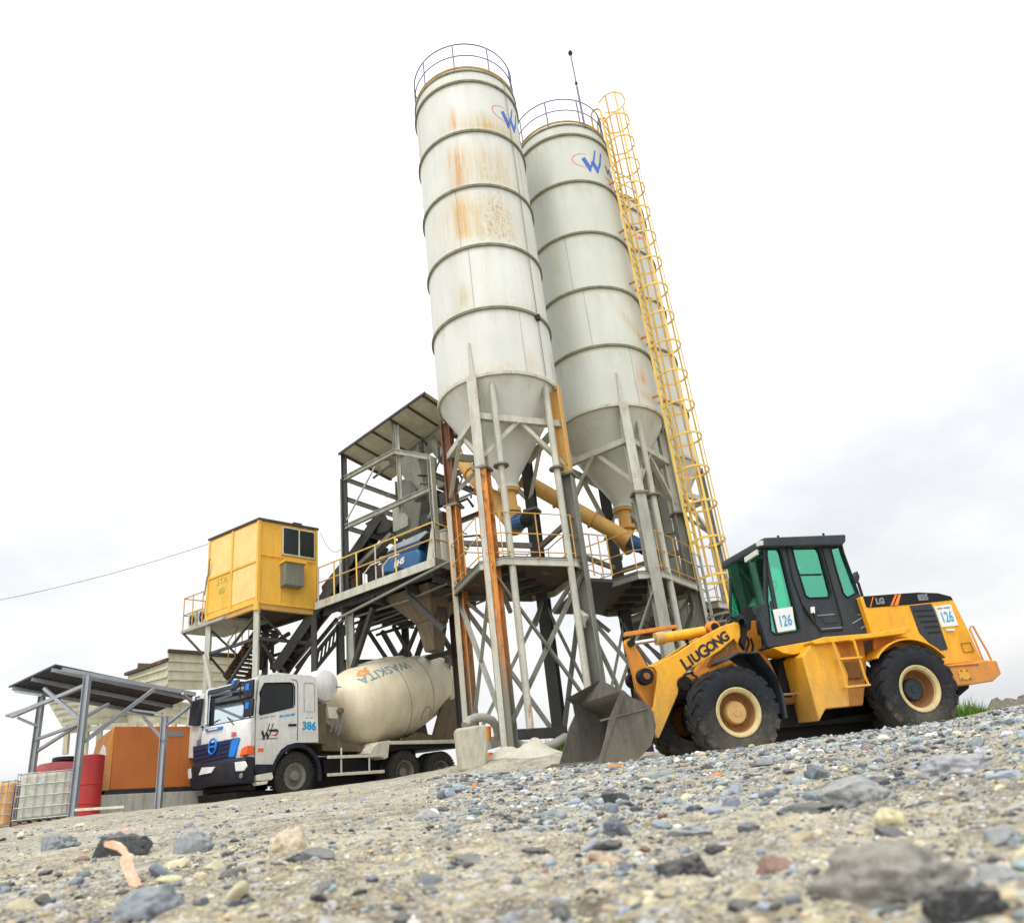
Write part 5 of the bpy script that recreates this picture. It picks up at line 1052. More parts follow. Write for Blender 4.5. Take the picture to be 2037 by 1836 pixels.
ch=QT([(1690,420),(1760,440),(1775,560),(1770,640),(1745,640),(1700,560)],.9); MB(TF).prism(ch,.8,1.5).build('discharge_chute','mud_brown',tk)
MB(TF).box(r2[0]+.6,r2[0]+.72,.1,TW-.1,.45,.62).build('rear_bar','black_metal',tk)
# ------------------------------------------------------------------ control cabin on its frame
paint('cabin_yellow',(.82,.46,.055),(.42,.26,.06),.5,rust=(.30,.13,.03),ramt=.12,rough=.5,scale=1.2); paint('cabin_peach',(.86,.58,.22),(.6,.40,.12),.4,rust=(.35,.15,.05),ramt=.10,rough=.55,scale=1.2)
paint('genset_orange',(.46,.125,.008),(.30,.12,.04),.4,rough=.5); paint('faded_red',(.40,.012,.012),(.3,.08,.06),.4,rough=.45); paint('container_white',(.55,.55,.46),(.25,.22,.15),.7,rough=.5,streak=False,scale=2)
paint('container_orange',(.75,.42,.16),(.4,.25,.12),.5,rough=.5,scale=2); paint('concrete',(.40,.39,.34),(.13,.12,.09),.75,rough=.9,scale=1.5); paint('galvanised',(.34,.37,.40),(.18,.18,.18),.4,rough=.4,metal=.5)
paint('roof_sheet',(.055,.06,.07),(.15,.14,.13),.5,rough=.6); paint('bin_panel',(.58,.56,.43),(.24,.21,.14),.6,rust=(.22,.09,.05),ramt=.15,rough=.6); paint('timber',(.25,.19,.12),(.1,.08,.05),.5,rough=.9)
paint('sack',(.50,.47,.38),(.22,.19,.12),.8,rough=.95,scale=3,bump=.4); paint('hose_grey',(.36,.35,.31),(.18,.16,.12),.6,rough=.8,streak=False,scale=4,bump=.4); paint('bollard_orange',(.90,.27,.02),(.4,.2,.1),.4,rough=.5)
paint('olive_paint',(.33,.38,.03),(.5,.4,.1),.3,rough=.6); paint('rust_brown',(.045,.032,.024),(.2,.13,.08),.5,rust=(.2,.07,.02),ramt=.4,rough=.8)
DB=7.2
cc0=np.array(PD(c1(1330,510),23.0)); zB=cc0[2]; 
cL=PZ(c1(1066,604),zB); cR=PZ(c1(1641,546),zB); zT=zB+ (23.0*.4150-zB)
c0_=(cc0[0],cc0[1]); L_=(cL[0],cL[1]); R2=(cR[0],cR[1]); K_=(L_[0]+R2[0]-c0_[0],L_[1]+R2[1]-c0_[1])
cb=thing('control_cabin',(c0_[0],c0_[1],zB),'yellow steel control cabin with a dark sliding window, standing on tall legs','cabin')
MB().slab([c0_,R2,K_,L_],zB,zT).build('body','cabin_yellow',cb,bevel=.01)
def lerp2(a,b,t_): return (a[0]+(b[0]-a[0])*t_,a[1]+(b[1]-a[1])*t_)
def wallpt(a,b,t_,z,off): # off outward from the cabin centre
    p=lerp2(a,b,t_); m_=((c0_[0]+K_[0])/2,(c0_[1]+K_[1])/2); d=Vector((b[1]-a[1],a[0]-b[0])).normalized(); 
    if d.dot(Vector((p[0]-m_[0],p[1]-m_[1])))<0: d=-d
    return (p[0]+d.x*off,p[1]+d.y*off,z)
def wbox(a,b,t0,t1,z0,z1,o0,o1,name,mat,par,bevel=0):
    vs=[wallpt(a,b,t_,z,o) for z in (z0,z1) for t_,o in ((t0,o0),(t1,o0),(t1,o1),(t0,o1))]
    return MB().add(vs,[(0,3,2,1),(4,5,6,7),(0,1,5,4),(1,2,6,5),(2,3,7,6),(3,0,4,7)]).build(name,mat,par,bevel)
H=zT-zB
# left wall: four peach panels in yellow ribs
for (t0,t1,z0,z1) in ((.02,.49,.50,.97),(.52,.98,.50,.97),(.02,.49,.06,.47),(.52,.98,.06,.47)):
    wbox(c0_,L_,t0,t1,zB+H*z0,zB+H*z1,.002,.010,'wall_panel','cabin_peach' if not (t0>.5 and z0<.3) else 'cabin_yellow',cb)
for t_ in (.0,.505,.985): wbox(c0_,L_,t_-.012,t_+.02,zB,zT,.0,.035,'rib','cabin_yellow',cb)
wbox(c0_,L_,0,1,zB+H*.475,zB+H*.50,.0,.033,'rib','cabin_yellow',cb)
for t_ in (.01,.985): wbox(c0_,R2,t_-.02,t_+.02,zB,zT,.0,.035,'rib','cabin_yellow',cb)
wbox(c0_,R2,0,1,zB+H*.555,zB+H*.58,.0,.03,'rib','cabin_yellow',cb); wbox(c0_,R2,.36,.375,zB,zT,.0,.025,'rib','cabin_yellow',cb)
for a,b in ((c0_,L_),(c0_,R2)):
    wbox(a,b,-.02,1.02,zT-.03,zT+.03,.0,.05,'roof_edge','rust_brown',cb); wbox(a,b,-.01,1.01,zB-.05,zB+.03,.0,.04,'floor_edge','cabin_yellow',cb)
MB().slab([lerp2(c0_,K_,-.02),lerp2(R2,L_,-.02),lerp2(K_,c0_,-.02),lerp2(L_,R2,-.02)],zT+.0,zT+.04).build('roof','rust_brown',cb)
fw_=wbox(c0_,R2,.385,.945,zB+H*.60,zB+H*.955,.0,.05,'window_frame','truck_cream',cb)
wbox(c0_,R2,.40,.655,zB+H*.615,zB+H*.94,.045,.056,'window_pane','dark_window' if 'dark_window' in MATS else 'dark_glass',fw_); wbox(c0_,R2,.68,.93,zB+H*.615,zB+H*.94,.045,.056,'window_pane','dark_glass',fw_)
ac_=wbox(c0_,R2,.36,.68,zB+H*.20,zB+H*.47,.0,.32,'air_conditioner_box','grey_steel',cb,.01)
wbox(c0_,R2,.34,.71,zB+H*.47,zB+H*.50,.0,.38,'canopy','cabin_yellow',cb)
wbox(c0_,R2,.60,.75,zT+.02,zT+.13,-.3,-.05,'roof_vent','rust_brown',cb)
for s,tz,tt in (('STA',.40,.70),('60',.28,.70)):
    mb=MB(); Lw=math.hypot(L_[0]-c0_[0],L_[1]-c0_[1]); decal(mb,text2d(s,.26,.004),lambda u,v: wallpt(c0_,L_,tt-u/Lw,zB+H*tz+v,.016)); mb.build('lettering','olive_paint',cb)
MB().tube([wallpt(c0_,L_,.90,zB+H*.72,.12),wallpt(c0_,L_,.93,zB+H*.70,.1),wallpt(c0_,L_,.97,zB+H*.55,.05),wallpt(c0_,L_,1.0,zB+H*.5,.05),wallpt(c0_,L_,1.03,zB+H*.3,.05)],.02,6).build('conduit','ring_green',cb)
# its support frame and walkway
sf_=thing('cabin_frame',(c0_[0],c0_[1],GZ),'slender steel legs and cross bracing carrying the yellow control cabin','frame')
gz=GZ
LEG={}
for nm,p in (('c',lerp2(c0_,K_,.02)),('L',lerp2(L_,R2,.03)),('R',lerp2(R2,L_,.03)),('K',lerp2(K_,c0_,.05))):
    LEG[nm]=p
    MB().box(p[0]-.07,p[0]+.07,p[1]-.07,p[1]+.07,gz-.1,zB-.03).build('leg','cream_steel' if nm in 'cL' else 'dark_steel',sf_)
q=lerp2(c0_,K_,.02); MB().tube([(q[0],q[1]-.05,zB+.0),(q[0],q[1]-.05,zB-.25)],.09,14).build('leg_sleeve','cabin_yellow',sf_)
for a,b in (('c','L'),('c','R'),('L','K'),('R','K')):
    p,r_=LEG[a],LEG[b]
    MB().beam((*p,zB-.12),(*r_,zB-.12),.1,.14).build('floor_beam','rust_yellow_pipe' if a=='c' else 'dark_steel',sf_); MB().beam((*p,zB-1.0),(*r_,zB-1.0),.06,.08).build('tie','dark_steel',sf_); MB().beam((*p,zB-2.9),(*r_,zB-2.9),.05,.06).build('tie','dark_steel',sf_)
    MB().angle((*p,zB-1.05),(*r_,zB-2.8),.07).build('brace','dark_steel',sf_); MB().angle((*p,zB-.3),(*lerp2(p,r_,.5),zB-1.0),.06).build('brace','dark_steel',sf_)
    MB().angle((*r_,zB-3.0),(*p,gz+.4),.07).build('brace','cream_steel' if a=='c' and b=='L' else 'dark_steel',sf_)
MB().beam((*lerp2(c0_,L_,.98),zB-1.0),(*lerp2(c0_,L_,.35),gz+.5),.10,.12).build('stair_stringer','cream_steel',sf_)
MB().slab([lerp2(c0_,K_,.03),lerp2(R2,L_,.03),lerp2(K_,c0_,.03),lerp2(L_,R2,.03)],zB-.10,zB-.055).build('floor_plate','rust_brown',sf_)
# walkway beyond the left wall, with railing and two condenser units
dl=Vector((L_[0]-c0_[0],L_[1]-c0_[1])).normalized(); dn=Vector((K_[0]-L_[0],K_[1]-L_[1])).normalized()
def wk(u,v,z): return (L_[0]+dl.x*u+dn.x*v,L_[1]+dl.y*u+dn.y*v,z)
zw=zB-.12
wkk=MB().slab([wk(-.9,-.1,0)[:2],wk(.95,-.1,0)[:2],wk(.95,1.2,0)[:2],wk(-.9,1.2,0)[:2]],zw-.08,zw).build('walkway','cream_steel_shade',sf_)
for z in (.45,.95): MB().tube([wk(.05,-.08,zw+z),wk(.9,-.08,zw+z),wk(.92,-.05,zw+z),wk(.92,1.15,zw+z)],.018,8).build('railing','rust_yellow_pipe',sf_)
for u,v in ((.9,-.08),(.5,-.08),(.92,.55),(.92,1.15),(.06,-.08)): MB().tube([wk(u,v,zw),wk(u,v,zw+.97)],.018,8).build('railing_post','rust_yellow_pipe',sf_)
MB().beam(wk(.9,-.05,zw-.08),wk(0,.05,zw-.95),.05).build('brace','rust_brown',sf_)
for u,lb in ((.12,'condenser unit nearest the yellow cabin wall'),(.55,'condenser unit at the outer end of the walkway')):
    a=thing('condenser_unit',wk(u,.0,zw),lb,'air conditioner','outdoor air conditioner units on the walkway')
    MB().add([wk(u+du,dv,zw+z) for z in (.03,.52) for du,dv in ((0,.05),(.33,.05),(.33,.35),(0,.35))],[(0,3,2,1),(4,5,6,7),(0,1,5,4),(1,2,6,5),(2,3,7,6),(3,0,4,7)]).build('casing','container_white',a,bevel=.01)
    cpt=wk(u+.17,.03,zw+.28); nrm=(-dn.x,-dn.y,0); MB().lathe([(.14,-.02),(.15,.0),(.05,.01),(.04,-.02),(0,-.02)],cpt,nrm,n=24).build('fan_grille','black_metal',a)
# stairs behind the frame
stt=thing('stairs',(LEG['c'][0],LEG['c'][1]+1,GZ),'rusty steel stairs climbing behind the cabin legs to the deck','stairs')
s0=Vector(PD(c3(330,1240),24.6)); s1=Vector(PD(c3(560,900),25.4)); s0.z=max(s0.z,GZ+.3); perp=Vector((.55,.8,0)).normalized()*.7
for off in (Vector((0,0,0)),perp): MB().beam(tuple(s0+off),tuple(s1+off),.05,.2).build('stringer','rust_brown',stt)
for i in range(13):
    p=s0.lerp(s1,(i+.5)/13); MB().beam(tuple(p),tuple(p+perp),.22,.03).build('step','rust_brown',stt)
for off in (Vector((0,0,0)),perp):
    MB().tube([tuple(s0+off+Vector((0,0,.95))),tuple(s1+off+Vector((0,0,.95)))],.018,6).build('handrail','rust_yellow_pipe',stt)
    for i in range(5): p=s0.lerp(s1,(i+.3)/5)+off; MB().tube([tuple(p),tuple(p+Vector((0,0,.95)))],.014,6).build('handrail_post','rust_yellow_pipe',stt)
# ------------------------------------------------------------------ mixing tower
TL=np.array(PD(c4(340,1600),23.0)); DZ=TL[2]; TR=np.array(PZ(c4(1022,1372),DZ)); TR=np.array((PD(c4(1022,1372),20.7)[0],PD(c4(1022,1372),20.7)[1],DZ))
ang=math.degrees(math.atan2(TR[1]-TL[1],TR[0]-TL[0])); MF=Fr((TL[0],TL[1],DZ),ang); WX=float(np.hypot(*(TR-TL)[:2])); WY=2.3
mt=thing('mixing_tower',(TL[0],TL[1],GZ),'open steel mixing tower with a slanted sheet roof above the truck','tower')
QM=lambda pts,y=0,c=c4:[MF.xz(c(*p),y) for p in pts]
def mpost(x,y,z0,z1,mat,w=.16): MB(MF).ibeam((x,y,z0),(x,y,z1),w,w,.018).build('post',mat,mt)
zb=QM([(340,1090)])[0][1]; zt=QM([(330,725)])[0][1]; zroof=QM([(318,550)])[0][1]
xm=QM([(715,700)])[0][0]
zr2=QM([(985,560)])[0][1]
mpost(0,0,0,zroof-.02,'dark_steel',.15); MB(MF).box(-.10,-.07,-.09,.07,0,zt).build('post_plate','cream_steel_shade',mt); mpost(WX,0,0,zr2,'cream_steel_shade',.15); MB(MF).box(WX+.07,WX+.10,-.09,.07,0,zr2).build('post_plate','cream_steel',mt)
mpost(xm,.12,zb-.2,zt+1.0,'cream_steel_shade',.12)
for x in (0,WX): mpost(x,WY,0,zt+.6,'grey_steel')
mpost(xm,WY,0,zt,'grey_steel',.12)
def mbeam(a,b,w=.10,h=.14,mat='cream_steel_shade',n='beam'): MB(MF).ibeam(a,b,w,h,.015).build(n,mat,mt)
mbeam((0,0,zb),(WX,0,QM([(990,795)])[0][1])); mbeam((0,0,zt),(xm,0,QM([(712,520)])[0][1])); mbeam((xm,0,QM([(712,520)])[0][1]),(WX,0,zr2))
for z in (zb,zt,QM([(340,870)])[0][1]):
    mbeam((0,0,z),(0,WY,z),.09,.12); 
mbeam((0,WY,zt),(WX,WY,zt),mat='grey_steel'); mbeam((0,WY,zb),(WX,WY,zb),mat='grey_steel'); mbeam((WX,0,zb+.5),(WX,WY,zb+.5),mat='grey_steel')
a,b=QM([(345,1040),(555,640)]); MB(MF).tube([(a[0],-.02,a[1]),(b[0],-.02,b[1])],.025,8).build('brace','cream_steel',mt)
# roof of sheets on purlins
rA=MF.at(c4(310,548),0); rB=MF.at(c4(958,88),0); 
ra=(rA[0]-.02,-.15,rA[2]); rb=(rB[0],-.15,rB[2]); rc=(rB[0]+.1,1.9,rB[2]-.35); rd=(rA[0]+.05,1.9,rA[2]-.28)
MB(MF).sheet([ra,rd,rc,rb],.03).build('roof','bin_panel',mt); rfo=[c for c in mt.children if c.name.startswith('roof')][-1]
for t_ in (.03,.2,.4,.6,.8,.97):
    p=tuple(ra[i]+(rb[i]-ra[i])*t_ for i in range(3)); q=tuple(rd[i]+(rc[i]-rd[i])*t_ for i in range(3)); MB(MF).beam((p[0],p[1],p[2]-.05),(q[0],q[1],q[2]-.05),.05,.07).build('purlin','rust_brown',rfo)
MB(MF).beam((ra[0],ra[1],ra[2]-.03),(rb[0],rb[1],rb[2]-.03),.04,.07).build('roof_rim','dark_steel',rfo)
mpost(xm-.1,.05,zt,QM([(695,290)])[0][1]-.02,'grey_steel',.07); mpost(WX*.96,1.5,zt,rB[2]-.4,'dark_steel',.1)
MB(MF).beam((.2,1.0,zt+.25),(WX,1.0,rB[2]-.40),.05,.06).build('rafter','grey_steel',mt)
# deck
xl=QM([(150,1695)])[0][0]; xr_=QM([(985,1420)])[0][0]
dk=MB(MF).box(xl,WX+.15,-.22,WY+.5,-.14,-.05).build('deck','rust_brown',mt)
MB(MF).box(xl,WX+.17,-.25,-.21,-.22,.0).build('deck_edge','cream_steel',mt); MB(MF).box(WX+.13,WX+.17,-.25,WY+.3,-.22,.0).build('deck_edge','grey_steel',mt)
for y in (.0,.8,1.6,2.3): MB(MF).ibeam((xl+.1,y,-.26),(WX+.1,y,-.26),.12,.22,.015).build('joist','dark_steel',mt)
for x in (0,1.2,2.4,WX): MB(MF).ibeam((x,-.2,-.48),(x,WY+.4,-.48),.12,.2,.015).build('joist','dark_steel',mt)
MB(MF).beam((xl+1.0,-.3,-.72),(WX+1.2,-.3,-.2),.06,.06).build('brace','grey_steel',mt)
# railing of the deck
rl0=QM([(180,1535),(968,1095)],-.2); zr_=.98
for z,mat in ((1.0,'yellow_steel'),(.55,'rust_yellow_pipe')): MB(MF).tube([(xl+.1,-.2,z),(WX+.1,-.2,z),(WX+.12,-.1,z),(WX+.12,1.2,z)],.022,8).build('railing',mat,mt)
for i,x in enumerate((xl+.1,xl+.75,xl+1.0,.62,1.35,2.1,WX+.1)): MB(MF).beam((x,-.2,-.05),(x,-.2,1.0),.04,.04).build('railing_post','yellow_steel' if i%2 else 'cream_steel',mt)
MB(MF).prism(QM([(985,1110),(1000,1090),(1000,1380),(945,1395)],-.1),-.15,-.12).build('side_screen','cream_steel',mt)
for dx in (.95,1.65):
    MB(MF).tube([(dx,-.24,.02),(dx,-.24,.30),(dx+.25,-.24,.46),(dx+.62,-.24,.46)],.022,8).build('edge_rail','truck_cream',mt)
# legs beneath
DEEP=[(0,.1,'cream_steel_shade'),(WX,.1,'grey_steel'),(0,WY,'dark_steel'),(WX*.55,WY,'dark_steel'),(xl+.1,.6,'dark_steel')]
for x,y,mat in [q for q in DEEP if q[:2]!=(WX,.1)]: MB(MF).ibeam((x,y,GZ-DZ-.1),(x,y,-.55),.2,.2,.02).build('leg',mat,mt)
for (x0,y0,z0),(x1,y1,z1) in (((0,.1,-2.2),(.9,.1,-.6)),((0,WY,-2.2),(1.0,WY,-.6)),((WX*.55,WY,-1.9),(WX*.55-.8,WY,-.6)),((xl+.1,.6,-2.2),(0,.6,-.6)),((0,WY,-2.0),(xl+.1,WY,-.5)),((WX,.1,-1.8),(WX-1.2,.1,-.55)),((0,.1,-3.4),(0,WY,-1.2)),((xl+.1,.6,-4.5),(0,.1,-2.4))):
    MB(MF).beam((x0,y0,z0),(x1,y1,z1),.12,.12).build('knee_brace','dark_steel',mt)
for z in (-1.7,): MB(MF).beam((0,WY,z),(WX*.55,WY,z),.09,.12).build('tie','dark_steel',mt)
MB(MF).beam((xl,.6,-1.6),(0,WY,-1.6),.1,.12).build('tie','dark_steel',mt)
for i in range(7): # service pipes and cable trays slung under the deck
    y_=.2+.33*i; MB(MF).tube([(xl+.3,y_,-.62-.05*(i%3)),(WX*.6,y_+.05,-.66-.04*(i%2)),(WX+.1,y_,-.60)],.03+.012*(i%2),8).build('pipe','dark_steel' if i%2 else 'grey_steel',mt)
for (x0,z0,x1,z1,y_) in ((.2,-.7,.8,-1.7,1.6),(1.3,-.7,.6,-1.7,1.6),(xl+.2,-.6,.1,-1.9,1.6),(-.9,-1.2,.4,-3.3,2.3)): MB(MF).beam((x0,y_,z0),(x1,y_,z1),.09,.09).build('brace','dark_steel',mt)
# discharge hopper hanging under the deck, over the truck drum
dhx,dhy=[MF.at(c4(900,1600),1.0)[0],1.0]
dh=thing('discharge_hopper',MF.w(dhx,dhy,-2.0),'tapering concrete discharge chute hanging under the mixer deck above the drum','hopper')
tip=MF.at(c6(385,560),1.0)
def frus(mb,c0,h0,c1,h1):
    vs=[(c[0]+sx*h[0],c[1]+sy*h[1],c[2]) for c,h in ((c0,h0),(c1,h1)) for sx,sy in ((-1,-1),(1,-1),(1,1),(-1,1))]
    return mb.add(vs,[(0,3,2,1),(4,5,6,7),(0,1,5,4),(1,2,6,5),(2,3,7,6),(3,0,4,7)])
k0=MF.at(c6(310,190),1.0); k1=MF.at(c6(370,430),1.0)
frus(frus(MB(MF),(k0[0],1.0,-.35),(.85,.75),(k1[0]-.02,1.0,k1[2]+.25),(.30,.30)),(k1[0],1.0,k1[2]+.25),(.30,.30),(tip[0],1.0,tip[2]),(.17,.2)).build('chute','mud_brown',dh,bevel=.02)
MB(MF).box(k1[0]+.25,k1[0]+.42,.8,1.2,k1[2]+.2,k1[2]+.6).build('gate_box','rust_brown',dh,bevel=.01)
# ------------------------------------------------------------------ the twin shaft mixer and hoppers on the tower
mxr=thing('concrete_mixer',MF.w(WX*.7,.9,0),'blue concrete mixer housing with white lettering behind the deck railing','mixer')
bb=QM([(590,1400),(640,1330),(870,1250),(890,1290),(885,1400),(800,1430),(590,1445)],.35); MB(MF).prism(bb,.35,1.7).build('drum_housing','motor_blue',mxr,bevel=.06)
MB(MF).prism(QM([(630,1330),(640,1290),(880,1190),(905,1200),(880,1255),(640,1345)],.4),.4,1.7).build('side_cover','truck_blue',mxr,bevel=.02)
MB(MF).prism(QM([(690,1230),(930,1120),(950,1130),(880,1195),(640,1285)],.4),.4,1.7).build('lid','galvanised',mxr,bevel=.01)
MB(MF).prism(QM([(890,1200),(960,1150),(985,1180),(960,1390),(885,1400)],.6),.6,1.7).build('end_cover','bumper_navy',mxr,bevel=.02)
e_=QM([(725,1360)],.3)[0]; mb=MB(MF); decal(mb,text2d('BHS',.22,.012,.2),lambda u,v:(e_[0]+u,.338,e_[1]+v+u*.12)); mb.build('lettering','white_board',mxr)
MB(MF).prism(QM([(640,1460),(735,1395),(790,1410),(770,1440),(680,1470)],.1),.1,.4).build('motor_guard','bumper_navy',mxr)
for (p,q) in (((575,1270),(575,1370)),): 
    a,b=QM([(560,1330),(610,1320)],.3); MB(MF).tube([(a[0],.5,a[1]),(b[0],.5,b[1])],.10,16).build('gearbox','grey_steel',mxr)
wh=thing('weigh_hopper',MF.w(WX*.8,1.1,zb),'pale grey cement weigh hopper hanging inside the tower above the blue mixer','hopper')
p0=MF.at(c4(870,590),1.2); p1=MF.at(c4(930,900),1.2); p2=MF.at(c4(790,1110),1.2)
frus(frus(MB(MF),(p0[0],1.2,p0[2]-.25),(.42,.42),(p1[0],1.2,p1[2]+.2),(.17,.17)),(p0[0],1.2,p0[2]-.25),(.42,.42),(p0[0],1.2,p0[2]+.05),(.42,.42)).build('bin','cream_steel_shade',wh,bevel=.01)
wh2=thing('batch_hopper',MF.w(WX*.6,1.1,0),'larger grey steel hopper feeding the blue mixer from the left','hopper')
MB(MF).prism(QM([(735,745),(800,720),(860,800),(850,905),(900,905),(880,1110),(730,1175),(690,1120),(680,950),(735,880)],.9),.9,1.7).build('bin','grey_steel',wh2,bevel=.015)
MB(MF).prism(QM([(740,930),(800,1020),(800,1080),(730,1115),(690,1130),(685,960)],.8),.8,.9).build('chute_side','cream_steel_shade',wh2)
MB(MF).prism(QM([(590,600),(655,590),(660,640),(605,665)],1.0),1.0,1.3).build('light_box','container_white',mt)
# pipes at the roof
a=MF.at(c4(905,345),1.4); b=MF.at(c4(1080,590),1.2); MB(MF).tube([tuple(a),tuple(b)],.16,20).build('inlet_pipe','cream_steel_shade',mt)
MB(MF).tube([MF.at(c4(640,870),1.2),MF.at(c4(645,850),1.2),MF.at(c4(670,840),1.2),MF.at(c4(700,850),1.2)],.02,8).build('vent_pipe','cream_steel_shade',mt)
flt=thing('dust_filter',MF.w(WX*.8,1.2,zt),'round dusty filter drum tucked right under the high end of the slanted tower roof','filter')
q=MF.at(c4(880,300),1.3); MB(MF).lathe([(0,-.35),(.30,-.35),(.34,-.3),(.34,.2),(.28,.28),(0,.3)],tuple(q),n=32).build('drum','dark_steel',flt)
rg2=random.Random(5)
for i in range(30):
    a=(rg2.uniform(xm,WX),rg2.uniform(.4,1.8),rg2.uniform(.9,zt)); ax=rg2.choice(((1,0,0),(0,0,1),(.6,0,.8),(0,1,.3))); l=rg2.uniform(.3,.9); MB(MF).tube([a,tuple(a[j]+ax[j]*l for j in range(3)),tuple(a[j]+ax[j]*l+(.1,.1,-.25)[j] for j in range(3))],rg2.uniform(.018,.05),8).build('pipework',rg2.choice(('dark_steel','grey_steel','rust_brown','cream_steel_shade')),flt)
for (x0,x1,z0,z1,mm) in ((WX-.75,WX-.35,1.35,1.75,'rust_brown'),(WX-.45,WX-.1,1.9,2.3,'dark_steel'),(xm+.05,xm+.4,1.5,1.85,'dark_steel'),(WX-.6,WX-.15,.95,1.25,'dark_steel'),(.35,.75,.0,.9,'rust_brown'),(.0,.25,.1,1.0,'dark_steel'),(WX-.5,WX-.05,2.45,2.8,'grey_steel'),(WX-.9,WX-.5,2.1,2.45,'dark_steel')): MB(MF).box(x0,x1,.8,1.3,z0,z1).build('actuator_box',mm,flt,bevel=.03)
# dark machinery: conveyor head, belts and clutter on the deck
cv=thing('conveyor',MF.w(xl,1.2,-2),'dark inclined belt conveyor rising from behind the truck to the mixer deck','conveyor')
h1=Vector(MF.w(*[MF.at(c4(600,1050),1.3)[0],1.3,MF.at(c4(600,1050),1.3)[2]])); h0=Vector(PD(c3(690,1200),24.5))
dd_=(h1-h0).normalized(); sd_=dd_.cross(Vector((0,0,1))).normalized()*.38; up_=sd_.cross(dd_).normalized()
for s in (-1,1): MB().beam(tuple(h0+sd_*s),tuple(h1+sd_*s),.07,.26).build('side_frame','dark_steel',cv)
MB().beam(tuple(h0+up_*.1),tuple(h1+up_*.1),.66,.03).build('belt','black_metal',cv)
for i in range(18):
    p=h0.lerp(h1,(i+.5)/18); MB().beam(tuple(p-sd_),tuple(p+sd_),.05).build('idler','rust_brown',cv)
MB().tube([tuple(h1-sd_*.9),tuple(h1+sd_*.9)],.2,18).build('head_pulley','rust_brown',cv)
hc=MB(MF).prism(QM([(470,1065),(560,1015),(640,1030),(670,1090),(650,1130),(560,1150),(510,1100)],1.0),1.0,1.7).build('head_cover','dark_steel',cv,bevel=.03)
MB(MF).prism(QM([(370,1270),(430,1190),(530,1215),(520,1260),(380,1420)],.9),.9,1.6).build('return_cover','dark_steel',cv)
MB(MF).beam(MF.at(c4(430,1400),.7),MF.at(c4(690,1150),.8),.25,.12).build('skip_chute','grey_steel',cv)
MB(MF).prism(QM([(150,1540),(320,1330),(310,1560),(160,1620)],.9),.9,1.5).build('belt_guard','rust_brown',cv)
# clutter as separate modest things
for (p,w_,h_,lb,cat,mat) in (((405,1500),.16,.62,'rusty standing valve body beside the tower post','valve','rust_brown'),((440,1380),.14,.8,'brown upright oil drum pump behind the railing','pump','rust_brown'),((1070,1230),.34,.95,'cream electrical cabinet right of the tower corner post','cabinet','truck_cream')):
    x,z=QM([p],.5)[0]; fl=0
    o=thing('equipment',MF.w(x,.5,0),lb,cat)
    MB(MF).box(x-w_/2,x+w_/2,.4,.4+w_,.0-.05,h_).build('casing',mat,o,bevel=.03); MB(MF).box(x-w_/2-.02,x+w_/2+.02,.38,.42+w_,h_,h_+.05).build('lid',mat,o,bevel=.01)
# second long inclined conveyor truss and lower dark structure behind the truck
cv2=thing('conveyor',PD(c3(880,1200),25),'lower conveyor truss crossing behind the cabin legs with daylight between its slats','conveyor')
h0=Vector(PD(c3(860,1190),26)); h1=Vector(PD(c3(1130,860),25.2)); dd_=(h1-h0).normalized(); sd_=dd_.cross(Vector((0,0,1))).normalized()*.4
for s in (-1,1):
    for u in (0,.45): MB().beam(tuple(h0+sd_*s+Vector((0,0,u))),tuple(h1+sd_*s+Vector((0,0,u))),.08,.10).build('chord','dark_steel',cv2)
for i in range(11):
    p=h0.lerp(h1,i/10); q=h0.lerp(h1,min(1,(i+.7)/10)); MB().beam(tuple(p-sd_),tuple(q-sd_+Vector((0,0,.45))),.05).build('web','dark_steel',cv2)
for i,(p,q,w_) in enumerate(((( 700,1200),(905,950),.3),((560,1180),(600,930),.16),((640,1180),(650,930),.1),((600,1040),(760,940),.09),((660,1200),(600,1010),.08),((1190,1080),(1300,860),.14))):
    a=PD(c3(*p),25.2); b=PD(c3(*q),24.6); MB().beam(a,b,w_,w_).build('strut','grey_steel' if i==0 else 'dark_steel',cv2)
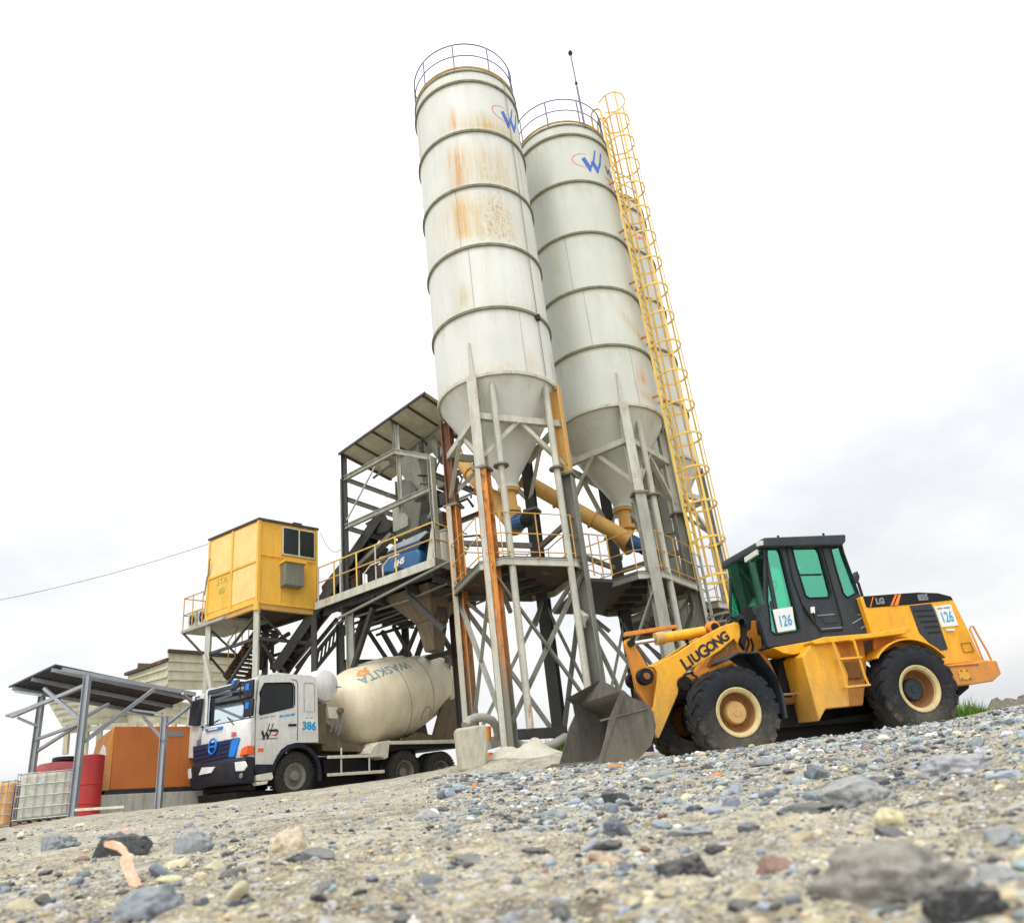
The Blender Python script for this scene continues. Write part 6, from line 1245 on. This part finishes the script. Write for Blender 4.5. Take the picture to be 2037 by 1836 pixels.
# platforms round the silo legs
def platform(pts,z,label,loc,railpts,grp='service platforms round the silo legs'):
    o=thing('platform',loc,label,'platform',grp); P=[PZ(c5(*p),z)[:2] for p in pts]; 
    return o,P
def mkplat(A,L,z,label,half=1.72,ext=(),rail=True,ang=None):
    o=thing('service_platform',(A[0],A[1],z),label,'platform','service platforms round the silo legs')
    a0=R_(ang); P=[(A[0]+half*1.4142*math.cos(a0+R_(90*k)),A[1]+half*1.4142*math.sin(a0+R_(90*k))) for k in range(4)]
    P2=[]
    for k in range(4):
        p,q,r_=P[k-1],P[k],P[(k+1)%4]; P2+=[lerp2(q,p,.16),lerp2(q,r_,.16)]
    MB().slab(P2,z-.06,z).build('floor','rust_brown',o)
    for i in range(8):
        p,q=P2[i],P2[(i+1)%8]; MB().ibeam((*p,z-.12),(*q,z-.12),.06,.16,.012).build('edge_beam','cream_steel' if i<5 else 'grey_steel',o)
        if rail:
            for h,mm in ((1.0,'rust_yellow_pipe'),(.52,'rust_yellow_pipe'),(.1,'rust_yellow_pipe')): MB().tube([(*p,z+h),(*q,z+h)],.013,6).build('railing',mm,o)
            n=max(1,int(math.hypot(q[0]-p[0],q[1]-p[1])/.75))
            for j in range(n): r_=lerp2(p,q,j/n); MB().tube([(*r_,z),(*r_,z+1.0)],.014,6).build('railing_post','rust_yellow_pipe',o)
    for t_ in (.2,.4,.6,.8): MB().beam((*lerp2(P2[0],P2[5],t_),z-.14),(*lerp2(P2[1],P2[4],t_),z-.14),.08,.12).build('joist','dark_steel',o)
    for k in range(4): MB().beam((*P[k],z-.18) if 0 else (*lerp2(P[k],P[(k+2)%4],.08),z-.16),(*lerp2(P[k],P[(k+2)%4],.30),z-1.0),.08).build('strut','grey_steel',o)
    return o
mkplat(SA,LA,5.85,'service platform under the nearest silo with orange and white railings',ang=-110.5,half=1.25)
mkplat((SB[0]-.1,SB[1]+.1),LB,5.95,'service platform under the middle silo beside the ladder',ang=-80,half=1.35)
mkplat(SC,LC,5.9,'service platform under the rear silo',ang=-48,half=1.4)
br=thing('catwalk',(1.3,19.9,5.6),'dark catwalk bridging the platforms between the silos','catwalk')
MB().slab([PZ(c5(1070,1430),5.75)[:2],PZ(c5(1240,1440),5.75)[:2],(1.9,21.6),(.6,21.0)],5.62,5.70).build('floor','dark_steel',br)
for z in (.5,1.0): MB().tube([(*PZ(c5(1060,1425),5.7)[:2],5.7+z),(*PZ(c5(1240,1435),5.7)[:2],5.7+z)],.018,6).build('railing','cream_steel',br)
for i in range(4): p=lerp2(PZ(c5(1060,1425),5.7)[:2],PZ(c5(1240,1435),5.7)[:2],i/3); MB().tube([(*p,5.7),(*p,6.7)],.018,6).build('railing_post','rust_yellow_pipe',br)
# wires
def wire(a,b,sag,label,r=.008,n=24):
    a=Vector(a); b=Vector(b); o=MB().tube([tuple(a.lerp(b,i/n)-Vector((0,0,sag*4*(i/n)*(1-i/n)))) for i in range(n+1)],r,6).build('cable','grey_steel'); tagit(o,label,'cable'); return o
wire(PD(c1(1078,213),25.0),PD((-160,1222),27),.2,'overhead cable running from the cabin roof out of the left side')
wire(PD(c1(1658,155),23.9),PD(c4(312,1240),23.0),.35,'thin cable sagging from the cabin corner to the tower post')
# ------------------------------------------------------------------ shed, tanks, generator, bins
sp0=np.array(PD(c1(375,1600),20.9)); SF=Fr((sp0[0],sp0[1],ground(sp0[0],sp0[1],False)),40)
sh=thing('shed',tuple(SF.o),'open shed with a dark sheet roof and galvanised posts at the left edge','shed',rot=SF.ang)
QS=lambda pts,y=0,x=None:[SF.xz(c1(*p),y) for p in pts]
ptop=SF.xz(c1(455,895),0); p2=SF.at(c1(852,1110),.2); 
MB(SF).ibeam((0,0,-.1),(0,0,ptop[1]),.13,.13,.012).build('post','galvanised',sh)
x2=SF.xz(c1(842,1250),.15)[0]; z2t=SF.xz(c1(855,1105),.15)[1]; MB(SF).ibeam((x2,.15,.0),(x2,.15,z2t),.12,.12,.012).build('post','galvanised',sh)
y3=2.4; q3=SF.at(c1(195,1200),y3); z3=SF.at(c1(205,1000),y3)[2]
pb3=PD(c1(190,1200),22.6); pl3=SF.loc(pb3); MB(SF).ibeam((pl3[0],pl3[1],-.1),(pl3[0],pl3[1],SF.loc(PD(c1(208,1000),22.6))[2]),.12,.12,.012).build('post','galvanised',sh)
# roof plane through four corners
cA=PD(c1(48,952),22.9); cB=PD(c1(288,838),21.6); cC=PD(c1(1012,990),22.9); 
cD=tuple(np.array(cA)+np.array(cC)-np.array(cB)-np.array([0,0,.0]))
rs=MB().sheet([cB,cC,cD,cA],.02).build('roof','roof_sheet',sh)
mb=MB(); Bv,Cv,Av=map(Vector,(cB,cC,cA))
for i in range(26):
    t_=i/25; p=Bv.lerp(Cv,t_); q=p+(Av-Bv); mb.beam(tuple(p+Vector((0,0,.0))),tuple(q),.03,.04)
mb.build('corrugation','roof_sheet',rs)
for t_ in (.08,.5,.92):
    p=Bv.lerp(Av,t_); q=p+(Cv-Bv); MB().beam(tuple(p-Vector((0,0,.07))),tuple(q-Vector((0,0,.07))),.06,.08).build('purlin','galvanised',rs)
def pd_(p,d): return PD(c1(*p),d)
MB().beam(pd_((320,862),21.5),pd_((1010,990),22.8),.07,.09).build('eave_beam','galvanised',sh)
for (p,dp,q,dq,w_) in (((450,940),21,(60,1105),22.6,.09),((430,1130),21,(230,960),21.9,.08),((435,1235),20.95,(795,965),21.9,.09),((440,1110),21,(560,1040),21.6,.07),((840,1090),21.4,(690,1070),22.1,.06),((860,1150),21.4,(985,1050),22.3,.07),((415,1140),21,(185,1225),22.6,.07),((400,1150),21.2,(190,1285),22.6,.07),((90,1110),22.5,(205,1160),22.6,.06),((30,1102),22.9,(290,1010),22.4,.06),((80,975),22.8,(220,995),22.5,.06),((850,1230),21.4,(735,1100),22.2,.06),((945,985),21.9,(1000,1040),22.5,.06)):
    MB().beam(pd_(p,dp),pd_(q,dq),w_,w_*.8).build('brace','galvanised',sh)
# lower roof strip at the left
MB().sheet([pd_((28,1104),23.4),pd_((60,1112),22.9),pd_((235,1035),22.6),pd_((240,1020),23.0)],.02).build('gutter','roof_sheet',sh)
# concrete plinth
PW=Fr((PD(c1(515,1560),22.0)[0],PD(c1(515,1560),22.0)[1],GZ),38)
z1=PW.xz(c1(520,1510),0)[1]; x9=PW.xz(c1(1010,1470),0)[0]; x0=PW.xz(c1(512,1550),0)[0]
pw=MB(PW).box(x0,x9+.8,0,2.6,-.2,z1).build('concrete_plinth','concrete',bevel=.015); tagit(pw,'stained grey concrete plinth under the orange generator','plinth')
gs=thing('generator',PW.w(0,.3,z1),'large orange generator enclosure on the concrete plinth under the shed roof','generator')
g0=PW.at(c1(565,1478),.25); g1=PW.xz(c1(585,1156),.25)[1]; g9=PW.xz(c1(962,1300),.25)[0]; zg=z1+.0
gb=[(g0[0]-.0,.25),(g9+1.0,.25),(g9+1.0,1.55),(g0[0],1.55)]
MB(PW).slab(gb,zg+.12,g1).build('enclosure','genset_orange',gs,bevel=.02)
MB(PW).slab([(g0[0]-.1,.22),(g9+1.0,.22),(g9+1.0,1.58),(g0[0]-.1,1.58)],zg,zg+.12).build('base_frame','bumper_navy',gs)
ex=PW.at(c1(492,1205),1.3)
MB(PW).add([(g0[0],.25,zg+.12),(g0[0],1.55,zg+.12),(g0[0]-.35,1.55,zg+.12),(g0[0]-.25,.25,zg+.12),(g0[0],.25,g1),(g0[0],1.55,g1),(g0[0]-.12,1.55,g1-.1),(g0[0]-.02,.25,g1-.02)],[(0,3,2,1),(4,7,6,5),(0,4,5,1),(3,2,6,7),(0,3,7,4),(1,5,6,2)]).build('end_hood','loader_orange',gs,bevel=.02)
pp=PW.xz(c1(905,1195),.25); MB(PW).box(pp[0]-.2,pp[0]+.2,.238,.25,pp[1]-.06,pp[1]+.06).build('name_plate','faded_grey_print',gs);
MB(PW).tube([(g0[0]+1.5,.248,zg+.18),(g0[0]+1.5,.248,g1-.05)],.004,5).build('door_seam','genset_orange',gs)
wp=PW.at(c1(545,1290),.6); MB(PW).prism([(g0[0]-.3,wp[2]-.12),(g0[0]-.14,wp[2]-.12),(g0[0]-.16,wp[2]+.05),(g0[0]-.22,wp[2]+.12)],.235,.25).build('warning_sign','white_board',gs)
# red tank and red plate
rt_=np.array(PD(c1(300,1500),23.8)); rg=GZ-.05
tk2=thing('red_tank',(rt_[0],rt_[1],rg),'red plastic water tank with a dark lid behind the caged white container','tank')
zt2=PD(c1(300,1345),23.8)[2]-rg
MB().lathe([(0,.02),(.75,.02),(.78,.08),(.78,zt2*.72),(.74,zt2*.80),(.76,zt2*.84),(.50,zt2*.97),(.28,zt2*1.0)],(rt_[0],rt_[1],rg),n=48).build('body','faded_red',tk2)
for h in (.25,.5,.75): MB().lathe([(.78,-.03),(.80,-.02),(.80,.02),(.78,.03)],(rt_[0],rt_[1],rg+h*zt2*.9),n=48).build('moulded_ring','faded_red',tk2)
MB().lathe([(.28,0),(.30,.02),(.30,.10),(.0,.13)],(rt_[0]+.1,rt_[1],rg+zt2),n=28).build('lid','bumper_navy',tk2)
rp=thing('red_drum',PD(c1(455,1600),21.6),'tall dark red steel tank standing beside the shed post','tank'); q0=PD(c1(400,1310),21.7); q1=PD(c1(508,1315),21.7)
rc_=((q0[0]+q1[0])/2,(q0[1]+q1[1])/2+.2); rr=math.hypot(q1[0]-q0[0],q1[1]-q0[1])/2+.05
MB().lathe([(0,GZ-.1),(rr,GZ-.1),(rr,q0[2]),(rr-.02,q0[2]+.02),(0,q0[2]+.03)],(rc_[0],rc_[1],0),n=40).build('body','faded_red',rp)
for z in (.35,.75): MB().lathe([(rr,-.015),(rr+.015,0),(rr,.015)],(rc_[0],rc_[1],GZ+z),n=40).build('hoop','faded_red',rp)
# intermediate bulk containers in wire cages
def ibc(pl,pr,d,label,mat):
    a=np.array(PD(pl,d)); b=np.array(PD(pr,d-.35)); g=ground(a[0],a[1],False)-.0; an=math.degrees(math.atan2(b[1]-a[1],b[0]-a[0])); w_=float(np.hypot(b[0]-a[0],b[1]-a[1])); f=Fr((a[0],a[1],g),an)
    o=thing('bulk_container',(a[0],a[1],g),label,'container','caged liquid containers on pallets'); z0=.15; h=1.0; dp=1.0
    MB(f).box(.04,w_-.04,.04,dp-.04,z0,z0+h-.02).build('bottle',mat,o,bevel=.09)
    MB(f).lathe([(.1,0),(.1,.05),(0,.06)],(w_/2,dp/2,z0+h-.02),n=20).build('lid','bumper_navy',o)
    cg=MB(f)
    for i in range(5):
        z=z0+.03+(h-.05)*i/4; cg.tube([(0,0,z),(w_,0,z),(w_,dp,z),(0,dp,z)],.012,6,closed=True)
    for i in range(7):
        x=w_*i/6
        for y in (0,dp): cg.tube([(x,y,z0),(x,y,z0+h)],.009,6)
    for i in range(1,6):
        y=dp*i/6
        for x in (0,w_): cg.tube([(x,y,z0),(x,y,z0+h)],.009,6)
    cg.build('wire_cage','galvanised',o)
    pl_=MB(f)
    for y in (.02,.45,.88): pl_.box(0,w_,y,y+.1,.0,.10)
    for i in range(6): pl_.box(w_*i/6+.01,w_*i/6+.11,0,dp,.10,.135)
    pl_.build('pallet','timber',o)
ibc(c1(62,1640),c1(362,1625),22.4,'white caged liquid container on a pallet at the left edge','container_white')
ibc(c1(-150,1668),c1(48,1650),23.6,'orange-tinted caged container cut by the left edge of the picture','container_orange')
# long timber on the ground
a=Vector(PD(c1(385,1596),20.6)); b=Vector(PD(c1(640,1580),20.6)); o=MB().beam((a.x,a.y,a.z+.03),(b.x,b.y,b.z+.03),.06,.05).build('timber_batten','truck_cream'); tagit(o,'pale timber batten lying in front of the plinth','timber')
# ------------------------------------------------------------------ aggregate bins behind
ab=thing('aggregate_bin',PD(c1(700,1150),30),'ribbed cream aggregate storage bins rising behind the shed roof','aggregate bin')
def ribwall(pts,d,rows,mat='bin_panel'):
    P=[Vector(PD(c1(*p[:2]),p[2] if len(p)>2 else d)) for p in pts]; MB().sheet([tuple(p) for p in P],.05).build('panel',mat,ab)
    for i in range(rows+1):
        t_=i/rows; a=P[0].lerp(P[3],t_); b=P[1].lerp(P[2],t_); MB().beam(tuple(a),tuple(b),.09,.07).build('rib',mat if i%2 else 'bin_panel',ab)
ribwall([(870,768,30),(1215,790,31),(1180,960,31),(868,960,30)],30,4)
ribwall([(660,885,32.5),(870,808,30),(868,985,30),(670,1010,32.5)],30,4)
ribwall([(258,1035,29),(640,980,32),(660,1130,32),(330,1155,29)],30,4)
ribwall([(640,980,32),(980,1040,30.5),(980,1140,30.5),(650,1130,32)],30,3)
MB().beam(PD(c1(870,765),29.95),PD(c1(1215,788),30.95),.12,.1).build('top_rim','rust_brown',ab); MB().beam(PD(c1(650,887),32.45),PD(c1(870,810),29.95),.12,.1).build('top_rim','rust_brown',ab)
MB().sheet([PD(c1(708,862),33),PD(c1(714,828),33),PD(c1(815,832),32.5),PD(c1(800,850),32.5)],.05).build('grizzly','rust_brown',ab)
for x in (350,420,450,520,640,700,760,820,900): MB().beam(PD(c1(x,1140 if x>500 else 1150),30.5),PD(c1(x-12,1300),30.5),.14,.14).build('leg','bin_panel',ab)
MB().beam(PD(c1(340,1180),30),PD(c1(960,1120),31),.12,.14).build('cross_beam','bin_panel',ab)
# ------------------------------------------------------------------ odds and ends in front of the tower
bgp=PD(c6(645,1360),16.2); bf=Fr((bgp[0],bgp[1],ground(bgp[0],bgp[1],False)),14)
q=[bf.xz(c6(*p),0) for p in [(560,1378),(738,1345),(745,1180),(728,1040),(524,1072),(540,1200)]]
q[0]=(q[0][0],-.05); q[1]=(q[1][0],-.05)
bg_=MB(bf).prism(q,0,.34).build('bulk_sack','sack',bevel=.05); tagit(bg_,'dirty white woven sack standing open between the truck and the rusty leg','sack')
hb=thing('suction_hose',tuple(PD(c6(600,1040),17.2)),'thick grey hose arching out of the top of the woven sack','hose'); D0=16.6
MB().tube([PD(c6(*p),D0+.1*i) for i,p in enumerate([(590,1055),(615,1020),(660,1000),(720,1000),(770,1020),(800,1060),(810,1110)])],.085,16).build('hose','hose_grey',hb)
hb=thing('suction_hose',tuple(PD(c6(1050,1180),16.8)),'fat grey hose lying in a curve at the foot of the silo legs','hose')
MB().tube([PD(c6(*p),d) for p,d in [((800,1120),17.4),((900,1160),17.2),((980,1190),17.1),((1100,1205),17.1),((1180,1180),17.3),((1260,1130),17.8)]],.085,16).build('hose','hose_grey',hb)
e0=Vector(PD(c6(1055,1172),16.75)); MB().lathe([(.07,.35),(.105,.3),(.11,.0),(.075,-.01),(.07,.03),(.06,.2)],tuple(e0),(.15,1,.05),n=28).build('coupling','container_white',hb)
for (p0_,p1_,lb) in (((740,1060),(742,1150),'upper orange post showing behind the woven sack'),((752,1235),(752,1320),'lower orange post at the foot of the rusty silo leg')):
    a=PD(c6(*p0_),17.3); b=PD(c6(*p1_),17.3); o=MB().tube([a,b],.07,14).build('orange_post','bollard_orange'); tagit(o,lb,'post','orange posts by the silo legs')
o=MB().beam(PD(c6(910,1115),18.2),PD(c6(1270,1095),18.4),.16,.2).build('cross_beam','dark_steel'); tagit(o,'dark horizontal beam tying the silo legs just above the ground','beam')
o=MB().beam(PD(c6(745,1175),17.6),PD(c6(905,1130),17.9),.18,.22).build('cross_beam','cream_steel_shade'); tagit(o,'pale steel beam between the sack and the rusty silo leg','beam')
cl=MB()
for i in range(6): a=R_(60*i); 
w0=PD(c6(1350,290),17.7); cloth=MB().tube([PD(c6(*p),17.6) for p in [(1335,265),(1350,300),(1385,330),(1370,370),(1392,400)]],[.03,.09,.12,.09,.03],10).build('cloth_bundle','sack'); tagit(cloth,'pale rag tied round the dark silo leg','cloth')
# sand heaps
def heap(name,p,d,rx,ry,h,mat,label,seed=1,rot=0,rough=.12):
    c=PD(p,d); n=60; m_=26; g=lambda x,y: ground(x,y,False)
    vs=[];fs=[]
    for i in range(m_+1):
        r=i/m_
        for k in range(n):
            a=2*math.pi*k/n; ox,oy=rx*r*math.cos(a),ry*r*math.sin(a); x=c[0]+ox*math.cos(rot)-oy*math.sin(rot); y=c[1]+ox*math.sin(rot)+oy*math.cos(rot)
            hh=h*(max(0,1-r**1.25))*(1+rough*2*noise.noise(Vector((x*2.2,y*2.2,seed))))+rough*h*(1.0*noise.noise(Vector((x*5,y*5,seed+4)))+.6*noise.noise(Vector((x*14,y*14,seed+4)))+.35*noise.noise(Vector((x*34,y*34,seed))))*(1-r)
            vs.append((x,y,g(x,y)+hh-.06*r**3-.0))
    for i in range(m_):
        for k in range(n): fs.append((i*n+k,(i+1)*n+k,(i+1)*n+(k+1)%n,i*n+(k+1)%n))
    mb=MB(); mb.add(vs,fs,smooth=True); o=mb.build(name,mat); tagit(o,label,'heap'); return o
t=NT('sand_heap'); n1=t.noise(3,8,.7); n2=t.noise(40,6,.8); c=t.mix(t.ramp(n1,.3,.7),(.50,.47,.36),(.66,.64,.54)); c=t.mix(t.math('MULTIPLY',t.ramp(n2,.5,.7),.5),c,(.28,.25,.19)); t.bump(n2,.8,.03); t.done(c,.95)
t=NT('soil_heap'); n1=t.noise(1.2,8,.75); n2=t.noise(9,8,.8); c=t.mix(t.ramp(n1,.35,.65),(.13,.115,.10),(.27,.24,.20)); c=t.mix(t.math('MULTIPLY',t.ramp(n2,.5,.7),.6),c,(.35,.31,.24)); t.bump(n2,1,.1); t.done(c,.95)
heap('sand_pile',c6(1065,1300),16.4,.6,.6,.2,'sand_heap','small pale heap of spilled cement at the foot of the silo legs',3,rough=.35)
heap('sand_pile',c6(880,1300),16.7,.45,.4,.22,'sand_heap','low spill of cement round the rusty silo leg',5)
heap('sand_pile',c6(1850,1270),13.6,.55,.4,.20,'sand_heap','little mound of sand between the bucket and the front wheel',7)
heap('sand_pile',c7(1100,880),13.3,.35,.25,.10,'sand_heap','crumbs of pale concrete on the ground between the loader wheels',9,rough=.6)
heap('soil_mound',(2085,1400),34,5.6,3,2.0,'soil_heap','brown soil mound on the skyline at the right edge',11,rough=.13)
# ------------------------------------------------------------------ greenery
def leafm(name,c0,c1_):
    t=NT(name); a=t.N('ShaderNodeAttribute',attribute_name='leaf'); c=t.mix(a.outputs['Fac'],c0,c1_); t.done(c,.6); t.b.inputs['Transmission Weight'].default_value=0; return name
leafm('grass_leaf',(.06,.16,.015),(.20,.36,.03)); leafm('tree_leaf',(.02,.06,.015),(.07,.14,.03))
def tuft(name,spots,mat,label,kind='stuff',cat=None):
    V=[];F=[];C_=[]
    for (x,y,z,r,h,n) in spots:
        for i in range(n):
            a=rng.uniform(0,6.28); rr_=r*math.sqrt(rng.random()); px,py=x+rr_*math.cos(a),y+rr_*math.sin(a)*.7; hh=h*rng.uniform(.5,1.1)*(1-.5*rr_/r); b=rng.uniform(0,6.28); w_=.012*rng.uniform(.7,1.8); ln=rng.uniform(.1,.6)*hh
            o=len(V); V+=[(px-w_*math.sin(b),py+w_*math.cos(b),z),(px+w_*math.sin(b),py-w_*math.cos(b),z),(px+w_*.6*math.sin(b)+ln*.4*math.cos(b),py-w_*.6*math.cos(b)+ln*.4*math.sin(b),z+hh*.6),(px-w_*.6*math.sin(b)+ln*.4*math.cos(b),py+w_*.6*math.cos(b)+ln*.4*math.sin(b),z+hh*.6),(px+ln*math.cos(b),py+ln*math.sin(b),z+hh)]
            F+=[(o,o+1,o+2,o+3),(o+3,o+2,o+4)]; k=rng.random(); C_+=[(k,k,k,1)]*5
    me=bpy.data.meshes.new(name); me.from_pydata(V,[],F); ca=me.color_attributes.new('leaf','FLOAT_COLOR','POINT'); ca.data.foreach_set('color',np.array(C_,np.float32).ravel()); me.materials.append(MATS[mat]); me.update()
    o=bpy.data.objects.new(name,me); COL.objects.link(o); tagit(o,label,cat,None,kind); return o
def gsp(p,d,r,h,n): q=PD(p,d); return (q[0],q[1],ground(q[0],q[1],False)-.05,r,h,n)
tuft('grass',[gsp((1905,1400),19.6,.75,.75,2400),gsp((1935,1405),20.3,.8,.42,1800),gsp((1895,1410),19.0,.5,.4,1200),gsp((1965,1405),21,.8,.22,900)],'grass_leaf','bright green weeds growing behind the rear loader wheel')
tuft('grass',[gsp(c6(980,1280),19.2,.5,.75,400),gsp(c6(1190,1270),19.4,.5,.8,400)],'grass_leaf','green grass showing between the silo legs')
def bush(p,d,w_,h,n,label,base):
    q=PD(p,d); r_=thing('tree',(q[0],q[1],GZ-.5),label,'tree','distant trees behind the silo legs'); V=[];F=[];C_=[]
    for i in range(n):
        a=rng.uniform(0,6.28); u=rng.uniform(-1,1); k=rng.random()**.33; bl=noise.noise(Vector((a,u*2,d)))*.4+1
        x,y,z=w_*k*bl*math.cos(a)*math.sqrt(1-u*u),w_*k*bl*math.sin(a)*math.sqrt(1-u*u),h*.62+h*.42*k*u*bl; s=.10+.1*rng.random(); ax=Vector(rng.normal(size=3)).normalized(); b=ax.orthogonal().normalized(); o=len(V); c=Vector((x,y,z)); cr_=ax.cross(b)
        V+=[tuple(c+b*s),tuple(c+cr_*s*.6),tuple(c-b*s),tuple(c-cr_*s*.6)]; F.append((o,o+1,o+2,o+3)); k=rng.random(); C_+=[(k,k,k,1)]*4
    me=bpy.data.meshes.new('crown'); me.from_pydata(V,[],F); ca=me.color_attributes.new('leaf','FLOAT_COLOR','POINT'); ca.data.foreach_set('color',np.array(C_,np.float32).ravel()); me.materials.append(MATS['tree_leaf']); o=bpy.data.objects.new('crown',me); COL.objects.link(o); o.parent=r_
    MB().tube([(q[0],q[1],GZ-.6),(q[0]+.1,q[1],GZ-.5+h*.4),(q[0]-.05,q[1],GZ-.5+h*.7)],[.16,.12,.06],8).build('trunk','timber',r_)
for i,(x,y,d,w_,h) in enumerate(((1000,1452,60,2.4,5.2),(1045,1450,70,2.2,5.4),(1090,1445,62,2.0,4.9))):
    bush((x,y),d,w_,h,1500,('hazy tree seen between the two left silo legs','hazy tree in the gap right of the rusty leg','small tree just left of the bucket behind the braces')[i],0)
